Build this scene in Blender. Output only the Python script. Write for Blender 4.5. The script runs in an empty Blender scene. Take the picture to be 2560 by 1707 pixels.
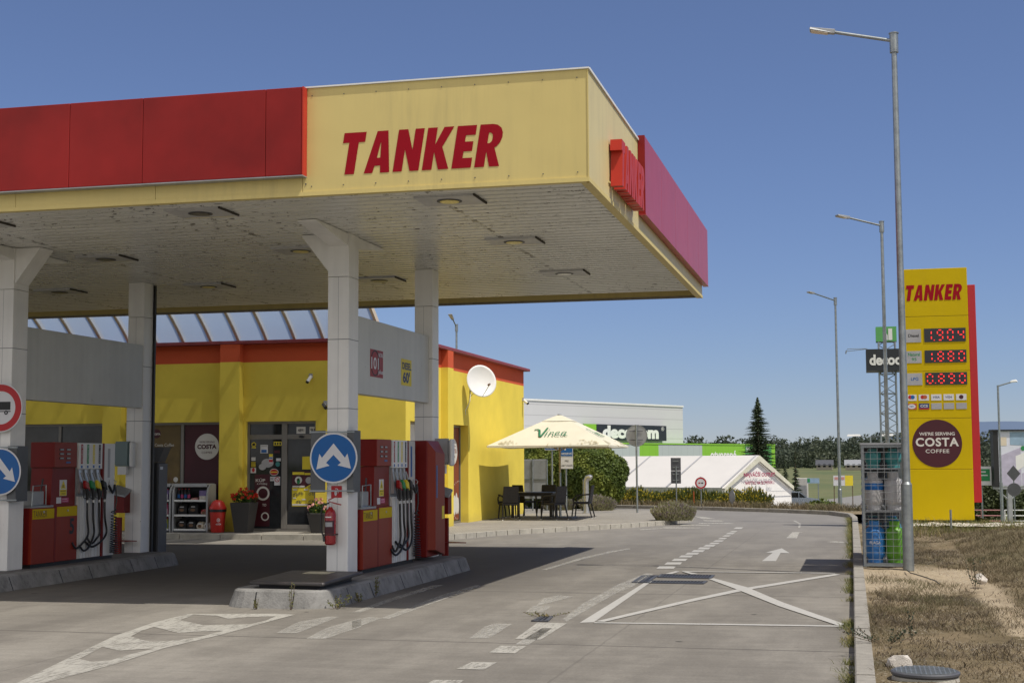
import bpy, bmesh, math, random
from mathutils import Vector, Matrix
random.seed(7)
sc = bpy.context.scene
COL = sc.collection
R = math.radians
PI = math.pi

# ---------------------------------------------------------------- world, sun, camera
SX, SY = 0.485, 0.19                       # horizontal travel of sunlight per metre of drop
w = bpy.data.worlds.new("World"); sc.world = w; w.use_nodes = True
nt = w.node_tree; bg = nt.nodes['Background']
sky = nt.nodes.new('ShaderNodeTexSky'); sky.sky_type = 'NISHITA'; sky.sun_disc = False
sky.sun_elevation = math.atan(1/math.hypot(SX, SY)); sky.sun_rotation = math.atan2(SX, -SY)
sky.altitude = 200; sky.air_density = 1.0; sky.dust_density = 0.0; sky.ozone_density = 2.0
hs = nt.nodes.new('ShaderNodeHueSaturation'); hs.inputs['Saturation'].default_value = 0.9
nt.links.new(sky.outputs[0], hs.inputs['Color'])
# bright broken cloud added behind the photographer to raise ambient light, clear blue ahead
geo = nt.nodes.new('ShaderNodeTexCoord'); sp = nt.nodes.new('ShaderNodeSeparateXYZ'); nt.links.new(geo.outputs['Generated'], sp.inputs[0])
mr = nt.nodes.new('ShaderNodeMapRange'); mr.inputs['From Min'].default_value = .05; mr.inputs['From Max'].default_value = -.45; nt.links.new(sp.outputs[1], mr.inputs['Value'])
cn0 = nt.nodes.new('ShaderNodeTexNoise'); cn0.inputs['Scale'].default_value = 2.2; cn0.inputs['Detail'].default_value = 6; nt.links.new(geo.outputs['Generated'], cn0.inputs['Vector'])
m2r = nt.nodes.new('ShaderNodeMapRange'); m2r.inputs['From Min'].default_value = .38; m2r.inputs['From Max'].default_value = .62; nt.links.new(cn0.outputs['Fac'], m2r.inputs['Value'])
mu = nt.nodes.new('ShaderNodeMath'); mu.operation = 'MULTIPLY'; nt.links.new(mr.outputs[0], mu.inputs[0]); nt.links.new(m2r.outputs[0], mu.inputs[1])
tint = nt.nodes.new('ShaderNodeMix'); tint.data_type = 'RGBA'; tint.blend_type = 'MULTIPLY'; tint.inputs[0].default_value = 1; nt.links.new(hs.outputs[0], tint.inputs[6])
gr = nt.nodes.new('ShaderNodeMapRange'); gr.inputs['From Min'].default_value = 0; gr.inputs['From Max'].default_value = .38; nt.links.new(sp.outputs[2], gr.inputs['Value'])
gc = nt.nodes.new('ShaderNodeMix'); gc.data_type = 'RGBA'; nt.links.new(gr.outputs[0], gc.inputs[0]); gc.inputs[6].default_value = (.66, .76, 1.10, 1); gc.inputs[7].default_value = (.80, .86, 1.10, 1); nt.links.new(gc.outputs[2], tint.inputs[7])
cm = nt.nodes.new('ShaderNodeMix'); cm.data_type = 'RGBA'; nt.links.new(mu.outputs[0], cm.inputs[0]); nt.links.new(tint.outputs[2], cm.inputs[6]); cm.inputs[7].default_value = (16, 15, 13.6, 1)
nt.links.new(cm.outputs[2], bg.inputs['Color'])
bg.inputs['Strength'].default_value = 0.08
sun = bpy.data.lights.new("sun", 'SUN'); sun.energy = 4.4; sun.angle = R(0.53); sun.color = (1.0, 0.945, 0.85)
so = bpy.data.objects.new("sun", sun); COL.objects.link(so)
so.rotation_euler = Vector((-SX, SY, -1)).to_track_quat('-Z', 'Y').to_euler(); so.location = (20, -10, 40)
cam = bpy.data.cameras.new("camera"); cam.lens = 50; cam.sensor_width = 36; cam.clip_start = .1; cam.clip_end = 20000
co = bpy.data.objects.new("camera", cam); COL.objects.link(co); sc.camera = co
yaw, pitch, roll = 0.23822486, 0.08442059, -0.00504668
f_ = Vector((-math.sin(yaw)*math.cos(pitch), math.cos(yaw)*math.cos(pitch), math.sin(pitch)))
r_ = Vector((math.cos(yaw), math.sin(yaw), 0)); u_ = r_.cross(f_)
rr = r_*math.cos(roll) + u_*math.sin(roll); uu = -r_*math.sin(roll) + u_*math.cos(roll)
co.matrix_world = Matrix(((rr.x, uu.x, -f_.x, 0), (rr.y, uu.y, -f_.y, 0), (rr.z, uu.z, -f_.z, 1.7), (0, 0, 0, 1)))
sc.view_settings.view_transform = 'Standard'; sc.view_settings.look = 'None'
sc.view_settings.exposure = 0; sc.view_settings.gamma = 1
sc.cycles.use_denoising = True
sc.cycles.max_bounces = 7; sc.cycles.transparent_max_bounces = 12

# ---------------------------------------------------------------- materials
MATS = {}
def nodes(name):
    m = bpy.data.materials.new(name); m.use_nodes = True
    t = m.node_tree; return m, t, t.nodes['Principled BSDF']
def noise(t, scale, detail=4, rough=.6, src=None, stretch=None):
    n = t.nodes.new('ShaderNodeTexNoise'); n.inputs['Scale'].default_value = scale
    n.inputs['Detail'].default_value = detail; n.inputs['Roughness'].default_value = rough
    if stretch:
        mp = t.nodes.new('ShaderNodeMapping'); mp.inputs['Scale'].default_value = stretch
        t.links.new(src, mp.inputs['Vector']); src = mp.outputs[0]
    t.links.new(src, n.inputs['Vector']); return n.outputs['Fac']
def ramp(t, fac, stops):
    r = t.nodes.new('ShaderNodeValToRGB'); e = r.color_ramp.elements
    while len(e) < len(stops): e.new(.5)
    for k, (p, c) in enumerate(stops):
        e[k].position = p; e[k].color = (c, c, c, 1) if isinstance(c, (int, float)) else (*c, 1)
    t.links.new(fac, r.inputs['Fac']); return r.outputs['Color']
def mix(t, fac, a, b, mode='MIX'):
    n = t.nodes.new('ShaderNodeMix'); n.data_type = 'RGBA'; n.blend_type = mode
    for sck, v in ((n.inputs[0], fac), (n.inputs[6], a), (n.inputs[7], b)):
        if isinstance(v, (int, float)): sck.default_value = v
        elif isinstance(v, tuple): sck.default_value = (*v[:3], 1)
        else: t.links.new(v, sck)
    return n.outputs[2]
def mth(t, op, a, b=None, c=None):
    n = t.nodes.new('ShaderNodeMath'); n.operation = op
    for k, v in enumerate((a, b, c)):
        if v is None: continue
        if isinstance(v, (int, float)): n.inputs[k].default_value = v
        else: t.links.new(v, n.inputs[k])
    return n.outputs[0]
def coord(t): return t.nodes.new('ShaderNodeTexCoord').outputs['Object']
def bump(t, p, h, strength, dist=.02):
    b = t.nodes.new('ShaderNodeBump'); b.inputs['Strength'].default_value = strength; b.inputs['Distance'].default_value = dist
    t.links.new(h, b.inputs['Height']); t.links.new(b.outputs[0], p.inputs['Normal'])
def M(name, col=None, rough=.6, metal=0., var=.12, scale=3., bmp=0., dirt=0., dcol=(.12, .1, .08), stretch=(1, 1, 1), spec=.5, emit=0):
    if name in MATS: return MATS[name]
    m, t, p = nodes(name); c = coord(t)
    n1 = noise(t, scale, 5, .6, c, stretch)
    lo = tuple(x*(1-var) for x in col); hi = tuple(min(1, x*(1+var)) for x in col)
    out = ramp(t, n1, [(.3, lo), (.7, hi)])
    if dirt:
        n2 = noise(t, scale*2.3, 8, .75, c, (stretch[0]*1.3, stretch[1]*1.3, stretch[2]*.8))
        out = mix(t, mth(t, 'MULTIPLY', ramp(t, n2, [(.5, 0.), (.75, 1.)]), dirt), out, dcol)
    t.links.new(out, p.inputs['Base Color'])
    rr_ = noise(t, scale*4, 3, .6, c)
    t.links.new(mth(t, 'ADD', mth(t, 'MULTIPLY', rr_, .2), max(.03, rough-.1)), p.inputs['Roughness'])
    p.inputs['Metallic'].default_value = metal; p.inputs['Specular IOR Level'].default_value = spec
    if bmp: bump(t, p, noise(t, scale*14, 4, .6, c), bmp)
    if emit: p.inputs['Emission Color'].default_value = (*col, 1); p.inputs['Emission Strength'].default_value = emit
    MATS[name] = m; return m

def mat_panel(name, col, streak=.25, dcol=(.2, .17, .1), var=.06, rough=.45, edge=None, spec=.3):
    """painted sheet metal: vertical run-off streaks, soft fading (sheen painted in on the canopy red), a little grime"""
    m, t, p = nodes(name); c = coord(t)
    n1 = noise(t, .7, 4, .6, c); out = ramp(t, n1, [(.3, tuple(x*(1-var) for x in col)), (.7, tuple(min(1, x*(1+var)) for x in col))])
    n2 = noise(t, 6, 4, .7, c, (1, 1, .07)); n3 = noise(t, .9, 3, .5, c)
    k = mth(t, 'MULTIPLY', ramp(t, n2, [(.45, 0.), (.8, 1.)]), ramp(t, n3, [(.35, 0.), (.65, 1.)]))
    out = mix(t, mth(t, 'MULTIPLY', k, streak), out, dcol)
    if edge:                                   # grime along the top edge at height edge (object z)
        s = t.nodes.new('ShaderNodeSeparateXYZ'); t.links.new(c, s.inputs[0])
        g = mth(t, 'SUBTRACT', edge, s.outputs[2]); g = mth(t, 'ADD', g, mth(t, 'MULTIPLY', n2, -.35))
        g = ramp(t, g, [(0., 1.), (.22, 0.)])
        out = mix(t, mth(t, 'MULTIPLY', g, .38), out, dcol)
    t.links.new(out, p.inputs['Base Color']); p.inputs['Roughness'].default_value = rough
    p.inputs['Specular IOR Level'].default_value = spec
    bump(t, p, noise(t, 1.1, 2, .5, c), .4, .03)
    MATS[name] = m; return m

def mat_concrete():
    m, t, p = nodes('forecourt_concrete'); c = coord(t)
    big = noise(t, .16, 5, .6, c, (1, .45, 1)); mid = noise(t, 1.1, 6, .7, c, (1, .35, 1)); fine = noise(t, 38, 3, .7, c)
    out = ramp(t, big, [(.3, (.235, .215, .183)), (.55, (.305, .282, .243)), (.75, (.36, .335, .292))])
    out = mix(t, mth(t, 'MULTIPLY', ramp(t, mid, [(.42, 1.), (.62, 0.)]), .5), out, (.155, .14, .12))
    out = mix(t, .5, out, ramp(t, fine, [(.3, .55), (.7, 1.)]), 'MULTIPLY')
    out = mix(t, .5, out, (1, 1, 1), 'SCREEN') if False else out
    st3 = noise(t, 2.6, 6, .75, c, (.5, 1.6, 1)); out = mix(t, .4, out, ramp(t, st3, [(.32, .55), (.68, 1.1)]), 'MULTIPLY')
    # transverse tyre/brush texture running along x
    br = noise(t, 5, 5, .7, c, (.25, 3.2, 1)); out = mix(t, .32, out, ramp(t, br, [(.3, .62), (.7, 1.)]), 'MULTIPLY')
    s = t.nodes.new('ShaderNodeSeparateXYZ'); t.links.new(c, s.inputs[0])
    # wheel tracks: darker bands along y in the lanes
    for x0, wd, k in ((-4.6, .8, .30), (-2.9, .7, .18), (-1.2, .6, .10), (-8.6, .9, .35), (-10.1, .7, .3)):
        d = mth(t, 'ABSOLUTE', mth(t, 'SUBTRACT', mth(t, 'ADD', s.outputs[0], mth(t, 'MULTIPLY', mid, .9)), x0+.45))
        d = ramp(t, mth(t, 'DIVIDE', d, wd), [(0., 1.), (1., 0.)])
        out = mix(t, mth(t, 'MULTIPLY', mth(t, 'MULTIPLY', d, big), k*1.6), out, (.10, .09, .08))
    # oil spots
    v = t.nodes.new('ShaderNodeTexVoronoi'); v.inputs['Scale'].default_value = 1.15; v.inputs['Randomness'].default_value = 1
    mp = t.nodes.new('ShaderNodeMapping'); mp.inputs['Scale'].default_value = (1, .8, 1); t.links.new(c, mp.inputs[0]); t.links.new(mp.outputs[0], v.inputs['Vector'])
    sp = mth(t, 'ADD', v.outputs['Distance'], mth(t, 'MULTIPLY', noise(t, 9, 3, .6, c), .09))
    out = mix(t, mth(t, 'MULTIPLY', ramp(t, sp, [(.075, 1.), (.10, 0.)]), .75), out, (.04, .037, .033))
    v2 = t.nodes.new('ShaderNodeTexVoronoi'); v2.inputs['Scale'].default_value = .23; t.links.new(c, v2.inputs['Vector'])
    sp2 = mth(t, 'ADD', v2.outputs['Distance'], mth(t, 'MULTIPLY', noise(t, 2, 5, .7, c), .35))
    out = mix(t, mth(t, 'MULTIPLY', ramp(t, sp2, [(.2, 1.), (.42, 0.)]), .35), out, (.1, .09, .08))
    # slab joints
    wob = mth(t, 'MULTIPLY', noise(t, 3, 3, .6, c), .05)
    for o_, per, w_, k in ((1, 5.2, .022, .75), (0, 4.55, .012, .28)):
        a = mth(t, 'ADD', s.outputs[o_], wob); a = mth(t, 'ADD', a, -.22 if o_ else .08)
        fr = mth(t, 'ABSOLUTE', mth(t, 'SUBTRACT', mth(t, 'FRACT', mth(t, 'DIVIDE', a, per)), .5))
        out = mix(t, mth(t, 'MULTIPLY', mth(t, 'LESS_THAN', fr, w_/per), k), out, (.07, .063, .055))
    # darker slab colour under the canopy, painted in to deepen the shade
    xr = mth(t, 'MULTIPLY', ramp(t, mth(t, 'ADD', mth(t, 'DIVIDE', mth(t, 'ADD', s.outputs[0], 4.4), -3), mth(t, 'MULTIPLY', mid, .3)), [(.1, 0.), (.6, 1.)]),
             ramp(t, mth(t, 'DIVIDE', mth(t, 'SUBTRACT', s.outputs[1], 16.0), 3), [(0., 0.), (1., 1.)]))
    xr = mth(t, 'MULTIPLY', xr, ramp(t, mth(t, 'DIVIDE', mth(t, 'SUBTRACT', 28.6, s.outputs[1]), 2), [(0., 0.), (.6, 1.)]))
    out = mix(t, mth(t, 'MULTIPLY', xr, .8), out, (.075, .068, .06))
    # the far bend is greyer asphalt
    ar = ramp(t, mth(t, 'DIVIDE', mth(t, 'SUBTRACT', s.outputs[1], 24), 16), [(0., 0.), (1., 1.)])
    out = mix(t, mth(t, 'MULTIPLY', ar, .6), out, (.21, .2, .19))
    t.links.new(out, p.inputs['Base Color']); p.inputs['Roughness'].default_value = .82; p.inputs['Specular IOR Level'].default_value = .3
    bump(t, p, mth(t, 'ADD', fine, mth(t, 'MULTIPLY', br, .8)), .35, .006)
    MATS['concrete'] = m
mat_concrete()

def mat_paint(name, lo, hi, col=(.62, .60, .55)):
    """road paint, worn through to the slab: alpha from noise"""
    m, t, p = nodes(name); c = coord(t)
    n = noise(t, 6, 9, .8, c, (4.5, .8, 1)); n2 = noise(t, 1.7, 4, .7, c)
    a = ramp(t, mth(t, 'ADD', mth(t, 'MULTIPLY', n, .7), mth(t, 'MULTIPLY', n2, .3)), [(lo, 0.), (hi, 1.)])
    t.links.new(a, p.inputs['Alpha'])
    t.links.new(mix(t, noise(t, 6, 6, .7, c), tuple(x*.72 for x in col), col), p.inputs['Base Color'])
    p.inputs['Roughness'].default_value = .7; MATS[name] = m
mat_paint('paint_fresh', .27, .42, (.47, .455, .42)); mat_paint('paint_faded', .34, .52, (.44, .42, .37)); mat_paint('paint_worn', .34, .68, (.5, .48, .43))

def mat_pavers():
    m, t, p = nodes('block_paving'); c = coord(t)
    b = t.nodes.new('ShaderNodeTexBrick'); t.links.new(c, b.inputs['Vector'])
    b.inputs['Scale'].default_value = 1; b.inputs['Brick Width'].default_value = .2; b.inputs['Row Height'].default_value = .1
    b.inputs['Mortar Size'].default_value = .007; b.inputs['Color1'].default_value = (.33, .305, .265, 1); b.inputs['Color2'].default_value = (.27, .25, .215, 1); b.inputs['Mortar'].default_value = (.14, .125, .1, 1)
    n = noise(t, .8, 6, .7, c)
    t.links.new(mix(t, .45, b.outputs['Color'], ramp(t, n, [(.3, .6), (.7, 1.1)]), 'MULTIPLY'), p.inputs['Base Color'])
    p.inputs['Roughness'].default_value = .85; bump(t, p, b.outputs['Fac'], -.3, .01); MATS['pavers'] = m
mat_pavers()

def mat_stucco(name, col, patch=.12):
    m, t, p = nodes(name); c = coord(t)
    n = noise(t, .8, 4, .6, c); fine = noise(t, 60, 3, .7, c); sp = noise(t, 5, 8, .8, c)
    out = ramp(t, n, [(.3, tuple(x*(1-patch) for x in col)), (.7, tuple(x*(1+patch*.5) for x in col))])
    out = mix(t, mth(t, 'MULTIPLY', ramp(t, sp, [(.66, 0.), (.78, 1.)]), .3), out, (.2, .17, .12))
    s = t.nodes.new('ShaderNodeSeparateXYZ'); t.links.new(c, s.inputs[0])
    low = ramp(t, mth(t, 'ADD', s.outputs[2], mth(t, 'MULTIPLY', sp, .5)), [(.25, 1.), (.62, 0.)])
    out = mix(t, mth(t, 'MULTIPLY', low, .35), out, (.25, .2, .11))
    t.links.new(out, p.inputs['Base Color']); p.inputs['Roughness'].default_value = .85; p.inputs['Specular IOR Level'].default_value = .25
    bump(t, p, fine, .6, .008); MATS[name] = m
mat_stucco('yellow_stucco', (.78, .61, .085)); mat_stucco('red_stucco', (.60, .10, .04), .08)

def mat_soffit():
    m, t, p = nodes('soffit_sheet'); c = coord(t)
    s = t.nodes.new('ShaderNodeSeparateXYZ'); t.links.new(c, s.inputs[0])
    n = noise(t, .5, 4, .6, c); out = ramp(t, n, [(.3, (.66, .66, .62)), (.7, (.80, .80, .76))])
    # rust-black specks gathered along laps
    sp = noise(t, 9, 3, .7, c, (1., 1.3, 1)); cl = noise(t, .42, 4, .7, c)
    k = mth(t, 'MULTIPLY', ramp(t, sp, [(.60, 0.), (.625, 1.)]), ramp(t, cl, [(.42, 0.), (.55, 1.)]))
    out = mix(t, mth(t, 'MULTIPLY', k, .9), out, (.05, .04, .03))
    st = noise(t, 2, 5, .7, c, (.15, 2.4, 1)); out = mix(t, .28, out, ramp(t, st, [(.3, .6), (.7, 1.)]), 'MULTIPLY')
    gy = mth(t, 'FRACT', mth(t, 'DIVIDE', mth(t, 'ADD', s.outputs[1], 2.8), .232))
    out = mix(t, mth(t, 'MULTIPLY', mth(t, 'GREATER_THAN', gy, .76), .2), out, (.12, .105, .075))  # groove shade painted as darker stripes along the ribs
    lap = mth(t, 'ABSOLUTE', mth(t, 'SUBTRACT', mth(t, 'FRACT', mth(t, 'DIVIDE', mth(t, 'ADD', s.outputs[0], -.45), 3.2)), .5))
    out = mix(t, mth(t, 'MULTIPLY', mth(t, 'MULTIPLY', mth(t, 'LESS_THAN', lap, .012), ramp(t, noise(t, 6, 5, .7, c), [(.50, 0.), (.56, 1.)])), .8), out, (.05, .04, .03))
    t.links.new(out, p.inputs['Base Color']); p.inputs['Roughness'].default_value = .36; p.inputs['Specular IOR Level'].default_value = .45
    MATS['soffit'] = m
mat_soffit()

def mat_white_clad(name, col, spots=.8):
    m, t, p = nodes(name); c = coord(t)
    n = noise(t, 1.1, 4, .6, c); out = ramp(t, n, [(.3, tuple(x*.86 for x in col)), (.7, col)])
    sp = noise(t, 7, 6, .8, c, (1, 1, .55)); out = mix(t, mth(t, 'MULTIPLY', ramp(t, sp, [(.665, 0.), (.71, 1.)]), spots), out, (.10, .085, .065))
    st = noise(t, 7, 3, .6, c, (1, 1, .05)); out = mix(t, .3, out, ramp(t, st, [(.3, .7), (.7, 1.)]), 'MULTIPLY')
    t.links.new(out, p.inputs['Base Color']); p.inputs['Roughness'].default_value = .4; MATS[name] = m
mat_white_clad('column_white', (.86, .85, .82)); mat_white_clad('portal_sheet', (.60, .60, .56))

def mat_soil():
    m, t, p = nodes('verge_soil'); c = coord(t)
    a = noise(t, .55, 6, .65, c, (1, .6, 1)); b = noise(t, 3.5, 8, .8, c, (1, .6, 1)); f = noise(t, 22, 6, .8, c)
    out = ramp(t, a, [(.36, (.29, .24, .165)), (.5, (.19, .16, .105)), (.62, (.10, .088, .055))])
    s = t.nodes.new('ShaderNodeSeparateXYZ'); t.links.new(c, s.inputs[0]); wob = mth(t, 'MULTIPLY', mth(t, 'SUBTRACT', b, .5), 2.2)
    yy = mth(t, 'ADD', s.outputs[1], wob); d1 = mth(t, 'ABSOLUTE', mth(t, 'SUBTRACT', yy, 20.2)); k1 = mth(t, 'MULTIPLY', ramp(t, mth(t, 'DIVIDE', d1, 2.6), [(.62, 1.), (.85, 0.)]), ramp(t, mth(t, 'DIVIDE', mth(t, 'ADD', s.outputs[0], mth(t, 'MULTIPLY', wob, .15)), 3), [(.50, 1.), (.62, 0.)]))
    d2 = mth(t, 'ABSOLUTE', mth(t, 'SUBTRACT', mth(t, 'ADD', s.outputs[0], mth(t, 'MULTIPLY', wob, .12)), 1.50)); k2 = mth(t, 'MULTIPLY', ramp(t, d2, [(.10, 1.), (.25, 0.)]), mth(t, 'MULTIPLY', mth(t, 'LESS_THAN', yy, 21.), mth(t, 'GREATER_THAN', yy, 14.)))
    out = mix(t, mth(t, 'MULTIPLY', mth(t, 'MAXIMUM', k1, k2), .85), out, (.46, .40, .31))
    out = mix(t, .8, out, ramp(t, b, [(.25, (.6, .5, .4)), (.5, (1., .92, .8)), (.75, (1.4, 1.3, 1.15))]), 'MULTIPLY')
    out = mix(t, .55, out, ramp(t, f, [(.3, .5), (.7, 1.4)]), 'MULTIPLY')
    v = t.nodes.new('ShaderNodeTexVoronoi'); v.inputs['Scale'].default_value = 26; t.links.new(c, v.inputs['Vector'])
    st = mth(t, 'MULTIPLY', mth(t, 'LESS_THAN', v.outputs['Distance'], .3), ramp(t, noise(t, .9, 4, .6, c), [(.42, 0.), (.6, 1.)]))
    out = mix(t, mth(t, 'MULTIPLY', st, .75), out, (.52, .47, .38))
    tf = ramp(t, mth(t, 'ADD', mth(t, 'DIVIDE', mth(t, 'SUBTRACT', s.outputs[0], 1.75), 1.2), mth(t, 'MULTIPLY', mth(t, 'SUBTRACT', b, .5), 1.4)), [(.1, 0.), (.5, 1.)])
    out = mix(t, mth(t, 'MULTIPLY', tf, .72), out, mix(t, f, (.085, .078, .038), (.19, .165, .09)))
    t.links.new(out, p.inputs['Base Color']); p.inputs['Roughness'].default_value = .95; p.inputs['Specular IOR Level'].default_value = .1
    bump(t, p, mth(t, 'ADD', b, mth(t, 'MULTIPLY', f, .5)), 1., .05); MATS['soil'] = m
mat_soil()

def mat_terrain():
    m, t, p = nodes('field_terrain'); c = coord(t)
    a = noise(t, .03, 5, .6, c, (1, .4, 1)); b = noise(t, .6, 6, .7, c)
    out = ramp(t, a, [(.35, (.085, .11, .035)), (.5, (.13, .135, .05)), (.65, (.09, .11, .035))])
    out = mix(t, .5, out, ramp(t, b, [(.3, .55), (.7, 1.2)]), 'MULTIPLY')
    t.links.new(out, p.inputs['Base Color']); p.inputs['Roughness'].default_value = .95; MATS['terrain'] = m
mat_terrain()

def leafmat(name, c1, c2, c3=None, scale=1.3, trans=.25):
    m, t, p = nodes(name); c = coord(t)
    n = noise(t, scale, 3, .6, c); n2 = noise(t, scale*9, 2, .5, c)
    out = ramp(t, n2, [(.35, c1), (.65, c2)])
    if c3: out = mix(t, ramp(t, n, [(.5, 0.), (.62, 1.)]), out, c3)
    t.links.new(out, p.inputs['Base Color']); p.inputs['Roughness'].default_value = .6; p.inputs['Specular IOR Level'].default_value = .3
    p.inputs['Transmission Weight'].default_value = 0
    tr = t.nodes.new('ShaderNodeBsdfTranslucent'); t.links.new(out, tr.inputs['Color'])
    mx = t.nodes.new('ShaderNodeMixShader'); mx.inputs[0].default_value = trans
    t.links.new(p.outputs[0], mx.inputs[1]); t.links.new(tr.outputs[0], mx.inputs[2])
    t.links.new(mx.outputs[0], t.nodes['Material Output'].inputs['Surface']); MATS[name] = m; return m
leafmat('bush_leaf', (.055, .085, .015), (.12, .165, .03), (.19, .22, .035), 1.1)
leafmat('fir_leaf', (.045, .065, .038), (.09, .12, .055), None, 1.)
leafmat('broom_leaf', (.055, .075, .02), (.12, .14, .03), None, 2.)
leafmat('broom_flower', (.5, .38, .03), (.65, .52, .05), None, 2.)
leafmat('lavender_leaf', (.22, .22, .12), (.36, .34, .2), None, 2.)
leafmat('lavender_flower', (.27, .21, .23), (.40, .32, .34), None, 2.)
leafmat('dry_grass', (.11, .088, .05), (.27, .215, .13), (.12, .11, .05), .8)
leafmat('scorched_grass', (.075, .058, .04), (.17, .13, .085), None, .8)
leafmat('green_grass', (.08, .10, .025), (.2, .2, .06), (.3, .24, .1), 3.)
leafmat('weed_leaf', (.035, .05, .035), (.07, .09, .05), None, 4.)
leafmat('flower_leaf', (.03, .075, .012), (.07, .13, .02), None, 4.)
leafmat('red_petal', (.5, .02, .015), (.75, .05, .02), None, 9.)
leafmat('pink_petal', (.6, .18, .16), (.75, .5, .45), None, 9.)
leafmat('wood_leaf', (.058, .075, .052), (.075, .094, .062), (.09, .106, .066), .05, .35)  # greyed green paints distance haze into the far trees
leafmat('distant_leaf', (.055, .075, .03), (.085, .1, .04), None, .1, .1)

def mat_glass(name, tint=(.02, .022, .025), rough=.04, alpha=1.):
    m, t, p = nodes(name); c = coord(t)
    n = noise(t, .9, 4, .6, c)
    t.links.new(ramp(t, n, [(.35, tuple(x*.5 for x in tint)), (.7, tuple(x*2.2 for x in tint))]), p.inputs['Base Color'])
    p.inputs['Roughness'].default_value = rough; p.inputs['Specular IOR Level'].default_value = .35
    MATS[name] = m
mat_glass('shop_glass'); mat_glass('car_glass', (.012, .014, .016))

def mat_poly():
    m, t, p = nodes('polycarbonate'); c = coord(t)
    p.inputs['Base Color'].default_value = (.36, .43, .54, 1); p.inputs['Roughness'].default_value = .25
    tr = t.nodes.new('ShaderNodeBsdfTransparent'); tr.inputs[0].default_value = (.86, .9, .94, 1)
    tl = t.nodes.new('ShaderNodeBsdfTranslucent'); tl.inputs[0].default_value = (.42, .50, .62, 1)
    m1 = t.nodes.new('ShaderNodeMixShader'); m1.inputs[0].default_value = .5
    t.links.new(p.outputs[0], m1.inputs[1]); t.links.new(tl.outputs[0], m1.inputs[2])
    m2 = t.nodes.new('ShaderNodeMixShader'); t.links.new(m1.outputs[0], m2.inputs[1]); t.links.new(tr.outputs[0], m2.inputs[2])
    t.links.new(ramp(t, noise(t, .6, 4, .6, c), [(.3, .10), (.7, .26)]), m2.inputs[0])
    t.links.new(m2.outputs[0], t.nodes['Material Output'].inputs['Surface']); MATS['polycarbonate'] = m
mat_poly()

def mat_corr(name, col, axis='Z', per=.3, var=.05, amp=.5):
    """profiled cladding with real-scale ribs"""
    m, t, p = nodes(name); c = coord(t)
    s = t.nodes.new('ShaderNodeSeparateXYZ'); t.links.new(c, s.inputs[0])
    a = s.outputs['XYZ'.index(axis)]
    fr = mth(t, 'FRACT', mth(t, 'DIVIDE', a, per)); g = mth(t, 'LESS_THAN', fr, .06)
    n = noise(t, .15, 4, .6, c); out = ramp(t, n, [(.3, tuple(x*(1-var) for x in col)), (.7, col)])
    out = mix(t, mth(t, 'MULTIPLY', g, amp), out, tuple(x*.5 for x in col))
    t.links.new(out, p.inputs['Base Color']); p.inputs['Roughness'].default_value = .5; MATS[name] = m; return m

W_ = MATS
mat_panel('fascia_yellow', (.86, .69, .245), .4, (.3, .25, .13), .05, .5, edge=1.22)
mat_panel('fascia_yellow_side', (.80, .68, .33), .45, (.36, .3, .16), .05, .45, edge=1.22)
mat_panel('panel_red', (.24, .012, .010), .12, (.1, .02, .02), .28, .42, spec=.25)  # strong cloudy variation paints soft lighter glows into the red
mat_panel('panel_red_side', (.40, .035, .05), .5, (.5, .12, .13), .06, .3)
mat_panel('pump_red', (.17, .010, .008), .18, (.12, .02, .02), .12, .42, spec=.25)
mat_panel('pump_orange_red', (.235, .026, .012), .3, (.14, .04, .03), .12, .42, spec=.25)
mat_panel('totem_yellow', (.54, .39, .003), .1, (.3, .2, .05), .04, .5, spec=.12)
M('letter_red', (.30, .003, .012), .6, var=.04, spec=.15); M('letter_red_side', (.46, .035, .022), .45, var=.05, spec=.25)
M('cornice_red', (.24, .035, .045), .5, dirt=.3); M('totem_red', (.45, .012, .015), .35, var=.05)
M('white', (.72, .72, .70), .5, var=.04); M('dirty_white', (.52, .51, .48), .55, var=.08, dirt=.3)
M('sheet_grey', (.33, .34, .35), .45, .3, dirt=.25); M('dark_grey', (.075, .077, .085), .5, dirt=.2, dcol=(.15, .14, .13))
M('black', (.012, .012, .013), .5); M('rubber', (.014, .014, .015), .45, bmp=.1); M('black_plastic', (.022, .022, .024), .4)
M('galvanised', (.30, .325, .33), .42, .75, var=.2, scale=9, dirt=.25, dcol=(.18, .18, .17))
M('steel', (.5, .5, .49), .4, .8, var=.08, scale=6); M('alu_frame', (.21, .195, .175), .45, .3, var=.06)
M('kerb_stone', (.215, .21, .20), .9, var=.3, scale=3, bmp=.4, dirt=.85, dcol=(.075, .07, .065)); M('kerb_pale', (.40, .375, .32), .9, var=.15, scale=5, bmp=.35, dirt=.35, dcol=(.2, .17, .13))
M('island_top', (.15, .14, .13), .9, var=.2, scale=3, bmp=.3, dirt=.5, dcol=(.06, .055, .05))
M('hatch_metal', (.06, .055, .055), .42, .2, var=.2, scale=3, dirt=.4, dcol=(.14, .11, .09))
M('sign_blue', (.0, .095, .33), .35, var=.04); M('sign_red', (.42, .008, .012), .4, var=.04); M('sign_white', (.62, .62, .64), .4, var=.04)
M('poster_red', (.30, .03, .035), .5); M('extinguisher_red', (.30, .01, .012), .25, var=.1); M('bin_red', (.55, .03, .02), .35, var=.08, dirt=.15)
M('costa_maroon', (.055, .004, .011), .5, var=.08); M('costa_brown', (.20, .04, .025), .5, var=.1); M('costa_white', (.62, .60, .56), .5, var=.03); M('poster_olive', (.13, .085, .025), .5, var=.25)
M('green_p', (.02, .22, .07), .5); M('yellow_p', (.72, .58, .03), .5, var=.05); M('navy', (.03, .05, .14), .5); M('grape_print', (.50, .45, .31), .8, var=.3, scale=12)
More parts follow.
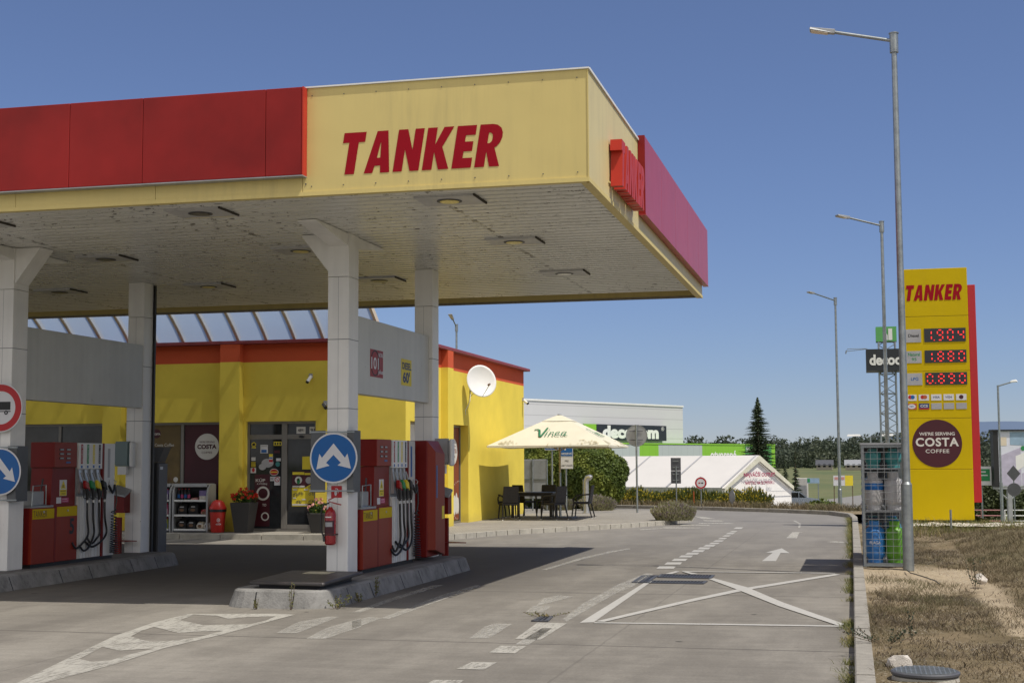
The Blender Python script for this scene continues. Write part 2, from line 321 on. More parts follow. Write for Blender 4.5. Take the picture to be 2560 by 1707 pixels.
M('umbrella_cloth', (.62, .585, .46), .85, var=.05, scale=2, bmp=.1); M('vinea_green', (.02, .16, .07), .7, var=.08)
M('rattan', (.022, .02, .02), .55, var=.3, scale=25, bmp=.5); M('umbrella_pole', (.42, .34, .2), .5, var=.1)
M('planter', (.045, .042, .040), .6, var=.1); M('shelf_grey', (.38, .385, .385), .4, .3, var=.08)
M('lens_edge_yellow', (.75, .62, .2), .3, var=.3, scale=14, dirt=.5, dcol=(.03, .03, .02)); M('lens_dark', (.12, .11, .09), .4, var=.5, scale=14, dirt=.7, dcol=(.01, .01, .01)); M('lens_white', (.75, .74, .7), .3, var=.2, scale=12)
M('fixture_plate', (.50, .50, .50), .45, var=.1, dirt=.3); M('cloth_gable', (.82, .80, .77), .7, var=.04, scale=.8, bmp=.1); M('cloth_tent', (.58, .56, .54), .7, var=.03, scale=.5); M('tent_seam', (.35, .35, .37), .7); M('tent_trim', (.60, .58, .47), .7); M('tent_shade', (.33, .34, .30), .7, var=.2); M('tent_text', (.33, .05, .10), .6)  # cloth_gable is painted whiter to lift its weakly lit face
M('bark', (.13, .095, .06), .9, var=.3, scale=8); M('kerb_warm', (.275, .255, .22), .9, var=.2, scale=4, bmp=.4, dirt=.5, dcol=(.11, .1, .085)); M('rock', (.62, .57, .51), .9, var=.25, scale=9, bmp=.8, dirt=.3); M('car_paint', (.30, .34, .40), .25, .6, var=.03)
M('bottle_blue', (.03, .17, .46), .4, var=.08, dirt=.15); M('bottle_green', (.11, .30, .02), .4, var=.08, dirt=.1); M('bottle_grey', (.45, .44, .44), .45, .2, var=.1, dirt=.2); M('bottle_teal', (.04, .22, .22), .45, var=.1); M('bottle_dark', (.02, .05, .12), .45, var=.1); M('bottle_orange', (.42, .09, .02), .5)
M('led_panel', (.02, .022, .028), .3, var=.2); M('led_red', (1., .035, .03), .5, emit=.85, var=.0); M('tag_grey', (.36, .36, .37), .5)
M('hill_blue', (.115, .155, .235), 1., var=.05, scale=.002, spec=0); M('hill_green', (.07, .088, .06), 1., var=.3, scale=.02, spec=0)  # hill_blue carries the distance haze in its colour
M('roof_tile', (.35, .12, .07), .8); M('house_wall', (.30, .27, .23), .8); M('asphalt_far', (.20, .19, .18), .9, var=.1, bmp=.2); M('gravel_white', (.62, .58, .5), .95, var=.3, scale=12, bmp=.7)
M('phone_magenta', (.45, .04, .15), .5); M('grime', (.045, .038, .03), .8, var=.5, scale=20); M('rear_band', (.27, .235, .175), .5, var=.15, dirt=.5, dcol=(.05, .04, .03)); M('mesh_wire', (.30, .31, .31), .4, .7, var=.1); M('rust', (.16, .09, .05), .8, var=.3)
mat_corr('clad_white', (.56, .56, .57), 'Z', 1.0, .05, .55); mat_corr('clad_grey', (.42, .47, .46), 'X', 1.1, .04, .25); mat_corr('clad_green', (.22, .48, .035), 'X', 1.1, .04, .2)
mat_corr('pylon_green', (.10, .36, .10), 'X', .14, .04, .35); mat_corr('pylon_black', (.018, .022, .027), 'X', .14, .04, .3)

# ---------------------------------------------------------------- mesh builder
ORG = {}
class MB:
    def __init__(s): s.v = []; s.f = []
    def add(s, vs, fs):
        o = len(s.v); s.v += [tuple(v) for v in vs]; s.f += [tuple(i+o for i in f) for f in fs]; return s
    def box(s, x0, x1, y0, y1, z0, z1):
        return s.add([(x0, y0, z0), (x1, y0, z0), (x1, y1, z0), (x0, y1, z0), (x0, y0, z1), (x1, y0, z1), (x1, y1, z1), (x0, y1, z1)],
                     [(0, 3, 2, 1), (4, 5, 6, 7), (0, 1, 5, 4), (1, 2, 6, 5), (2, 3, 7, 6), (3, 0, 4, 7)])
    def hexa(s, b, t):     # two quads, bottom ccw from above and top
        return s.add(list(b)+list(t), [(3, 2, 1, 0), (4, 5, 6, 7), (0, 1, 5, 4), (1, 2, 6, 5), (2, 3, 7, 6), (3, 0, 4, 7)])
    def extr(s, poly, z0, z1):     # horizontal polygon extruded in z (ccw)
        n = len(poly); return s.add([(x, y, z0) for x, y in poly]+[(x, y, z1) for x, y in poly],
            [tuple(range(n-1, -1, -1)), tuple(range(n, 2*n))]+[(i, (i+1) % n, n+(i+1) % n, n+i) for i in range(n)])
    def prism(s, poly, fr, c0, c1):     # polygon in frame (a,b), from c0 to c1 along n
        n = len(poly); return s.add([P(fr, a, b, c0) for a, b in poly]+[P(fr, a, b, c1) for a, b in poly],
            [tuple(range(n-1, -1, -1)), tuple(range(n, 2*n))]+[(i, (i+1) % n, n+(i+1) % n, n+i) for i in range(n)])
    def tube(s, pts, r, n=8, caps=True):
        pts = [Vector(p) for p in pts]; N = len(pts); rs = r if isinstance(r, (list, tuple)) else [r]*N
        vs = []; ref = None
        for i, p in enumerate(pts):
            d = (pts[min(i+1, N-1)]-pts[max(i-1, 0)]).normalized()
            if ref is None: ref = d.orthogonal().normalized()
            ref = (ref - d*ref.dot(d)); ref = ref.normalized() if ref.length > 1e-6 else d.orthogonal().normalized()
            b = d.cross(ref)
            for k in range(n):
                a = 2*PI*k/n; vs.append(p+rs[i]*(math.cos(a)*ref+math.sin(a)*b))
        fs = [(i*n+k, i*n+(k+1) % n, (i+1)*n+(k+1) % n, (i+1)*n+k) for i in range(N-1) for k in range(n)]
        if caps: fs += [tuple(range(n-1, -1, -1)), tuple(range((N-1)*n, N*n))]
        return s.add(vs, fs)
    def lathe(s, cx, cy, prof, n=24):      # prof: (r, z) bottom to top
        vs = [(cx+r*math.cos(2*PI*k/n), cy+r*math.sin(2*PI*k/n), z) for r, z in prof for k in range(n)]
        m = len(prof)
        fs = [(i*n+k, i*n+(k+1) % n, (i+1)*n+(k+1) % n, (i+1)*n+k) for i in range(m-1) for k in range(n)]
        fs += [tuple(range(n-1, -1, -1)), tuple(range((m-1)*n, m*n))]
        return s.add(vs, fs)
    def disc(s, fr, a0, b0, ra, c0, c1, n=40, rb=None):
        rb = rb or ra
        return s.prism([(a0+ra*math.cos(2*PI*k/n), b0+rb*math.sin(2*PI*k/n)) for k in range(n)], fr, c0, c1)
    def ring(s, fr, a0, b0, r0, r1, c0, c1, n=48):
        vs = [P(fr, a0+r*math.cos(2*PI*k/n), b0+r*math.sin(2*PI*k/n), c) for c in (c0, c1) for r in (r0, r1) for k in range(n)]
        fs = []
        for k in range(n):
            j = (k+1) % n; a, b, c, d = k, n+k, 2*n+k, 3*n+k; a2, b2, c2, d2 = j, n+j, 2*n+j, 3*n+j
            fs += [(c, d, d2, c2), (a, a2, b2, b), (b, b2, d2, d), (a, c, c2, a2)]
        return s.add(vs, fs)
    def rect(s, fr, a0, a1, b0, b1, c0, c1): return s.prism([(a0, b0), (a1, b0), (a1, b1), (a0, b1)], fr, c0, c1)
    def shape(s, sh, fr, a0=0, b0=0, ka=1, kb=1, c0=0, kc=1):
        vs, fs = sh; return s.add([P(fr, a0+x*ka, b0+y*kb, c0+z*kc) for x, y, z in vs], fs)
    def build(s, name, mat, parent=None, smooth=False, bev=0, seg=1):
        me = bpy.data.meshes.new(name); o = ORG.get(parent.name, Vector((0, 0, 0))) if parent else Vector((0, 0, 0))
        if s.__dict__.get('org') is not None: o = s.org
        me.from_pydata([(x-o[0], y-o[1], z-o[2]) for x, y, z in s.v], [], s.f); me.update()
        if bev:
            bm = bmesh.new(); bm.from_mesh(me); bmesh.ops.remove_doubles(bm, verts=bm.verts, dist=1e-5)
            es = [e for e in bm.edges if len(e.link_faces) == 2 and e.calc_face_angle(0) > .5]
            bmesh.ops.bevel(bm, geom=es, offset=bev, segments=seg, affect='EDGES', clamp_overlap=True)
            bm.to_mesh(me); bm.free()
        if smooth:
            for p in me.polygons: p.use_smooth = True
            if smooth != 2:
                try: me.set_sharp_from_angle(angle=R(40))
                except Exception: pass
        me.materials.append(MATS[mat] if isinstance(mat, str) else mat)
        ob = bpy.data.objects.new(name, me); COL.objects.link(ob)
        if parent: ob.parent = parent; ORG[ob.name] = o
        elif s.__dict__.get('org') is not None: ob.location = s.org; ORG[ob.name] = s.org
        else: ORG[ob.name] = Vector((0, 0, 0))
        return ob
def P(fr, a, b, c=0): o, u, v, n = fr; return o+u*a+v*b+n*c
def FR(o, u, v): u = Vector(u).normalized(); v = Vector(v).normalized(); return (Vector(o), u, v, u.cross(v))
def FRONT(x, y, z): return FR((x, y, z), (1, 0, 0), (0, 0, 1))       # faces -Y
def SIDE(x, y, z): return FR((x, y, z), (0, 1, 0), (0, 0, 1))        # faces +X
def FLAT(z=0): return FR((0, 0, z), (1, 0, 0), (0, 1, 0))
def tag(o, label=None, cat=None, group=None, kind=None):
    if label: o['label'] = label
    if cat: o['category'] = cat
    if group: o['group'] = group
    if kind: o['kind'] = kind
    return o
def thing(name, label, cat, loc=(0, 0, 0), group=None, rz=0):
    o = bpy.data.objects.new(name, None); COL.objects.link(o); o.location = loc; o.rotation_euler = (0, 0, rz)
    o.empty_display_size = .2; ORG[o.name] = Vector(loc); return tag(o, label, cat, group)
def struct(name, mb, mat, **k): return tag(mb.build(name, mat, **k), kind='structure')
def dup(o, loc, rz=0, label=None, par=None):
    r = o.copy(); COL.objects.link(r)
    if par is None: r.location = loc; r.rotation_euler = (0, 0, rz); r['label'] = label or o['label']
    else: r.parent = par
    for ch in list(o.children): dup(ch, None, 0, None, r)
    return r
# 2D shapes and text turned to mesh through curve filling
def shape2d(loops, depth=0.):
    cu = bpy.data.curves.new('tmp', 'CURVE'); cu.dimensions = '2D'; cu.fill_mode = 'BOTH'; cu.extrude = depth
    for l in loops:
        sp = cu.splines.new('POLY'); sp.points.add(len(l)-1); sp.use_cyclic_u = True
        for i, (x, y) in enumerate(l): sp.points[i].co = (x, y, 0, 1)
    ob = bpy.data.objects.new('tmp', cu); me = bpy.data.meshes.new_from_object(ob)
    r = ([tuple(v.co) for v in me.vertices], [tuple(p.vertices) for p in me.polygons])
    bpy.data.objects.remove(ob); bpy.data.curves.remove(cu); bpy.data.meshes.remove(me); return r
TC = {}
def text2d(txt, bold=.02, shear=0., sp=1.0):
    k = (txt, bold, shear, sp)
    if k in TC: return TC[k]
    cu = bpy.data.curves.new('tmp', 'FONT'); cu.body = txt; cu.offset = bold; cu.shear = shear; cu.space_character = sp
    cu.dimensions = '2D'; cu.fill_mode = 'BOTH'; cu.resolution_u = 4
    ob = bpy.data.objects.new('tmp', cu); me = bpy.data.meshes.new_from_object(ob)
    vs = [tuple(v.co) for v in me.vertices]; fs = [tuple(p.vertices) for p in me.polygons]
    bpy.data.objects.remove(ob); bpy.data.curves.remove(cu); bpy.data.meshes.remove(me)
    xs = [v[0] for v in vs]; ys = [v[1] for v in vs]; x0, x1, y0, y1 = min(xs), max(xs), min(ys), max(ys)
    vs = [((x-x0)/(x1-x0), (y-y0)/(y1-y0), 0) for x, y, z in vs]
    TC[k] = (vs, fs, (x1-x0)/(y1-y0)); return TC[k]
def text(mb, txt, fr, a, b, h, w=None, c=.004, bold=.02, shear=0., align='c', sp=1.):
    vs, fs, asp = text2d(txt, bold, shear, sp); w = w or h*asp
    a0 = a-w/2 if align == 'c' else a
    return mb.shape((vs, fs), fr, a0, b, w, h, c)
# heavy condensed italic capitals of the station name, height 1
GL = {
 'T': (.56, [[(0, 1), (0, .76), (.16, .76), (.16, 0), (.40, 0), (.40, .76), (.56, .76), (.56, 1)]]),
 'A': (.64, [[(0, 0), (.19, 1), (.46, 1), (.64, 0), (.41, 0), (.385, .17), (.245, .17), (.215, 0)], [(.275, .36), (.36, .36), (.325, .72), (.315, .72)]]),
 'N': (.64, [[(0, 0), (0, 1), (.23, 1), (.415, .5), (.415, 1), (.64, 1), (.64, 0), (.42, 0), (.225, .52), (.225, 0)]]),
 'K': (.64, [[(0, 0), (0, 1), (.235, 1), (.235, .60), (.40, 1), (.64, 1), (.42, .53), (.65, 0), (.395, 0), (.235, .42), (.235, 0)]]),
 'E': (.47, [[(0, 0), (0, 1), (.47, 1), (.47, .77), (.235, .77), (.235, .62), (.44, .62), (.44, .39), (.235, .39), (.235, .235), (.47, .235), (.47, 0)]]),
 'R': (.60, [[(0, 0), (0, 1), (.30, 1), (.42, .975), (.52, .90), (.57, .79), (.575, .68), (.545, .57), (.48, .48), (.42, .44), (.60, 0), (.355, 0), (.235, .36), (.235, 0)],
             [(.235, .80), (.235, .55), (.29, .555), (.335, .60), (.345, .68), (.33, .755), (.285, .795)]]),
}
def station_name(fr, W, H, c, depth=0., mb=None, only=None, shear=.16):
    tot = sum(g[0] for g in (GL[ch] for ch in 'TANKER')) + .085*5 + shear
    out = []; x = 0
    for ch in 'TANKER':
        w_, loops = GL[ch]
        sh = shape2d([[((x+px+shear*py)/tot*W, py*H) for px, py in l] for l in loops], depth)
        m_ = mb or MB(); m_.shape(sh, fr, 0, 0, 1, 1, c); out.append(m_); x += w_+.085
    return out

# ================================================================= THE SETTING
def lerp(a, b, t): return a+(b-a)*t
def sstep(a, b, x): t = max(0, min(1, (x-a)/(b-a))); return t*t*(3-2*t)
def terr(x, y):
    z = -.35 + .26*0
    z = lerp(-.30, -2.35, sstep(lerp(53, 42, sstep(-1, 4, x)), lerp(74, 62, sstep(-1, 4, x)), y))
    if y > 400: z += 7*sstep(400, 1100, y)*0.35
    return z
def grid(xs, ys, fz):
    mb = MB(); mb.v = [(x, y, fz(x, y)) for y in ys for x in xs]; n = len(xs)
    mb.f = [(j*n+i, j*n+i+1, (j+1)*n+i+1, (j+1)*n+i) for j in range(len(ys)-1) for i in range(n-1)]
    return mb
xs = [-9000, -4000, -1500, -600, -300, -150, -80]+[x*8 for x in range(-8, 9)]+[80, 150, 300, 600, 1500, 4000, 9000]
ys = [-2000, -500, -100, -30, 0, 20, 40, 50]+[53+2*i for i in range(12)]+[80, 90, 110, 140, 180, 240, 320, 420, 600, 900, 1500, 3000, 6000, 9000]
struct('ground', grid(xs, ys, terr), 'terrain', smooth=2)

KERB = [(-.03, -2), (-.05, 6), (-.07, 11), (-.10, 17), (-.135, 24), (-.18, 32), (-.235, 41), (-.36, 43.9), (-1.0, 46.0), (-2.7, 47.9), (-5.2, 49.8), (-7.5, 51.2), (-12, 52.6), (-20, 53.4), (-45, 54)]
fc = MB().extr([(-45, -6)]+KERB[0:0]+[(x+.02, y) for x, y in KERB], -.25, 0.0); fc.f = [fc.f[0], fc.f[1]]
fc2 = MB(); pl = [(-45, -6), (-.03, -6)]+KERB
fc2.v = [(x, y, 0) for x, y in pl]; 
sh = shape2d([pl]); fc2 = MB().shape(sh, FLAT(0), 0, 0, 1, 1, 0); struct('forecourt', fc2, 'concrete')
bk = MB().box(-60, 60, -90, -6, -.3, -.002); struct('rear_apron', bk, 'concrete')
# kerb stones along the right side and round the bend: 1 m stones with open joints
def offs(pts, d):
    out = []
    for i, p in enumerate(pts):
        a = Vector(pts[max(i-1, 0)]); b = Vector(pts[min(i+1, len(pts)-1)]); t = (b-a).normalized(); out.append((p[0]+t.y*d, p[1]-t.x*d))
    return out
def resample(pts, step):
    out = [Vector(pts[0])]; acc = 0
    for a, b in zip(pts, pts[1:]):
        a = Vector(a); b = Vector(b); L = (b-a).length; d = step-acc
        while d < L: out.append(a.lerp(b, d/L)); d += step
        acc = L-(d-step)
    return [tuple(p) for p in out]
def kerb(pts, w_, h, step, gap=.012, z0=-.2, cham=.0):
    mb = MB(); q = resample(pts, step); r = offs(q, w_); q2 = offs(q, cham)
    for i in range(len(q)-1):
        j = random.uniform(-.004, .004); g = gap/step
        A, B, C, D = [Vector(v) for v in (q[i], q[i+1], r[i+1], r[i])]; E_, F_ = Vector(q2[i]), Vector(q2[i+1])
        a, b, c, d, e, f = A.lerp(B, g), A.lerp(B, 1-g), D.lerp(C, 1-g), D.lerp(C, g), E_.lerp(F_, g), E_.lerp(F_, 1-g)
        mb.add([(v[0], v[1], z0) for v in (a, b, c, d)]+[(a[0], a[1], h+j-cham), (b[0], b[1], h+j-cham), (c[0], c[1], h+j), (d[0], d[1], h+j), (e[0], e[1], h+j), (f[0], f[1], h+j)],
               [(0, 1, 5, 4), (4, 5, 9, 8), (8, 9, 6, 7), (2, 3, 7, 6), (0, 4, 8, 7, 3), (1, 2, 6, 9, 5)])
    return mb
struct('verge_kerb', kerb(KERB, .145, .12, 1.0, cham=.012), 'kerb_warm')

# verge: bare soil and scorched grass, gently mounded to the right
def vz(x, y):
    z = .085 + .035*math.sin(x*2.1+y*.7)*math.sin(y*1.3) + .02*math.sin(x*7+1)*math.sin(y*5.1)
    ed = 1.2+max(0, (26-y))*.22
    z += .30*sstep(ed, ed+2.2, x)*sstep(10, 17, y)*(1-sstep(28, 33.5, y))
    z += .5*sstep(9, 22, x)*(1-sstep(30, 38, y))*sstep(8, 16, y)*.6
    z = lerp(.10, z, sstep(.12, .5, x+.1))
    return lerp(z, -2.6, sstep(37.3, 55, y)) if y > 37.3 else z
xs = [.015, .1, .2, .35, .5]+[.7+.22*i for i in range(32)]+[8+i*1.2 for i in range(12)]+[26, 34, 46, 60]
ys = [-6, 0, 4, 6]+[7+.3*i for i in range(60)]+[25+.8*i for i in range(24)]+[45, 47, 50, 53, 56, 60]
vg = grid(xs, ys, lambda x, y: vz(x, y)); vg.v = [(x-.0047*max(0, y-4)*(1-sstep(0, 3, x)), y, z) for x, y, z in vg.v]
struct('verge', vg, 'soil', smooth=2)
# strip of dry ground behind the bend
q = offs(KERB[7:], .14); q2 = offs(KERB[7:], 7.5)
vs = [(x, y, .10) for x, y in q]+[((x+x2)/2, (y+y2)/2, .06) for (x, y), (x2, y2) in zip(q, q2)]+[(x, y, -1.4) for x, y in q2]; n = len(q)
st = MB().add(vs, [(k*n+i, k*n+i+1, (k+1)*n+i+1, (k+1)*n+i) for k in (0, 1) for i in range(n-1)]); st.f = [tuple(reversed(f)) for f in st.f]
struct('dry_strip', st, 'soil')

# pavement round the shop, edged with small kerb setts
PV = [(-45, 29.75), (-9.6, 29.75), (-8.98, 30.0), (-8.6, 30.9), (-8.15, 32.3), (-7.0, 34.3), (-5.75, 36.5), (-5.0, 38.4), (-4.62, 40.5), (-4.8, 42.7), (-5.35, 44.7), (-6.6, 46.2), (-8.5, 47.0), (-14, 47.6), (-45, 48)]
struct('pavement', MB().shape(shape2d([offs(PV, -.14)]), FLAT(.11), 0, 0, 1, 1, 0), 'pavers')
pk = kerb(PV[1:-1], -.14, .115, .42, .012); pk.f = [tuple(reversed(f)) for f in pk.f]
struct('pavement_kerb', pk, 'kerb_pale')
dk = kerb(PV[0:2], -.14, .12, 1.0, .01); dk.f = [tuple(reversed(f)) for f in dk.f]; struct('pavement_kerb', dk, 'kerb_pale')

# road markings (world coordinates in metres)
HATCH=[[(-7.445,14.998),(-7.406,14.112),(-7.209,12.92),(-6.845,11.572),(-6.626,10.774),(-6.431,10.05),(-6.291,9.691),(-6.199,9.71),(-6.224,10.093),(-6.201,11.071),(-6.287,12.163),(-6.213,13.31),(-6.217,13.984),(-6.216,14.88),(-6.209,15.171),(-6.469,15.22)],[(-6.676,11.375),(-6.777,11.742),(-6.907,12.183),(-6.615,11.955),(-6.427,12.135),(-6.357,12.149),(-6.383,11.77),(-6.36,11.352),(-6.477,11.25)],[(-7.037,12.954),(-7.16,13.384),(-7.212,13.759),(-6.708,13.315),(-6.514,13.486),(-6.337,13.574),(-6.342,13.03),(-6.452,12.763),(-6.615,12.611),(-6.787,12.72)],[(-7.239,14.401),(-7.294,14.75),(-7.323,14.923),(-7.024,14.883),(-6.77,14.616),(-6.632,14.831),(-6.354,14.949),(-6.293,14.555),(-6.305,14.181),(-6.544,14.091),(-6.759,13.991)]]
DASH=[[(-3.273,11.474),(-3.253,11.89),(-3.039,11.907),(-3.038,11.481)],[(-3.263,12.511),(-3.279,12.994),(-3.036,13.012),(-3.024,12.501)],[(-3.277,10.518),(-3.28,10.866),(-3.046,10.9),(-3.027,10.57)],[(-3.267,13.509),(-3.359,14.923),(-3.04,14.918),(-3.012,13.504)]]
WORN=[[(-3.709,13.455),(-3.81,14.434),(-3.779,14.732),(-3.588,14.742),(-3.524,13.514)],[(-3.721,15.908),(-3.793,16.63),(-3.567,16.622),(-3.538,15.944)],[(-3.168,15.311),(-3.27,17.042),(-3.29,19.677),(-3.194,21.748),(-3.068,21.63),(-3.044,19.378),(-3.099,18.302),(-3.075,15.048)],[(-3.166,13.091),(-3.202,14.424),(-3.101,14.444),(-3.035,13.117)],[(-5.097,13.973),(-5.352,14.672),(-5.303,15.085),(-5.127,15.031)],[(-5.131,14.972),(-5.257,17.699),(-5.203,19.33),(-5.104,19.116),(-5.06,17.158),(-5.021,14.936)],[(-5.656,15.504),(-5.761,17.026),(-5.798,19.105),(-5.655,19.177),(-5.627,16.958),(-5.56,15.522)],[(-3.879,17.568),(-3.781,17.975),(-3.554,17.86),(-3.603,17.469),(-3.753,16.604)],[(-4.917,22.18),(-4.836,24.976),(-4.652,26.879),(-4.431,27.907),(-4.361,27.64),(-4.553,26.465),(-4.73,24.693),(-4.837,22.133)],[(-5.732,13.509),(-5.891,14.483),(-5.759,15.048),(-5.633,15.025),(-5.517,13.526)],[(-5.258,13.124),(-5.393,14.006),(-5.354,14.969),(-5.072,14.181),(-5.073,13.136)]]
BOXM=[[(-2.917,14.985),(-2.974,19.989),(-2.906,20.37),(-2.78,15.064)],[(-2.774,15.048),(-1.558,15.166),(-0.224,15.244),(-0.205,15.133),(-1.547,15.051),(-2.758,14.965)],[(-2.773,15.118),(-2.047,17.813),(-1.593,19.294),(-0.399,22.104),(-0.312,21.946),(-1.485,19.124),(-2.009,17.474),(-2.673,15.102)],[(-2.155,20.821),(-2.088,20.93),(-1.504,19.531),(-0.938,17.564),(-0.189,15.351),(-0.241,15.175),(-0.954,17.082),(-1.605,19.156)],[(-2.694,22.167),(-0.401,22.209),(-0.399,22.104),(-2.681,22.06)],[(-2.888,21.631),(-2.795,22.15),(-2.722,22.053),(-2.786,21.579)],[(-2.677,22.024),(-2.649,22.139),(-2.401,21.647),(-2.486,21.562)]]
GRATE=[[(-2.916,20.945),(-2.941,21.517),(-2.129,21.488),(-2.123,20.891)],[(-2.974,19.989),(-2.977,20.357),(-2.123,20.386),(-2.136,19.962)],[(-3.152,20.017),(-3.185,21.233),(-2.943,21.276),(-2.925,19.998)],[(-3.45,15.003),(-3.449,15.491),(-3.309,15.481),(-3.263,15.004)]]
CROSS=[[(-3.168,22.657),(-3.194,23.193),(-2.927,23.238),(-2.899,22.703)],[(-3.165,23.58),(-3.186,24.113),(-2.934,24.155),(-2.91,23.623)],[(-3.156,24.432),(-3.18,25.03),(-2.949,25.068),(-2.921,24.471)],[(-3.15,25.373),(-3.163,25.908),(-2.953,25.942),(-2.936,25.408)],[(-3.127,26.135),(-3.14,26.703),(-2.924,26.738),(-2.907,26.171)],[(-3.1,26.885),(-3.115,27.516),(-2.908,27.549),(-2.888,26.919)],[(-3.08,27.739),(-3.092,28.378),(-2.886,28.41),(-2.869,27.772)],[(-3.062,28.647),(-3.067,29.259),(-2.87,29.289),(-2.86,28.678)],[(-3.042,29.508),(-3.036,30.049),(-2.861,30.075),(-2.86,29.536)],[(-3.046,30.418),(-3.036,30.954),(-2.855,30.98),(-2.858,30.446)],[(-3.042,31.386),(-3.027,31.915),(-2.878,31.937),(-2.884,31.409)],[(-3.045,32.5),(-3.03,33.067),(-2.89,33.086),(-2.897,32.521)],[(-3.067,33.554),(-3.057,34.205),(-2.896,34.227),(-2.899,33.578)],[(-3.063,34.49),(-3.044,35.078),(-2.91,35.096),(-2.92,34.509)],[(-3.11,36.196),(-3.104,37.006),(-2.918,37.03),(-2.916,36.221)]]
ARROW=[[(-1.649,24.684),(-1.599,26.95),(-1.733,26.987),(-1.504,28.334),(-1.287,26.914),(-1.455,26.945),(-1.415,24.723)],[(-1.602,32.08),(-1.588,34.74),(-1.313,34.777),(-1.421,34.43),(-1.372,32.032)],[(-1.874,41.454),(-1.784,41.26),(-1.555,39.233),(-1.498,36.942),(-1.544,36.936),(-1.602,38.924)]]
STRIPE=[[(-4.991,44.278),(-4.641,43.843),(-4.141,42.392),(-4.498,42.206)],[(-4.424,41.504),(-3.887,41.219),(-3.743,40.561),(-4.31,40.694)],[(-4.335,39.643),(-3.533,39.74),(-3.326,39.2),(-4.301,39.08)],[(-4.67,38.362),(-3.891,38.459),(-3.883,37.87),(-4.651,37.773)],[(-4.982,36.931),(-3.905,36.847),(-3.995,36.508),(-4.856,36.179)],[(-5.325,35.277),(-4.881,36.176),(-4.874,36.502),(-5.386,35.684)],[(-0.708,30.656),(-0.532,30.981),(-0.317,30.751),(-0.363,30.379)]]

def marks(name, polys, mat, z=.004):
    mb = MB()
    for p in polys: mb.shape(shape2d([p]), FLAT(z), 0, 0, 1, 1, 0)
    return struct(name, mb, mat)
struct('chevron_marking', MB().shape(shape2d(HATCH), FLAT(.004), 0, 0, 1, 1, 0), 'paint_faded')
marks('lane_dashes', DASH, 'paint_faded'); marks('worn_lines', WORN, 'paint_worn')
for k, p_ in enumerate(BOXM): marks('crossed_box_marking', [p_], 'paint_fresh', .004+.0015*k)
marks('transverse_dashes', CROSS, 'paint_fresh', .006); marks('arrow_marking', ARROW[:1], 'paint_fresh'); marks('arrow_marking', ARROW[1:], 'paint_faded')
marks('splitter_stripes', STRIPE, 'paint_faded')
def grate(poly, label):
    a, b, c, d = [Vector(v) for v in poly]; t = thing('drain_grate', label, 'drain grate', (a.x, a.y, 0), 'drain grates let into the concrete')
    fr = MB()
    for p, q_ in ((a, b), (b, c), (c, d), (d, a)):
        u = (q_-p).normalized(); nn = Vector((-u.y, u.x))*.03
        for s_ in (1,): fr.hexa([(p.x, p.y, .004), (q_.x, q_.y, .004), (q_.x-nn.x, q_.y-nn.y, .004), (p.x-nn.x, p.y-nn.y, .004)], [(p.x, p.y, .014), (q_.x, q_.y, .014), (q_.x-nn.x, q_.y-nn.y, .014), (p.x-nn.x, p.y-nn.y, .014)])
    fr.build('frame', 'dark_grey', t)
    MB().add([(v.x, v.y, .003) for v in (a, b, c, d)], [(0, 1, 2, 3)]).build('pit', 'black', t)
    bars = MB(); L = (c-b).length; n_ = max(4, int(L/.045))
    for i in range(1, n_):
        p, q_ = a.lerp(d, i/n_), b.lerp(c, i/n_); u = (c-b).normalized()*.012
        bars.hexa([(p.x, p.y, .004), (q_.x, q_.y, .004), (q_.x+u.x, q_.y+u.y, .004), (p.x+u.x, p.y+u.y, .004)], [(p.x, p.y, .012), (q_.x, q_.y, .012), (q_.x+u.x, q_.y+u.y, .012), (p.x+u.x, p.y+u.y, .012)])
    bars.build('bars', 'dark_grey', t)
for g_, l_ in zip(GRATE, ['long drain grate across the lane, the farther of the two in the crossed box', 'long drain grate across the lane, the nearer of the two in the crossed box', 'worn drain grate left of the crossed box, at the end of the scraped ridge', 'small dark square drain grate beside the lane dashes']): grate(g_, l_)

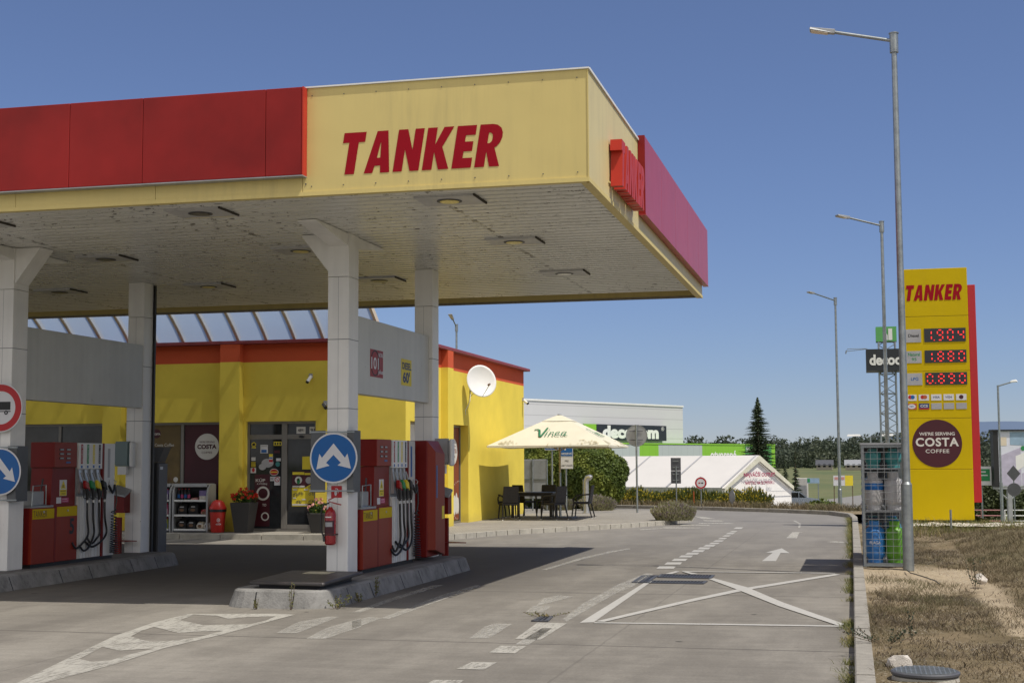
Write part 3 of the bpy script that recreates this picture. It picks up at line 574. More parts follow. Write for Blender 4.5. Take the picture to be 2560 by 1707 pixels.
# ================================================================= PUMP ISLANDS
IZ = .205
def island(name, x0, x1, y0, y1, label, front=True):
    t = thing(name, label, 'kerb island', ((x0+x1)/2, (y0+y1)/2, 0), 'raised concrete pump islands')
    ins, ch = .06, .0
    def outline(d, rad):
        pts = []
        for cx, cy, a0 in ((x1-rad, y0+rad, -90), (x1-rad, y1-rad, 0), (x0+rad, y1-rad, 90), (x0+rad, y0+rad, 180)):
            for k in range(7): a = R(a0+15*k); pts.append((cx+(rad-d)*math.cos(a), cy+(rad-d)*math.sin(a)))
        return pts
    o0, o1, o2 = outline(0, .42), outline(.075, .42), outline(.30, .42); n = len(o0)
    kb = MB(); kb.v = [(x, y, -.01) for x, y in o0]+[(x, y, IZ-.02) for x, y in o1]+[(x*.98+.02*(x0+x1)/2, y, IZ) for x, y in outline(.095, .42)]+[(x, y, IZ) for x, y in o2]
    kb.f = [(k*n+i, k*n+(i+1) % n, (k+1)*n+(i+1) % n, (k+1)*n+i) for k in range(3) for i in range(n)]
    kb.build('kerb', 'kerb_stone', t)
    tp = MB(); tp.v = [(x, y, IZ-.003) for x, y in outline(.29, .42)]; tp.f = [tuple(range(n))]; tp.build('deck', 'island_top', t)
    jt = MB()
    yy = y0+.75
    while yy < y1-.4:
        for xx, sx in ((x0, 1), (x1, -1)): jt.hexa([(xx-.003*sx, yy, .0), (xx+.0*sx, yy, 0), (xx, yy+.012, 0), (xx-.003*sx, yy+.012, 0)], [(xx+.072*sx, yy, IZ-.02), (xx+.076*sx, yy, IZ-.02), (xx+.076*sx, yy+.012, IZ-.02), (xx+.072*sx, yy+.012, IZ-.02)])
        yy += 1.0+.25*math.sin(yy*3)
    for k in range(1, 3):
        xx = x0+(x1-x0)*k/3; jt.hexa([(xx, y0-.004, 0), (xx+.012, y0-.004, 0), (xx+.012, y0, 0), (xx, y0, 0)], [(xx, y0+.069, IZ-.02), (xx+.012, y0+.069, IZ-.02), (xx+.012, y0+.074, IZ-.02), (xx, y0+.074, IZ-.02)])
    jt.build('joints', 'black', t)
    return t
island('pump_island', -7.45, -6.02, 15.75, 22.3, 'grey concrete island carrying the right fuel pump, its rounded nose in sunlight')
island('pump_island', -12.65, -11.18, 15.75, 22.5, 'shaded concrete island carrying the left fuel pump')

ht = thing('hatch_cover', 'dark metal hatch cover lying on the nose of the right pump island', 'hatch cover', (-6.72, 16.4, IZ))
MB().hexa([(-7.17, 16.05, IZ+.045), (-6.18, 15.95, IZ+.045), (-6.18, 17.35, IZ+.075), (-7.17, 17.40, IZ+.075)], [(-7.17, 16.05, IZ+.085), (-6.18, 15.95, IZ+.085), (-6.18, 17.35, IZ+.115), (-7.17, 17.40, IZ+.115)]).build('lid', 'hatch_metal', ht, bev=.012)
MB().box(-7.08, -6.30, 16.15, 17.25, IZ-.01, IZ+.055).build('rim', 'black', ht)
MB().hexa([(-6.85, 16.95, IZ+.1085), (-6.5, 16.93, IZ+.1085), (-6.5, 17.2, IZ+.1145), (-6.85, 17.22, IZ+.1145)], [(-6.85, 16.95, IZ+.1115), (-6.5, 16.93, IZ+.1115), (-6.5, 17.2, IZ+.1175), (-6.85, 17.22, IZ+.1175)]).build('warning_plate', 'grape_print', ht)

# ================================================================= CANOPY
HC, TC_ = 4.78, 6.02
CX, CY0, CY1, CXL = -2.81, 15.17, 26.80, -26.0
can = thing('fuel_canopy', 'large yellow and red filling station canopy on white columns', 'canopy', (-6.8, 18, 0))
sf = MB(); pr_ = []; y = CY0+.03
while y < CY1-1.1: pr_ += [(y, HC+.02), (y+.165, HC+.02), (y+.178, HC+.05), (y+.218, HC+.05)]; y += .232
sf.v = [(x, a, b) for x in (CXL, CX-.02) for a, b in pr_]; n = len(pr_); sf.f = [(i, i+1, n+i+1, n+i) for i in range(n-1)]
sf.build('soffit', 'soffit', can)
MB().box(CXL, CX-.05, CY0+.05, CY1-.05, HC+.3, TC_-.08).build('roof_deck', 'dirty_white', can)
def fpanel(x0, x1, mat='fascia_yellow'): MB().box(x0+.003, x1-.003, CY0, CY0+.03, HC, TC_).build('fascia_panel', mat, can)
fpanel(-6.16, CX)
x = -6.16
for k in range(11): fpanel(x-1.86, x); x -= 1.86
MB().box(CX-.03, CX, CY0+.032, 17.74, HC, TC_).build('fascia_panel', 'fascia_yellow_side', can)
y = 17.746
for k in range(4): MB().box(CX-.03, CX, y, min(CY1, y+2.26), HC, TC_).build('fascia_panel', 'fascia_yellow_side', can); y += 2.266
MB().box(CXL, CX, CY1, CY1+.03, HC, TC_).build('fascia_panel', 'fascia_yellow', can)
tr = MB().box(CXL, CX+.012, CY0-.012, CY0-.001, HC-.02, HC+.03).box(CX+.001, CX+.012, CY0-.001, CY1+.03, HC-.02, HC+.03).box(CXL, CX-.03, CY0, CY0+.09, HC-.018, HC-.0)
tr.box(CX-.10, CX+.0, CY0+.1, CY1, HC-.018, HC-.001); tr.build('bottom_trim', 'fascia_yellow', can)
MB().box(-6.16, CX+.02, CY0-.02, CY0+.05, TC_+.001, TC_+.018).box(CX-.05, CX+.02, CY0+.05, CY1+.05, TC_+.001, TC_+.03).build('top_trim', 'white', can)
MB().box(CX-.004, CX+.008, CY0-.008, CY0-.0005, HC+.03, TC_).build('corner_trim', 'fascia_yellow', can)
MB().box(CXL, CX-.11, y+.002, CY1-.001, HC-.008, HC+.04).build('rear_border', 'rear_band', can)
# red boxes in front of the fascia
x = -6.125
for k, wd in enumerate([.45, 1.56, .965, 1.85, 1.85, 1.85, 1.85, 1.85, 1.85, 1.85, 1.85]):
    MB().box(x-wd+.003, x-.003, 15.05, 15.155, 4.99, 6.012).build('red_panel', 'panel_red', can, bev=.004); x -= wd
MB().box(-6.122, -6.108, 15.045, 15.165, 4.985, 6.016).build('panel_end', 'letter_red_side', can)
MB().box(x, -6.108, 15.04, 15.165, 4.972, 4.984).build('panel_sill', 'sheet_grey', can)
y = 18.83
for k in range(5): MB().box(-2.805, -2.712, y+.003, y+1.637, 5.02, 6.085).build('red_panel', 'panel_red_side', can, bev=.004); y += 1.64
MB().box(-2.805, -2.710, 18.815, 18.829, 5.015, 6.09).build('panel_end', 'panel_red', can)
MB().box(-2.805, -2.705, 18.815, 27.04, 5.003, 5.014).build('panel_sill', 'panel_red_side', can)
# rivets
rv = MB()
for k in range(9):
    for zz in (HC+.09, TC_-.09): rv.disc(FRONT(-6.05+k*.39, CY0-.0, zz), 0, 0, .0065, 0, .006, 8)
for k in range(6): rv.disc(FRONT(-6.12, CY0, 4.9+k*.2), 0, 0, .009, 0, .006, 8)
rv.build('rivets', 'dark_grey', can)
# painted station name on the front and standing channel letters on the side
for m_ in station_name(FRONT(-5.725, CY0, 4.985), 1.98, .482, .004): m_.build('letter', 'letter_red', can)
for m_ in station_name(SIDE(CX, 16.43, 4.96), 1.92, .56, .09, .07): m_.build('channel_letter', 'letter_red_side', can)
bk_ = MB()
bk_.box(CX+.001, CX+.018, 16.45, 18.35, 4.99, 5.01); bk_.build('letter_rail', 'fascia_yellow_side', can)
# light fixtures
for ix, lx in enumerate((-4.63, -7.83, -10.97, -13.87, -17.0, -20.1)):
    for iy, ly in enumerate((15.97, 19.23, 22.73)):
        f = MB().box(lx-.36, lx+.36, ly-.27, ly+.27, HC-.007, HC+.019).build('light_fixture', 'fixture_plate', can)
        MB().box(lx-.36, lx+.30, ly+.272, ly+.31, HC-.004, HC+.018).build('far_edge', 'lens_edge_yellow' if (ix+iy) % 2 else 'dirty_white', f); MB().box(lx+.362, lx+.38, ly-.27, ly+.31, HC-.006, HC+.018).build('side_edge', 'grime', f)  # far strip paints the lit recess wall; side strip is a plain dark edge
        MB().disc(FR((lx, ly, HC-.008), (1, 0, 0), (0, -1, 0)), 0, 0, .15, 0, .006, 28).build('lamp_ring', 'dark_grey', f)
        MB().disc(FR((lx, ly, HC-.0145), (1, 0, 0), (0, -1, 0)), 0, 0, .115, 0, .006, 24).build('lens', ('lens_edge_yellow', 'lens_edge_yellow', 'lens_white')[iy] if ix == 0 else ('lens_dark' if (ix+iy) % 2 else 'lens_edge_yellow'), f)
# columns
def column(x0, x1, y0, y1, br):
    c = MB().box(x0, x1, y0, y1, IZ, 4.2).build('column', 'column_white', can, bev=.006)
    MB().box(x0+.001, x1-.001, y0+.001, y1-.001, 4.205, HC+.015).build('capital', 'column_white', c)
    for zz in (2.42, 3.35): MB().box(x0-.002, x1+.002, y0-.002, y1+.002, zz, zz+.008).build('seam', 'dark_grey', c)
    MB().box((x0+x1)/2-.001, (x0+x1)/2+.003, y0-.002, y0-.0005, IZ, 4.2).build('seam', 'sheet_grey', c)
    if br:
        for s_ in (br,):
            xx = x0 if s_ < 0 else x1; a = [(xx, 4.28), (xx, HC+.01), (xx+s_*.40, HC+.01), (xx+s_*.38, HC-.02), (xx+s_*.02, 4.30)]
            if s_ < 0: a.reverse()
            b = MB(); n_ = len(a); b.v = [(p[0], yy, p[1]) for yy in (y0+.02, y1-.02) for p in a]; b.f = [tuple(range(n_)), tuple(range(2*n_-1, n_-1, -1))]+[(i, n_+i, n_+(i+1) % n_, (i+1) % n_) for i in range(n_)]
            b.build('bracket', 'column_white', c)
        mid_ = (x0+x1)/2
        for s_ in (-1, 1):
            yy = y0 if s_ < 0 else y1; a = [(yy, 4.62), (yy, HC+.01), (yy+s_*1.14, HC+.01), (yy+s_*1.13, HC-.01)]
            b = MB(); n_ = 4; b.v = [(xx, p[0], p[1]) for xx in (x0+.02, x1-.02) for p in a]; b.f = [(0, 1, 2, 3), (7, 6, 5, 4)]+[(i, 4+i, 4+(i+1) % 4, (i+1) % 4) for i in range(4)]
            b.build('bracket', 'column_white', c)
    return c
column(-6.92, -6.62, 17.97, 18.35, -1); column(-6.90, -6.60, 21.78, 22.12, 0)
column(-12.02, -11.70, 17.97, 18.35, 1); column(-12.13, -11.83, 22.05, 22.40, 0)
for yy in (17.97, 21.9): column(-17.3, -17.0, yy, yy+.35, 0)
MB().box(-11.829, -11.79, 22.36, 22.41, IZ, HC).build('downpipe', 'black', can)
def portal(x0, x1, y0, y1, posters):
    p = MB().box(x0, x1, y0, y1, 2.645, 3.715).build('portal_board', 'portal_sheet', can, bev=.004)
    if posters:
        fr = SIDE(x1, 18.95, 2.87)
        a = MB().rect(fr, 0, .55, .04, .43, .001, .004).build('fuel_poster', 'poster_red', p)
        MB().ring(FR(P(fr, .20, .24, .005), (0, 1, 0), (0, 0, 1)), 0, 0, .165, .185, 0, .002).build('circle', 'black', a)
        q_ = MB(); text(q_, '101', fr, .19, .15, .17, .32, .008); text(q_, 'NATURAL', fr, .44, .335, .06, .2, .008); text(q_, 'plus', fr, .44, .075, .08, .2, .008); q_.build('lettering', 'sign_white', a)
        fr = SIDE(x1, 20.35, 2.86)
        a = MB().rect(fr, 0, .50, 0, .40, .001, .004).build('fuel_poster', 'yellow_p', p)
        q_ = MB(); text(q_, 'DIESEL', fr, .26, .24, .11, .44, .006, .03); text(q_, "60'", fr, .24, .04, .17, .34, .006, .04); q_.build('lettering', 'navy', a)
portal(-6.80, -6.66, 18.352, 21.778, True); portal(-11.98, -11.84, 18.352, 22.048, False)

# translucent vault between canopy and shop
va = thing('vaulted_rooflight', 'curved translucent rooflight with cream ribs rising from the shop eave', 'rooflight', (-14, 29, 4.6))
Yc, Rr = 27.0, 6.45; zc = 4.62-Rr*math.sin(R(47))
AN = [R(47+43*k/20) for k in range(21)]
def vp(a, r=Rr): return (Yc+r*math.cos(a), zc+r*math.sin(a))
X1v = -10.75
gs = MB(); gs.v = [(x, *vp(a)) for x in (-30, X1v) for a in AN]; gs.f = [(i, i+1, 21+i+1, 21+i) for i in range(20)]
gs.build('glazing', 'polycarbonate', va, smooth=2)
x = X1v-.05; M('rib_cream', (.62, .54, .42), .5, var=.08)
while x > -30:
    rb = MB()
    for i in range(20):
        (ya, za), (yb, zb) = vp(AN[i], Rr-.03), vp(AN[i+1], Rr-.03); (yc, z_c), (yd, zd) = vp(AN[i], Rr+.10), vp(AN[i+1], Rr+.10)
        rb.hexa([(x, ya, za), (x+.065, ya, za), (x+.065, yb, zb), (x, yb, zb)], [(x, yc, z_c), (x+.065, yc, z_c), (x+.065, yd, zd), (x, yd, zd)])
    rb.build('rib', 'rib_cream', va); x -= .717

# ================================================================= FUEL PUMPS
def make_pump(px, py, label, full):
    """px = x of the face towards the lane, py = y of the near corner"""
    t = thing('fuel_pump', label, 'fuel pump', (px, py, IZ), 'fuel pumps on their islands')
    def S(y, z, x=0): return SIDE(px+x, py+y, IZ+z)
    def F(x, z, y=0): return FRONT(px+x, py+y, IZ+z)
    MB().box(px-.50, px-.03, py+.03, py+2.35, IZ-.004, IZ+.05).build('plinth', 'black', t)
    MB().box(px-.52, px, py, py+.60, IZ+.05, IZ+.86).build('cabinet', 'pump_orange_red', t, bev=.006)
    MB().box(px-.52, px-.0, py+.60, py+.65, IZ+.05, IZ+.86).build('divider', 'pump_red', t)
    MB().box(px-.52, px, py+.65, py+1.24, IZ+.05, IZ+.87).build('cabinet', 'pump_orange_red', t, bev=.006)
    MB().box(px-.519, px-.045, py-.004, py-.0005, IZ+.055, IZ+.855).build('end_panel', 'pump_red', t)
    MB().box(px-.50, px-.02, py+.01, py+.60, IZ+.862, IZ+.89).build('counter', 'sheet_grey', t)
    b = MB().rect(S(0, 0), .012, .585, .70, .845, .001, .004).build('name_band', 'yellow_p' if False else 'totem_yellow', t)
    q_ = MB()
    for m_ in [MB()]: text(q_, 'TANKER', S(0, 0), .21, .725, .095, .36, .006, .0, sp=1.15)
    q_.build('lettering', 'costa_maroon', b)
    MB().rect(S(0, 0), .665, 1.225, .715, .86, .001, .004).build('name_band', 'totem_yellow', t)
    for yy in (.30, .95): MB().disc(S(yy, .80), 0, 0, .016, .004, .016, 14).build('lock', 'steel', t)
    # recessed middle panel with slanted edge
    m1 = MB().add([(px-.40, py+.56, IZ+.87), (px-.05, py+.56, IZ+.87), (px-.05, py+1.24, IZ+.87), (px-.40, py+1.24, IZ+.87), (px-.40, py+.60, IZ+1.445), (px-.05, py+.60, IZ+1.445), (px-.05, py+1.24, IZ+1.445), (px-.40, py+1.24, IZ+1.445)],
        [(0, 3, 2, 1), (4, 5, 6, 7), (0, 1, 5, 4), (1, 2, 6, 5), (2, 3, 7, 6), (3, 0, 4, 7)]).build('service_panel', 'pump_red', t)
    pl_ = MB().rect(S(0, 0, -.05), .80, 1.0, 1.02, 1.26, .001, .003).build('warning_label', 'sign_white', m1)
    MB().prism([(.83, 1.13), (.97, 1.13), (.90, 1.25)], S(0, 0, -.05), .004, .006).build('triangle', 'yellow_p', pl_)
    MB().rect(S(0, 0, -.05), .81, .99, 1.025, 1.115, .004, .006).build('text_box', 'yellow_p', pl_)
    q_ = MB(); text(q_, 'EX', S(0, 0, -.05), .90, 1.145, .04, .05, .0075); text(q_, 'NEBEZPE\u010cENSTVO', S(0, 0, -.05), .90, 1.085, .02, .16, .0075); text(q_, 'V\u00ddBUCHU', S(0, 0, -.05), .90, 1.045, .02, .1, .0075); q_.build('lettering', 'black', pl_)
    MB().prism([(.872, 1.16), (.928, 1.16), (.90, 1.21)], S(0, 0, -.05), .0066, .007).build('mark', 'yellow_p', pl_)
    n1 = MB().rect(S(0, 0, -.05), .72, .85, .91, 1.0, .001, .003).build('notice', 'sign_white', m1); MB().rect(S(0, 0, -.05), .85, 1.06, .92, .99, .001, .0031).build('notice', 'phone_magenta', m1)
    q_ = MB(); text(q_, 'ZOBER', S(0, 0, -.05), .95, .965, .014, .15, .005); text(q_, 'A ZAPLA\u0164', S(0, 0, -.05), .95, .935, .014, .17, .005); q_.build('lettering', 'sign_white', n1)
    # head with counters
    hd = MB().box(px-.40, px, py+.57, py+1.20, IZ+1.447, IZ+1.825).build('pump_head', 'pump_orange_red', t, bev=.006)
    MB().box(px-.395, px-.006, py+.562, py+.5695, IZ+1.452, IZ+1.82).build('end_plate', 'pump_red', hd)
    for r_i in range(3):
        for c_i in range(2):
            a = MB().rect(S(0, 0), .70+c_i*.19, .82+c_i*.19, 1.70-r_i*.065, 1.73-r_i*.065, .0005, .006).build('counter_display', 'led_panel', hd)
            MB().rect(S(0, 0), .715+c_i*.19, .805+c_i*.19, 1.706-r_i*.065, 1.724-r_i*.065, .007, .008).build('digits', 'tag_grey', a)
    MB().rect(S(0, 0), .89, 1.01, 1.51, 1.535, .0005, .004).build('keypad', 'sign_blue', hd)
    # hose bay
    MB().box(px-.45, px-.035, py+1.245, py+1.96, IZ+.05, IZ+1.822).build('hose_bay', 'sheet_grey', t)
    cols = ['extinguisher_red', 'green_p', 'yellow_p', 'black']; nm = ['NATURAL 98', 'NATURAL 95', 'DIESEL', 'DIESEL +']
    for k in range(4):
        y0 = 1.255+k*.176
        pn = MB().box(px-.034, px, py+y0, py+y0+.168, IZ+1.42, IZ+1.82).build('product_plate', 'white', t)
        MB().rect(S(0, 0), y0+.055, y0+.112, 1.50, 1.80, .0005, .003).build('colour_strip', cols[k], pn)
        q_ = MB(); text(q_, nm[k], FR((px, py+y0+.098, IZ+1.52), (0, 0, 1), (0, -1, 0)), 0, 0, .03, .26, .004, .0, align='l'); q_.build('lettering', 'sign_white', pn)
        MB().rect(S(0, 0), y0+.06, y0+.105, 1.435, 1.475, .0005, .003).build('badge', 'sign_blue', pn)
        for s_ in (0, 1):
            st_ = MB().box(px-.034, px-.012, py+y0+.004+s_*.086, py+y0+.078+s_*.086, IZ+.055, IZ+1.0); st_.build('channel_strip', 'white' if (k+s_) % 2 else 'costa_white', t)
        MB().box(px-.034, px-.026, py+y0+.079, py+y0+.089, IZ+.06, IZ+.98).build('slot', 'black', t)
        # nozzle boot, nozzle and hose
        bt = MB().hexa([(px-.03, py+y0+.02, IZ+1.05), (px+.02, py+y0+.02, IZ+1.05), (px+.02, py+y0+.14, IZ+1.05), (px-.03, py+y0+.14, IZ+1.05)], [(px-.03, py+y0+.01, IZ+1.41), (px-.01, py+y0+.01, IZ+1.41), (px-.01, py+y0+.08, IZ+1.41), (px-.03, py+y0+.08, IZ+1.41)]); bt.build('nozzle_boot', 'steel', t)
        yb = py+y0+.12; zb = IZ
        nz = MB().tube([(px+.02, yb-.09, zb+1.36), (px+.035, yb-.05, zb+1.27), (px+.05, yb, zb+1.2)], [.012, .014, .02], 8).build('nozzle', 'steel', t, smooth=1)
        MB().hexa([(px+.025, yb-.04, zb+1.13), (px+.085, yb-.04, zb+1.13), (px+.085, yb+.10, zb+1.08), (px+.025, yb+.10, zb+1.08)], [(px+.025, yb-.05, zb+1.25), (px+.085, yb-.05, zb+1.25), (px+.085, yb+.05, zb+1.21), (px+.025, yb+.05, zb+1.21)]).build('grip_guard', cols[k], nz, bev=.012)
        MB().tube([(px+.055, yb+.02, zb+1.14), (px+.06, yb+.045, zb+1.05), (px+.055, yb+.05, zb+.93)], [.026, .028, .02], 10).tube([(px+.055, yb-.05, zb+1.1), (px+.055, yb-.055, zb+.98), (px+.055, yb+.04, zb+.96)], .009, 6).build('handle', 'black_plastic', nz, smooth=1)
        MB().tube([(px+.055, yb+.05, zb+.94), (px+.055, yb+.05, zb+.90)], .022, 10).build('swivel', 'steel', nz)
        sg = .10+.05*((k*3+(2 if full else 0)) % 4)+.02*k; dz_ = .05*((k*2+1) % 3)
        hp = [(px+.055, yb+.05, zb+.92), (px+.06, yb+.055, zb+.65), (px+.065, yb+.04+sg*.2, zb+.42), (px+.06+.01*k, yb-sg*.35, zb+.24+dz_), (px+.035+.008*k, yb-sg*1.05, zb+.17+dz_), (px-.0, yb-sg*1.4, zb+.26+dz_)]
        cv = []
        for i in range(len(hp)-1):
            for s_ in range(5):
                p0, p1, p2, p3 = [Vector(hp[max(0, min(len(hp)-1, i+j))]) for j in (-1, 0, 1, 2)]; u = s_/5
                cv.append(.5*((2*p1)+(-p0+p2)*u+(2*p0-5*p1+4*p2-p3)*u*u+(-p0+3*p1-3*p2+p3)*u**3))
        cv.append(Vector(hp[-1])); MB().tube(cv, .0165, 8).build('hose', 'rubber', t, smooth=1)
    MB().box(px-.45, px+.004, py+1.962, py+2.01, IZ+.05, IZ+1.822).build('divider', 'pump_red', t)
    # gas side panel with coiled hose
    gp = MB().box(px-.45, px-.01, py+2.012, py+2.36, IZ+.05, IZ+1.82).build('gas_panel', 'white' if full else 'dirty_white', t)
    MB().rect(S(0, 0, -.01), 2.14, 2.21, 1.28, 1.74, .0005, .003).build('blue_strip', 'sign_blue' if not full else 'tag_grey', gp)
    MB().tube([(px+.03, py+2.10, IZ+1.15), (px+.05, py+2.09, IZ+1.21), (px+.03, py+2.13, IZ+1.24)], .007, 6).tube([(px+.03, py+2.30, IZ+1.15), (px+.05, py+2.31, IZ+1.21), (px+.03, py+2.27, IZ+1.24)], .007, 6).build('handle', 'steel', gp)
    MB().tube([(px+.03, py+2.11, IZ+1.16), (px+.05, py+2.15, IZ+1.08), (px+.05, py+2.2, IZ+1.04), (px+.05, py+2.25, IZ+1.08), (px+.03, py+2.30, IZ+1.16)], [.02, .022, .02, .022, .02], 8).tube([(px+.05, py+2.30, IZ+1.13), (px+.05, py+2.33, IZ+.9), (px+.04, py+2.28, IZ+.72)], .012, 6).build('gas_nozzle', 'black_plastic', gp, smooth=1)
    co_ = []
    for i in range(260):
        a = i*.42; zz = IZ+.78-.70*(i/259)**.8; rr2 = .05+.035*(i/259)
        co_.append((px+.055+rr2*.6*math.cos(a), py+2.24+.03*(i/259)+rr2*math.sin(a)*1.15, zz))
    MB().tube(co_, .0075, 5).build('coiled_hose', 'rubber', gp, smooth=1)
    return t
make_pump(-11.66, 18.50, 'red fuel pump number 5 on the shaded left island', True)
p2 = make_pump(-6.56, 18.40, 'red fuel pump behind the white column on the right island', False)
# number on the left pump
t5 = [o for o in COL.objects if o.name == 'fuel_pump'][0]
q_ = MB(); text(q_, '5', SIDE(-11.66, 18.50, IZ), 1.08, .44, .24, .13, .004, .03); q_.build('pump_number', 'black', t5)
# tall red door cabinet at the end of the right pump
px, py = -6.50, 20.98
MB().box(px-.42, px+.05, py, py+.62, IZ+.05, IZ+1.83).build('door_cabinet', 'pump_red', p2, bev=.01)
MB().hexa([(px+.05, py+.03, IZ+.16), (px+.16, py+.10, IZ+.16), (px+.16, py+.60, IZ+.06), (px+.05, py+.62, IZ+.06)], [(px+.05, py+.03, IZ+1.82), (px+.16, py+.10, IZ+1.66), (px+.16, py+.60, IZ+1.62), (px+.05, py+.62, IZ+1.82)]).build('door', 'pump_orange_red', p2)
q_ = MB().rect(SIDE(px+.16, py, IZ), .14, .20, .95, 1.45, .001, .003); q_.build('blue_strip', 'sign_blue', p2)
MB().rect(SIDE(px+.16, py, IZ), .44, .56, .62, .82, .001, .003).build('notice', 'yellow_p', p2)

# windscreen service set on the counters
def wash_frame(px, py, label):
    t = thing('squeegee_rack', label, 'squeegee rack', (px-.2, py+.2, IZ+.89))
    MB().tube([(px-.04, py+.05, IZ+.89), (px-.04, py+.08, IZ+1.18), (px-.04, py+.42, IZ+1.19), (px-.04, py+.42, IZ+.90), (px-.04, py+.05, IZ+.89)], .010, 6).build('wire_frame', 'galvanised', t)
    MB().box(px-.30, px-.07, py+.12, py+.42, IZ+.891, IZ+1.10).build('water_bucket', 'sheet_grey', t, bev=.01)
    MB().tube([(px-.15, py+.2, IZ+.95), (px-.22, py+.06, IZ+1.28)], .009, 6).tube([(px-.10, py+.35, IZ+.95), (px-.12, py+.46, IZ+1.28)], .013, 6).build('squeegee_handles', 'black_plastic', t)
wash_frame(-11.66, 18.50, 'wire rack with grey bucket and squeegees on the left pump counter')
wash_frame(-6.56, 18.40, 'wire rack with squeegees beside the column of the right pump')

def paper_box(x, y, z, label, g):
    t = thing('towel_dispenser', label, 'towel dispenser', (x, y, z))
    MB().box(x-.17, x+.13, y-.14, y, z, z+.42).build('box', 'tag_grey' if not g else 'bottle_teal_box', t, bev=.03, seg=2)
    MB().box(x+.131, x+.19, y-.15, y+.0, z-.02, z+.41).build('end_cap', 'white', t, bev=.02)
    MB().box(x-.1, x+.06, y-.1, y-.02, z-.14, z-.002).build('tray', 'white', t)
M('bottle_teal_box', (.13, .19, .19), .35, var=.06)
paper_box(-12.12, 22.04, 1.66, 'grey green towel dispenser with white end on the left rear column', True)
paper_box(-6.49, 22.02, 1.66, 'pale grey towel dispenser on the right rear column', False)
def glove_bin(x, y, z, label):
    t = thing('waste_box', label, 'waste box', (x, y, z))
    MB().add([(x-.12, y-.2, z), (x+.12, y-.2, z), (x+.12, y, z), (x-.12, y, z), (x-.12, y-.2, z+.30), (x+.12, y-.2, z+.25), (x+.12, y, z+.34), (x-.12, y, z+.42)], [(0, 3, 2, 1), (4, 5, 6, 7), (0, 1, 5, 4), (1, 2, 6, 5), (2, 3, 7, 6), (3, 0, 4, 7)]).build('box', 'pump_red', t)
    MB().add([(x-.13, y-.22, z+.31), (x+.14, y-.22, z+.26), (x+.14, y+.0, z+.36), (x-.13, y, z+.44), (x-.13, y-.22, z+.34), (x+.14, y-.22, z+.29), (x+.14, y, z+.39), (x-.13, y, z+.47)], [(0, 3, 2, 1), (4, 5, 6, 7), (0, 1, 5, 4), (1, 2, 6, 5), (2, 3, 7, 6), (3, 0, 4, 7)]).build('lid', 'sheet_grey', t)
    return t
g1 = glove_bin(-12.15, 22.04, .88, 'red waste box with grey lid on the left rear column'); g2 = glove_bin(-6.47, 22.0, .88, 'red waste box with grey lid on the right rear column')
for (x, y, l_) in ((-12.15, 21.85, 'red steel stand with a foot shelf beside the left rear column'), (-6.52, 22.2, 'red steel foot shelf jutting out behind the right pump')):
    t = thing('steel_stand', l_, 'stand', (x, y, IZ)); MB().box(x-.05, x+.05, y, y+.06, IZ-.004, IZ+.60).build('post', 'pump_red', t)
    MB().extr([(x-.3, y-.1), (x+.35, y+.02), (x-.05, y+.22), (x-.3, y+.16)], IZ+.20, IZ+.215).build('foot_shelf', 'pump_red', t)
tm = thing('payment_terminal', 'tall dark grey payment terminal behind the left rear column', 'terminal', (-12.0, 22.8, .15))
MB().box(-12.22, -11.835, 22.60, 22.93, .15, 1.72).build('body', 'black', tm, bev=.01)
MB().box(-11.833, -11.80, 22.61, 22.92, .16, 1.70).build('side_cover', 'dark_grey', tm)
MB().add([(-12.2, 22.65, 1.725), (-11.84, 22.65, 1.725), (-11.84, 22.9, 1.725), (-12.2, 22.9, 1.725), (-12.2, 22.65, 1.98), (-11.72, 22.65, 1.99), (-11.72, 22.9, 1.99), (-12.2, 22.9, 1.98)], [(0, 3, 2, 1), (4, 5, 6, 7), (0, 1, 5, 4), (1, 2, 6, 5), (2, 3, 7, 6), (3, 0, 4, 7)]).build('screen_hood', 'dark_grey', tm)
MB().rect(SIDE(-11.80, 22.65, 1.6), 0, .1, 0, .05, .001, .003).build('label', 'sign_white', tm)

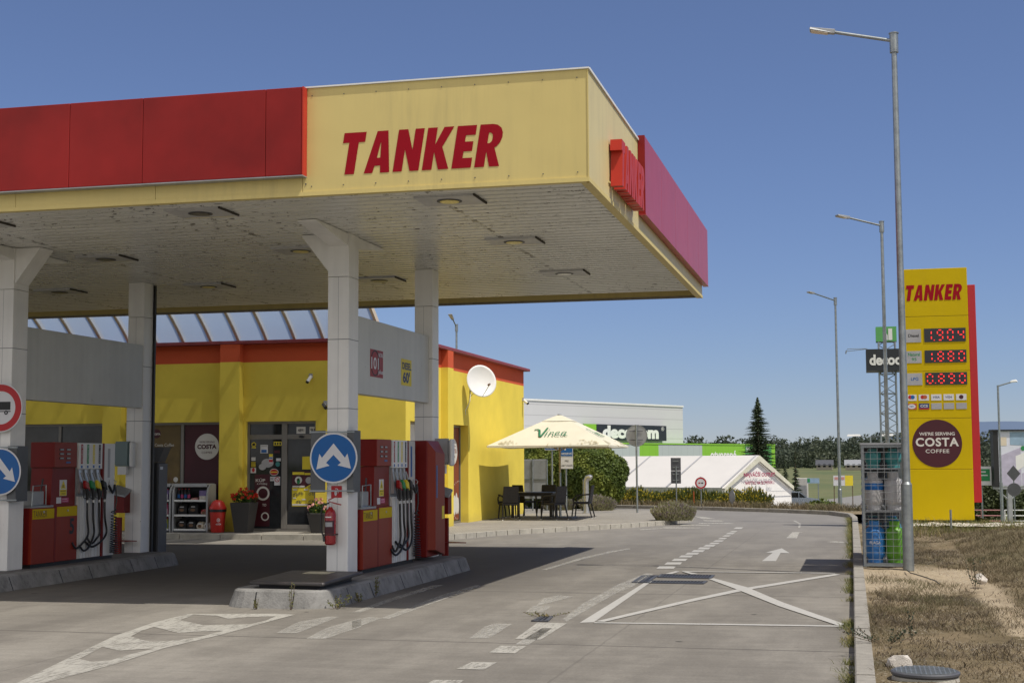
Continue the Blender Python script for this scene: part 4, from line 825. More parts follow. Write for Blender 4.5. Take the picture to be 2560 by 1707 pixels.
# fire extinguishers and signs on the columns
def extinguisher(x, y, z, label):
    t = thing('fire_extinguisher', label, 'fire extinguisher', (x, y, z))
    MB().lathe(x, y-.09, [(.055, z), (.075, z+.02), (.075, z+.40), (.06, z+.45), (.03, z+.48), (.022, z+.50)], 24).build('cylinder', 'extinguisher_red', t, smooth=1)
    MB().tube([(x, y-.09, z+.50), (x, y-.09, z+.56)], .02, 10).build('valve', 'steel', t)
    MB().hexa([(x-.02, y-.1, z+.56), (x+.15, y-.1, z+.52), (x+.15, y-.08, z+.52), (x-.02, y-.08, z+.56)], [(x-.02, y-.1, z+.575), (x+.15, y-.1, z+.535), (x+.15, y-.08, z+.535), (x-.02, y-.08, z+.575)]).hexa([(x-.03, y-.1, z+.58), (x+.10, y-.1, z+.64), (x+.10, y-.08, z+.64), (x-.03, y-.08, z+.58)], [(x-.03, y-.1, z+.595), (x+.10, y-.1, z+.655), (x+.10, y-.08, z+.655), (x-.03, y-.08, z+.595)]).build('lever', 'extinguisher_red', t)
    MB().tube([(x-.02, y-.1, z+.55), (x-.09, y-.11, z+.53), (x-.12, y-.12, z+.42), (x-.12, y-.13, z+.2), (x-.08, y-.14, z+.12)], .011, 8).build('hose', 'rubber', t, smooth=1)
    MB().tube([(x-.08, y-.14, z+.13), (x-.06, y-.15, z+.05)], [.013, .02], 8).build('horn', 'black_plastic', t)
    lb = MB(); n_ = 14
    def arc(z0, z1, r0, a0=-150, a1=-30):
        m_ = MB(); m_.v = [(x+r0*math.cos(R(a0+(a1-a0)*k/n_)), y-.09+r0*math.sin(R(a0+(a1-a0)*k/n_)), zz) for zz in (z0, z1) for k in range(n_+1)]
        m_.f = [(k, k+1, n_+2+k, n_+1+k) for k in range(n_)]; return m_
    arc(z+.15, z+.32, .0765).build('label', 'costa_maroon', t); arc(z+.24, z+.30, .0772, -130, -50).build('label', 'tag_grey', t); arc(z+.36, z+.375, .0767, -130, -60).build('label', 'white', t)
    MB().box(x-.078, x+.078, y-.17, y-.0, z+.13, z+.145).build('strap', 'black', t)
    return t
extinguisher(-6.83, 17.965, .62, 'red fire extinguisher hanging on the right front column'); extinguisher(-12.0, 17.965, .66, 'red fire extinguisher on the left front column, cut by the frame edge')
def ext_sign(x, y, z, label):
    t = thing('extinguisher_sign', label, 'sign', (x, y, z)); fr = FRONT(x, y, z)
    MB().rect(fr, 0, .15, 0, .155, 0, .003).build('plate', 'sign_red', t)
    
    g = MB().tube([P(fr, .06, .115, .008), P(fr, .085, .118, .008), P(fr, .105, .09, .008), P(fr, .10, .06, .008)], .006, 5).disc(fr, .065, .06, .018, .0055, .0065, 16, .036); g.build('symbol', 'sign_white', t)
ext_sign(-6.855, 17.966, 1.24, 'red extinguisher sign above the extinguisher on the right front column'); ext_sign(-12.05, 17.966, 1.24, 'red extinguisher sign on the left front column at the frame edge')

M('plate_grey', (.10, .105, .11), .5, .3, dirt=.2, dcol=(.2, .2, .2))
def carrier(x0, x1, y0, z0, z1, label, nm='sign_carrier', cl0=-6.92, cl1=-6.62):
    t = thing(nm, label, 'sign bracket', (x0, y0, z0)); xm0, xm1 = x0+.20, x1-.23
    MB().box(x0, cl0-.004, y0-.05, y0-.038, z0, z1).build('back_plate', 'plate_grey', t); MB().box(cl1+.004, x1, y0-.05, y0-.038, z0, z1).build('back_plate', 'plate_grey', t)
    MB().box(x1-.012, x1, y0-.037, y0+.24, z0, z1).build('side_plate', 'plate_grey', t); MB().box(x0, x0+.012, y0-.037, y0+.14, z0, z1).build('side_plate', 'plate_grey', t)
    for zz in (z1-.03, z0+.01): MB().box(x0-.01, x1+.02, y0-.065, y0-.052, zz, zz+.02).build('band_clamp', 'galvanised', t)
    return t
carrier(-7.13, -6.53, 17.965, 1.31, 2.13, 'grey square sign bracket clamped round the right front column')
# blue board: two arrows diverging downwards
def blue_sign(x, y, z, label):
    t = thing('traffic_sign', label, 'traffic sign', (x, y, z)); fr = FRONT(x, y, z); r = .335
    MB().disc(fr, 0, 0, r, 0, .006, 56).build('plate', 'sign_white', t); MB().disc(fr, 0, 0, r*.935, .0065, .008, 56).build('field', 'sign_blue', t)
    s = r/225.
    pts = [(0, 130), (108, 2), (132, 40), (165, -95), (40, -65), (70, -42), (0, 28), (-70, -42), (-38, -68), (-162, -100), (-134, 38), (-110, 2)]
    MB().shape(shape2d([[(a*s, b*s) for a, b in pts]]), fr, 0, 0, 1, 1, .0095).build('arrows', 'sign_white', t); return t
blue_sign(-6.79, 17.88, 1.765, 'round blue sign with two diverging arrows on the right front column'); blue_sign(-11.79, 17.88, 1.60, 'round blue arrow sign on the left front column, cut by the frame edge')
carrier(-12.25, -11.555, 17.965, 1.18, 1.96, 'grey sign bracket with number 5 on the left front column', cl0=-12.02, cl1=-11.70)
q_ = MB(); text(q_, '5', SIDE(-11.70, 18.1, 1.72), .02, 0, .13, .07, .004, .03); tag(q_.build('column_number', 'black'), 'small black number 5 on the side of the left front column', 'number')
t = thing('traffic_sign', 'round red ringed no lorries sign on the left front column', 'traffic sign', (-11.80, 17.88, 2.5)); fr = FRONT(-11.80, 17.88, 2.50)
MB().disc(fr, 0, 0, .345, 0, .006, 56).build('plate', 'sign_white', t); MB().ring(fr, 0, 0, .235, .33, .0065, .009, 56).build('ring', 'sign_red', t)
MB().rect(fr, -.19, .155, -.03, .085, .0065, .009).rect(fr, -.19, .16, -.058, -.045, .0065, .009).ring(fr, .09, -.068, .012, .03, .010, .012, 20).prism([(-.2, -.03), (-.2, .05), (-.225, .05), (-.235, .0), (-.235, -.055), (-.2, -.055)], fr, .0065, .009).build('lorry_symbol', 'black', t)

# ================================================================= SHOP
YF, XS = 31.2, -10.1; ZT = 4.5; ZB = .1
shop = thing('shop_building', 'yellow filling station shop with red band under the eave', 'building', (-14, 36, 0))
W1 = MB()
FX = [(-30, -20.92), (-20.92, -20.37), (-20.37, -17.68), (-17.68, -17.2), (-17.2, -14.65), (-14.65, -14.05), (-14.05, -12.30), (-12.30, XS)]
OP = {2: .55, 4: .55, 6: None, 0: None}
def wall_front(mb, z0, z1): mb.box(-30, XS, YF, YF+.3, z0, z1)
wall_front(W1, 2.68, 4.08)
for i, (a, b) in enumerate(FX):
    if i in (1, 3, 5, 7): W1.box(a, b, YF, YF+.3, ZB, 2.68)
    elif i in (2, 4): W1.box(a, b, YF, YF+.3, ZB, .45)
W1.box(-30, -20.92, YF, YF+.3, ZB, 2.68)
W1.box(XS-.3, XS, YF+.3, 43.1, 2.665, 4.05)
for a, b, z0, z1 in ((31.5, 31.55, ZB, 2.665), (33.5, 34.6, ZB, 2.665), (36.6, 43.1, ZB, 2.665), (31.55, 33.5, ZB, .9)): W1.box(XS-.3, XS, a, b, z0, z1)
W1.box(-30, XS-.3, 42.8, 43.1, ZB, 4.5)
W1.build('wall', 'yellow_stucco', shop)
MB().box(-30, XS, YF, YF+.3, 4.08, ZT).box(XS-.3, XS, YF+.3, 43.1, 4.05, ZT).build('red_band', 'red_stucco', shop)
for a, b in ((-20.92, -20.37), (-17.68, -17.2), (-14.63, -14.13)):
    MB().box(a, b, YF-.22, YF-.002, ZB, 4.08).build('pilaster', 'yellow_stucco', shop); MB().box(a, b, YF-.22, YF-.002, 4.08, 4.50).build('pilaster_head', 'red_stucco', shop)
MB().box(XS+.002, XS+.18, 34.06, 34.56, ZB, 4.06).build('pilaster', 'yellow_stucco', shop); MB().box(XS+.002, XS+.18, 34.06, 34.56, 4.06, 4.50).build('pilaster_head', 'red_stucco', shop)
MB().box(-30, XS+.19, YF-.24, YF+.35, ZT+.002, ZT+.08).box(XS-.3, XS+.19, YF+.352, 43.2, ZT+.002, ZT+.08).build('cornice', 'cornice_red', shop, bev=.008)
MB().box(-30, XS-.31, YF+.36, 43.1, ZT-.1, ZT+.03).build('roof', 'dark_grey', shop)
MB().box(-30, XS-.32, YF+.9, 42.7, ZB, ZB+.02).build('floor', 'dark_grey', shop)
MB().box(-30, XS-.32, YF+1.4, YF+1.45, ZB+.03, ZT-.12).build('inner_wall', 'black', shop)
def frames(name, fr, x0, x1, z0, z1, muls, bars, th=.055, pane='shop_glass', out=0.):
    w_ = MB().rect(fr, x0, x1, z0, z0+th, 0, .05).rect(fr, x0, x1, z1-th, z1, 0, .05).rect(fr, x0, x0+th, z0+th, z1-th, 0, .05).rect(fr, x1-th, x1, z0+th, z1-th, 0, .05)
    for m_ in muls: w_.rect(fr, m_-th*.65, m_+th*.65, z0+th, z1-th, .0, .052)
    for b_ in bars: w_.rect(fr, x0+th, x1-th, b_-th*.9, b_+th*.9, .0, .049)
    wo = w_.build(name, 'alu_frame', shop)
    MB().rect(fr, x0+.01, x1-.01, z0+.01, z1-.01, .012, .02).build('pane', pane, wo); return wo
GY = YF+.14; fg = FRONT(0, GY, 0)
frames('window', fg, -20.37, -17.68, .45, 2.68, (-19.0,), ())
wB = frames('window', fg, -17.2, -14.65, .45, 2.68, (-15.73,), ())
dr = frames('entrance_door', fg, -14.05, -12.30, .115, 2.68, (), (2.315,), th=.06)
MB().rect(fg, -13.18, -13.045, .175, 2.62, .0, .056).build('door_stile', 'alu_frame', dr)
MB().rect(fg, -13.04, -12.36, .175, .27, .021, .056).build('door_foot', 'alu_frame', dr)
MB().disc(fg, -12.68, 2.315, .06, .05, .085, 20, .03).build('door_sensor', 'black', dr)
fx = lambda x: -14.047+(x-1100)*.002245
fz = lambda y: 2.67-(y-145)*.00207
def stick(nm, x0, x1, y0, y1, mat, c=.021, par=None): return MB().rect(fg, fx(x0), fx(x1), fz(y1), fz(y0), c, c+.003).build(nm, mat, par or dr)
def dot(nm, x, y, rx, ry, mat, c=.021, par=None): return MB().disc(fg, fx(x), fz(y), rx*.002245, c, c+.003, 28, ry*.00207).build(nm, mat, par or dr)
for x0, x1, tx in ((1645, 1745, '4891'), (1790, 1880-24, '91')):
    a = stick('number_plate', x0, x1, 205, 282, 'costa_white'); q_ = MB(); text(q_, tx, fg, (fx(x0)+fx(x1))/2, fz(262), .075, (fx(x1)-fx(x0))*.7, .0255, .02); q_.build('digits', 'black', a)
dot('sticker', 1165, 400, 26, 26, 'yellow_p'); dot('sticker', 1165, 400, 17, 15, 'black', .0245); stick('sticker', 1142, 1190, 430, 442, 'yellow_p')
a = stick('notice', 1240, 1325, 405, 500, 'sign_white'); stick('print', 1252, 1312, 460, 492, 'sign_blue', .0245, a); stick('print', 1250, 1315, 415, 424, 'tag_grey', .0245, a)
a = stick('sticker', 1390, 1482, 370, 415, 'yellow_p')
for k in range(3): stick('icon', 1400+28*k, 1416+28*k, 380, 408, 'black', .0245, a)
stick('sticker', 1395, 1460, 470, 500, 'costa_maroon'); a = stick('sticker', 1340, 1381, 510, 612, 'sign_white'); stick('print', 1340, 1381, 510, 540, 'yellow_p', .0245, a); stick('print', 1340, 1381, 573, 602, 'sign_red', .0245, a); stick('print', 1343, 1378, 548, 560, 'sign_blue', .0245, a)
stick('sticker', 1420, 1471, 558, 590, 'sign_white'); dot('sticker', 1438, 625, 25, 28, 'bottle_teal')
dot('speech_bubble', 1322, 612, 68, 50, 'tag_grey', .0205); dot('speech_bubble', 1266, 655, 42, 36, 'tag_grey', .0212)
stick('sticker', 1140, 1186, 545, 585, 'sign_white'); a = stick('poster', 1130, 1195, 590, 727, 'black')
for k in range(4): stick('text_line', 1138, 1188, 600+15*k, 609+15*k, 'yellow_p', .0245, a)
stick('print', 1132, 1193, 665, 724, 'sign_white', .0245, a); dot('print', 1165, 690, 16, 24, 'sign_red', .028, a)
a = dot('oval_sticker', 1397, 715, 50, 39, 'costa_white'); dot('print', 1397, 715, 44, 32, 'sign_red', .0245, a); stick('print', 1358, 1436, 708, 720, 'yellow_p', .028, a)
a = stick('sticker', 1354, 1399, 765, 815, 'sign_white'); q_ = MB(); text(q_, 'HC', fg, fx(1376), fz(800), .05, .07, .0255); q_.build('lettering', 'black', a)
a = stick('no_smoking_sign', 1400, 1466, 765, 864, 'sign_white'); MB().ring(fg, fx(1433), fz(797), .048, .062, .0245, .027).tube([P(fg, fx(1415), fz(775), .027), P(fg, fx(1451), fz(819), .027)], .005, 4).build('ring', 'sign_red', a)
a = stick('tall_poster', 1180, 1350, 740, 1325, 'costa_maroon', .0202)
q_ = MB(); text(q_, 'KÚP', fg, fx(1245), fz(825), .09, .24, .0245); text(q_, 'A VYHRAJ', fg, fx(1262), fz(862), .05, .26, .0245); text(q_, 'TO', fg, fx(1290), fz(1100), .06, .1, .0245)
q_.build('lettering', 'costa_white', a); MB().ring(fg, fx(1275), fz(955), .12, .165, .0245, .027).build('ring_print', 'costa_white', a); MB().ring(fg, fx(1300), fz(1215), .07, .10, .0245, .027).build('ring_print', 'costa_white', a)
stick('yellow_note', 1712, 1806, 540, 685, 'yellow_p')
po = stick('promo_poster', 1600, 1862, 705, 1102, 'yellow_p'); MB().prism([(fx(1600), fz(890)), (fx(1740), fz(890)), (fx(1862), fz(820)), (fx(1862), fz(705)), (fx(1600), fz(705))], fg, .0245, .026).build('print', 'costa_maroon', po)
for (x, y, rx, ry, mt) in ((1672, 805, 40, 42, 'costa_white'), (1787, 808, 36, 38, 'tag_grey'), (1672, 818, 18, 34, 'green_p'), (1668, 798, 14, 10, 'sign_red')): dot('print', x, y, rx, ry, mt, .0265+.001*(rx < 30)*2, po)
for (x0, x1, y0, y1, mt) in ((1606, 1740, 868, 886, 'costa_white'), (1740, 1850, 725, 748, 'yellow_p'), (1605, 1735, 715, 745, 'yellow_p'), (1612, 1655, 905, 920, 'costa_white'), (1735, 1780, 905, 920, 'costa_white'), (1610, 1645, 1000, 1014, 'costa_white'), (1710, 1755, 1015, 1030, 'costa_white'), (1605, 1858, 1072, 1090, 'costa_white'), (1775, 1862, 1068, 1092, 'costa_maroon')): stick('print', x0, x1, y0, y1, mt, .0265, po)
for (x, y) in ((1640, 965), (1695, 950), (1815, 955), (1815, 880), (1675, 1045), (1815, 1040)):
    g = MB().ring(fg, fx(x-18), fz(y+8), .02, .028, .0285, .030, 16).ring(fg, fx(x+18), fz(y+8), .02, .028, .0285, .030, 16).tube([P(fg, fx(x-18), fz(y+8), .03), P(fg, fx(x-6), fz(y-14), .03), P(fg, fx(x+12), fz(y-12), .03), P(fg, fx(x+18), fz(y+8), .03)], .004, 4); g.build('bicycle_print', 'dark_grey', po)
# shop window posters
cp = MB().rect(fg, -15.675, -14.70, 1.0, 2.625, .0202, .024).build('coffee_poster', 'costa_maroon', wB)
cc = MB().disc(fg, -15.10, 2.10, .31, .0245, .027, 56).build('disc', 'costa_white', cp)
q_ = MB(); text(q_, "WE'RE SERVING", fg, -15.10, 2.19, .045, .40, .0285, .01); text(q_, 'COSTA', fg, -15.10, 2.045, .11, .50, .0285, .05); text(q_, 'COFFEE', fg, -15.10, 1.935, .05, .27, .0285, .01); q_.build('lettering', 'costa_maroon', cc)
cp = MB().rect(fg, -17.14, -15.79, 1.0, 2.625, .0202, .024).build('coffee_poster', 'poster_olive', wB)
MB().disc(fg, -16.42, 2.42, .11, .0245, .027, 40).build('disc', 'costa_maroon', cp)
q_ = MB(); text(q_, 'COSTA', fg, -16.42, 2.385, .05, .2, .0285, .04); text(q_, 'e si Costa Coffee', fg, -16.62, 2.11, .075, .66, .026, .0, align='l'); text(q_, 'di', fg, -16.62, 2.0, .07, .08, .026, align='l')
q_.build('lettering', 'costa_white', cp)
a = MB().rect(fg, -16.44, -16.22, 1.99, 2.08, .0245, .027).build('name_tag', 'yellow_p', cp); q_ = MB(); text(q_, 'TANKER', fg, -16.33, 2.01, .05, .18, .0285, .02); q_.build('lettering', 'letter_red', a)
q_ = MB()
for k in range(40): q_.disc(fg, random.uniform(-16.35, -16.0), 1.28+random.uniform(0, .3)*random.random(), .018, .0245+k*.0001, .026+k*.0001, 10)
q_.build('bean_print', 'rust', cp); MB().disc(fg, -15.9, 1.32, .06, .029, .031, 30).build('roundel', 'costa_white', cp)
# side door with coffee banner, side window
fs = SIDE(XS-.26, 0, 0)
sd = frames('side_door', fs, 34.6, 36.6, .115, 2.66, (), (), th=.05)
bn = MB().rect(fs, 34.72, 36.5, .2, 2.6, .021, .026).build('coffee_banner', 'costa_brown', sd)
MB().disc(fs, 36.02, 1.98, .33, .0265, .028, 44, .33).build('disc', 'costa_white', bn)
q_ = MB(); text(q_, "WE'RE SERVING", fs, 36.02, 2.10, .035, .4, .0295, 0); text(q_, 'COSTA', fs, 36.02, 1.93, .12, .52, .0295, .04); text(q_, 'COFFEE', fs, 36.02, 1.82, .05, .26, .0295, 0); q_.build('lettering', 'costa_brown', bn)
q_ = MB()
for k in range(16): a = R(90+k*11); q_.disc(fs, 36.5+.75*math.cos(a), .7+.5*math.sin(a), .018, .0265, .029, 10)
q_.build('dotted_arc', 'costa_white', bn)
for (a_, b_, w0, h0, c_) in ((36.08, .58, .12, .26, .0265), (36.25, .62, .11, .28, .029), (36.38, .56, .1, .22, .0315)): MB().disc(fs, a_, b_, w0, c_, c_+.002, 20, h0).build('cup_print', 'costa_white', bn)
sw = frames('side_window', fs, 31.55, 33.5, .9, 2.66, (), (), th=.05)
bl = MB().rect(fs, 31.62, 33.44, .97, 2.6, .021, .024).build('leaf_blind', 'costa_white', sw)
q_ = MB()
for k in range(9): a = R(150+k*22); q_.prism([(32.0, 2.1), (32.0+.3*math.cos(a)-.03, 2.1+.25*math.sin(a)+.03), (32.0+.42*math.cos(a), 2.1+.36*math.sin(a)), (32.0+.3*math.cos(a)+.03, 2.1+.25*math.sin(a)-.03)], fs, .0245+k*.0002, .026+k*.0002)
q_.build('palm_print', 'vinea_green', bl)

# satellite dish
sdh = thing('satellite_dish', 'large white satellite dish on the side wall of the shop', 'satellite dish', (XS, 36.7, 3.6))
c0 = Vector((-9.62, 36.2, 3.83)); nrm = Vector((.60, -.76, .22)).normalized(); uu_ = Vector((0, 0, 1)).cross(nrm).normalized(); vv_ = nrm.cross(uu_)
d = MB(); rings = 9; n = 40
for k in range(rings+1):
    rr_ = .42*k/rings
    for j in range(n): a = 2*PI*j/n; p = c0+uu_*rr_*math.cos(a)+vv_*rr_*math.sin(a)*1.04+nrm*(.09*(k/rings)**2-.09); d.v.append(tuple(p))
d.f = [(k*n+j, k*n+(j+1) % n, (k+1)*n+(j+1) % n, (k+1)*n+j) for k in range(rings) for j in range(n)]
d2 = [tuple(Vector(v)-nrm*.012) for v in d.v]; o = len(d.v); d.f += [tuple(reversed([i+o for i in f])) for f in d.f]; d.v += d2
d.f += [(rings*n+j, rings*n+(j+1) % n, o+rings*n+(j+1) % n, o+rings*n+j) for j in range(n)]
d.build('reflector', 'white', sdh, smooth=2)
low = c0-vv_*.40; tip = c0-vv_*.20+uu_*.04+nrm*.42
MB().tube([low, tip], .009, 6).build('feed_arm', 'galvanised', sdh); MB().tube([tip-nrm*.02, tip-nrm*.10], .03, 10).build('feed_horn', 'rust', sdh)
MB().tube([c0-nrm*.1, (XS+.12, 36.7, 3.60), (XS, 36.75, 3.60)], .02, 8).tube([(XS+.01, 36.75, 3.42), (XS+.01, 36.75, 3.74)], .018, 6).tube([(XS+.02, 36.75, 3.45), c0-nrm*.1-vv_*.12], .01, 6).build('bracket', 'galvanised', sdh)
MB().tube([(XS+.03, 36.75, 3.55), (XS+.06, 36.55, 3.3), (XS+.03, 36.2, 3.05), (XS+.02, 36.3, 2.95)], .008, 5).build('cable', 'white', sdh)

def camera(x, y, z, d, label, g='white'):
    t = thing('security_camera', label, 'camera', (x, y, z), 'security cameras on the shop walls'); d = Vector(d).normalized(); side = Vector((0, 0, 1)).cross(d).normalized()
    p = Vector((x, y, z)); b = p+d*.0
    out_ = Vector((0, -1, 0)) if abs(y-YF) < .4 else Vector((1, 0, 0))
    MB().box(x-.04, x+.04, y-.05 if out_.y else y-.04, y+.0 if out_.y else y+.04, z+.02, z+.12).build('mount', 'tag_grey', t) if out_.y else MB().box(x, x+.05, y-.04, y+.04, z+.02, z+.12).build('mount', 'tag_grey', t)
    q = p+out_*.10
    MB().tube([p+out_*.04+Vector((0, 0, .05)), q], .012, 6).build('arm', 'white', t)
    MB().tube([q-d*.08, q+d*.1], .04, 14).build('body', g, t, smooth=1); MB().tube([q+d*.101, q+d*.125], .041, 14).build('lens', 'black', t)
camera(-12.42, YF, 3.66, (-.25, -.6, -.75), 'small white security camera on the front wall above the entrance'); camera(XS, 42.9, 3.56, (.7, -.3, -.5), 'white security camera at the far corner of the side wall')
camera(-20.2, YF-.0, 3.08, (-.3, -.7, -.6), 'cream security camera at the left end of the front wall', 'umbrella_cloth'); camera(-12.05, YF, 3.02, (.5, -.6, -.4), 'small dark security camera half hidden behind the right front column', 'dark_grey')

# ---------------------------------------------------------------- goods in front of the shop
def shelf_unit(x0, x1, label):
    t = thing('shelf_unit', label, 'shelf', ((x0+x1)/2, 30.8, .11)); y0, y1 = 30.52, 30.95
    for xx in (x0, x1-.04):
        s_ = MB(); prf = [(y1, .115), (y0, .115), (y0, 1.02), (y0+.05, 1.14), (y0+.16, 1.21), (y1, 1.22)]
        s_.v = [(xx, a, b) for a, b in prf]+[(xx+.04, a, b) for a, b in prf]; s_.f = [tuple(range(5, -1, -1)), tuple(range(6, 12))]+[(i, (i+1) % 6, 6+(i+1) % 6, 6+i) for i in range(6)]
        s_.build('side_panel', 'shelf_grey', t)
    MB().box(x0+.04, x1-.04, y1-.02, y1, .13, 1.20).build('back_panel', 'black', t)
    MB().box(x0+.04, x1-.04, y0+.05, y1, 1.20, 1.235).box(x0+.04, x1-.04, y0+.02, y0+.05, 1.16, 1.21).build('canopy_top', 'shelf_grey', t)
    for zz in (.16, .49, .83): a = MB().box(x0+.04, x1-.04, y0+.02, y1-.02, zz, zz+.02).build('shelf', 'shelf_grey', t); MB().box(x0+.05, x1-.05, y0+.0, y0+.018, zz-.01, zz+.035).build('price_rail', 'white', a)
    MB().box(x0+.02, x1-.02, y0+.0, y0+.02, .12, .155).build('base', 'dark_grey', t)
shelf_unit(-15.58, -14.68, 'grey metal shelf unit beside the red bin, stocked with bags and bottles'); shelf_unit(-16.62, -15.62, 'grey metal shelf unit of fluid bottles, left of the other and half hidden')
SH = [.18, .51, .85]
def bottle(x, y, z, h, r_, mat, cap, lab, label, group, nm='bottle'):
    t = thing(nm, label, 'bottle', (x, y, z), group)
    MB().lathe(x, y, [(r_*.9, z), (r_, z+.01), (r_, z+h*.62), (r_*.45, z+h*.85), (r_*.35, z+h*.92)], 14).build('body', mat, t, smooth=1); MB().lathe(x, y, [(r_*.42, z+h*.92), (r_*.42, z+h)], 10).build('cap', cap, t)
    MB().lathe(x, y, [(r_*1.02, z+h*.2), (r_*1.02, z+h*.5)], 14).build('label', lab, t); return t
for k in range(4): bottle(-15.46+k*.085, 30.62, .85, .27, .034, 'black', 'sign_red', 'phone_magenta' if k % 2 else 'sign_blue', 'dark cola bottle with red cap on the top shelf', 'cola bottles on the top shelf')
def jug(x, y, z, mat, lab, label, group):
    t = thing('fluid_jug', label, 'jug', (x, y, z), group)
    MB().add([(x-.075, y-.06, z), (x+.075, y-.06, z), (x+.075, y+.06, z), (x-.075, y+.06, z), (x-.075, y-.06, z+.17), (x+.075, y-.06, z+.17), (x+.075, y+.06, z+.17), (x-.075, y+.06, z+.17), (x-.02, y-.04, z+.24), (x+.06, y-.04, z+.24), (x+.06, y+.04, z+.24), (x-.02, y+.04, z+.24)],
        [(0, 3, 2, 1), (0, 1, 5, 4), (1, 2, 6, 5), (2, 3, 7, 6), (3, 0, 4, 7), (4, 5, 9, 8), (5, 6, 10, 9), (6, 7, 11, 10), (7, 4, 8, 11), (8, 9, 10, 11)]).build('body', mat, t, bev=.012)
    MB().lathe(x+.03, y, [(.02, z+.238), (.02, z+.27)], 10).build('cap', 'sign_red' if mat != 'bottle_blue' else 'yellow_p', t); MB().rect(FRONT(x, y-.06, z), -.06, .06, .03, .14, .001, .003).build('label', lab, t)
M('jug_violet', (.18, .13, .30), .3); M('jug_pink', (.45, .08, .18), .3); M('jug_lime', (.35, .38, .05), .3)
for k in range(5):
    for r_i, (mt, lb, nm_) in enumerate((('jug_lime', 'sign_blue', 'lime green screen wash jug on the bottom shelf'), ('jug_pink', 'sign_white', 'pink coolant jug on the middle shelf'), ('jug_violet', 'white' if k else 'yellow_p', 'violet coolant jug on the top shelf'))):
        jug(-16.48+k*.175, 30.62, SH[r_i], mt, lb, nm_+' of the left unit', 'fluid jugs on the left shelf unit, '+('bottom', 'middle', 'top')[r_i]+' row')
def sack(x, y, z, w_, h, mat, label, group, band='bottle_grey', nm='charcoal_bag'):
    t = thing(nm, label, 'bag', (x, y, z), group)
    MB().add([(x-w_/2, y-.08, z), (x+w_/2, y-.08, z), (x+w_/2, y+.08, z), (x-w_/2, y+.08, z), (x-w_*.54, y-.11, z+h*.5), (x+w_*.54, y-.11, z+h*.5), (x+w_*.54, y+.11, z+h*.5), (x-w_*.54, y+.11, z+h*.5), (x-w_*.42, y-.03, z+h), (x+w_*.44, y-.03, z+h*.97), (x+w_*.44, y+.03, z+h*.97), (x-w_*.42, y+.03, z+h)],
        [(0, 3, 2, 1), (0, 1, 5, 4), (1, 2, 6, 5), (2, 3, 7, 6), (3, 0, 4, 7), (4, 5, 9, 8), (5, 6, 10, 9), (6, 7, 11, 10), (7, 4, 8, 11), (8, 9, 10, 11)]).build('sack', mat, t, bev=.02)
    MB().disc(FRONT(x, y-.112, z+h*.42), 0, 0, w_*.26, 0, .003, 18, .035).build('print', 'rust', t); MB().rect(FRONT(x, y-.098, z+h*.64), -.05, .05, 0, .025, .0, .004).build('print', band, t)
sack(-15.36, 30.68, .51, .22, .27, 'black', 'black charcoal bag on the middle shelf, the left one', 'black charcoal bags'); sack(-15.08, 30.68, .51, .24, .28, 'black', 'black charcoal bag on the middle shelf, the right one', 'black charcoal bags')
sack(-15.36, 30.68, .18, .21, .24, 'black', 'black charcoal bag on the bottom shelf, the left one', 'black charcoal bags'); sack(-15.12, 30.68, .18, .21, .22, 'black', 'black charcoal bag on the bottom shelf beside a brown pack', 'black charcoal bags')
for x, l_ in ((-14.98+.09, 'brown paper pack on the bottom shelf beside the black bags'), (-14.98+.3-.03, 'brown paper pack at the right end of the bottom shelf')): sack(x, 30.66, .18, .18, .18, 'rib_cream' if x < -14.8 else 'rock', l_, 'brown packs', 'white', 'brown_pack')
sack(-14.80, 30.66, .51, .14, .14, 'pink_petal', 'small pink bag at the right of the middle shelf', None, 'sign_red', 'small_bag')
t = thing('purple_carton', 'purple and peach carton on the top shelf', 'carton', (-14.83, 30.7, .85)); MB().box(-14.93, -14.74, 30.58, 30.75, .851, 1.08).build('box', 'jug_violet', t, bev=.01); MB().rect(FRONT(-14.93, 30.58, .86), .01, .18, 0, .09, .001, .003).build('label', 'rock', t)
t = thing('peach_bag', 'flat peach coloured bag lying on the top shelf', 'bag', (-15.05, 30.7, .85)); MB().hexa([(-15.18, 30.58, .851), (-14.96, 30.58, .851), (-14.96, 30.8, .851), (-15.18, 30.8, .851)], [(-15.14, 30.62, .90), (-15.0, 30.61, .92), (-15.0, 30.76, .92), (-15.14, 30.76, .90)]).build('bag', 'pink_petal', t, bev=.02)

bn_ = thing('litter_bin', 'round red plastic litter bin with swing lid by the shop pilaster', 'bin', (-14.50, 30.72, .11)); bx_, by_ = -14.47, 30.62
MB().lathe(bx_, by_, [(.145, .115), (.155, .13), (.185, .60), (.19, .605)], 30).build('body', 'bin_red', bn_, smooth=1)
MB().lathe(bx_, by_, [(.192, .585), (.196, .60), (.196, .64), (.192, .645)], 30).build('liner_rim', 'rubber', bn_, smooth=1)
MB().lathe(bx_, by_, [(.20, .645), (.205, .66), (.19, .70), (.14, .80), (.10, .84), (.05, .86)], 30).build('dome_lid', 'bin_red', bn_, smooth=1)
MB().hexa([(bx_+.03, by_-.20, .68), (bx_+.15, by_-.14, .68), (bx_+.15, by_-.11, .68), (bx_+.03, by_-.17, .68)], [(bx_+.03, by_-.10, .84), (bx_+.12, by_-.07, .84), (bx_+.12, by_-.05, .84), (bx_+.03, by_-.08, .84)]).build('swing_flap', 'bin_red', bn_)
q_ = MB(); fb = FRONT(bx_+.09, by_-.158, .27); q_.ring(fb, 0, .13, .03, .042, 0, .006, 24).ring(fb, 0, .13, .008, .018, 0, .006, 16); text(q_, 'ALGIDA', fb, 0, .02, .04, .15, .005, .02); q_.build('ice_cream_logo', 'white', bn_)

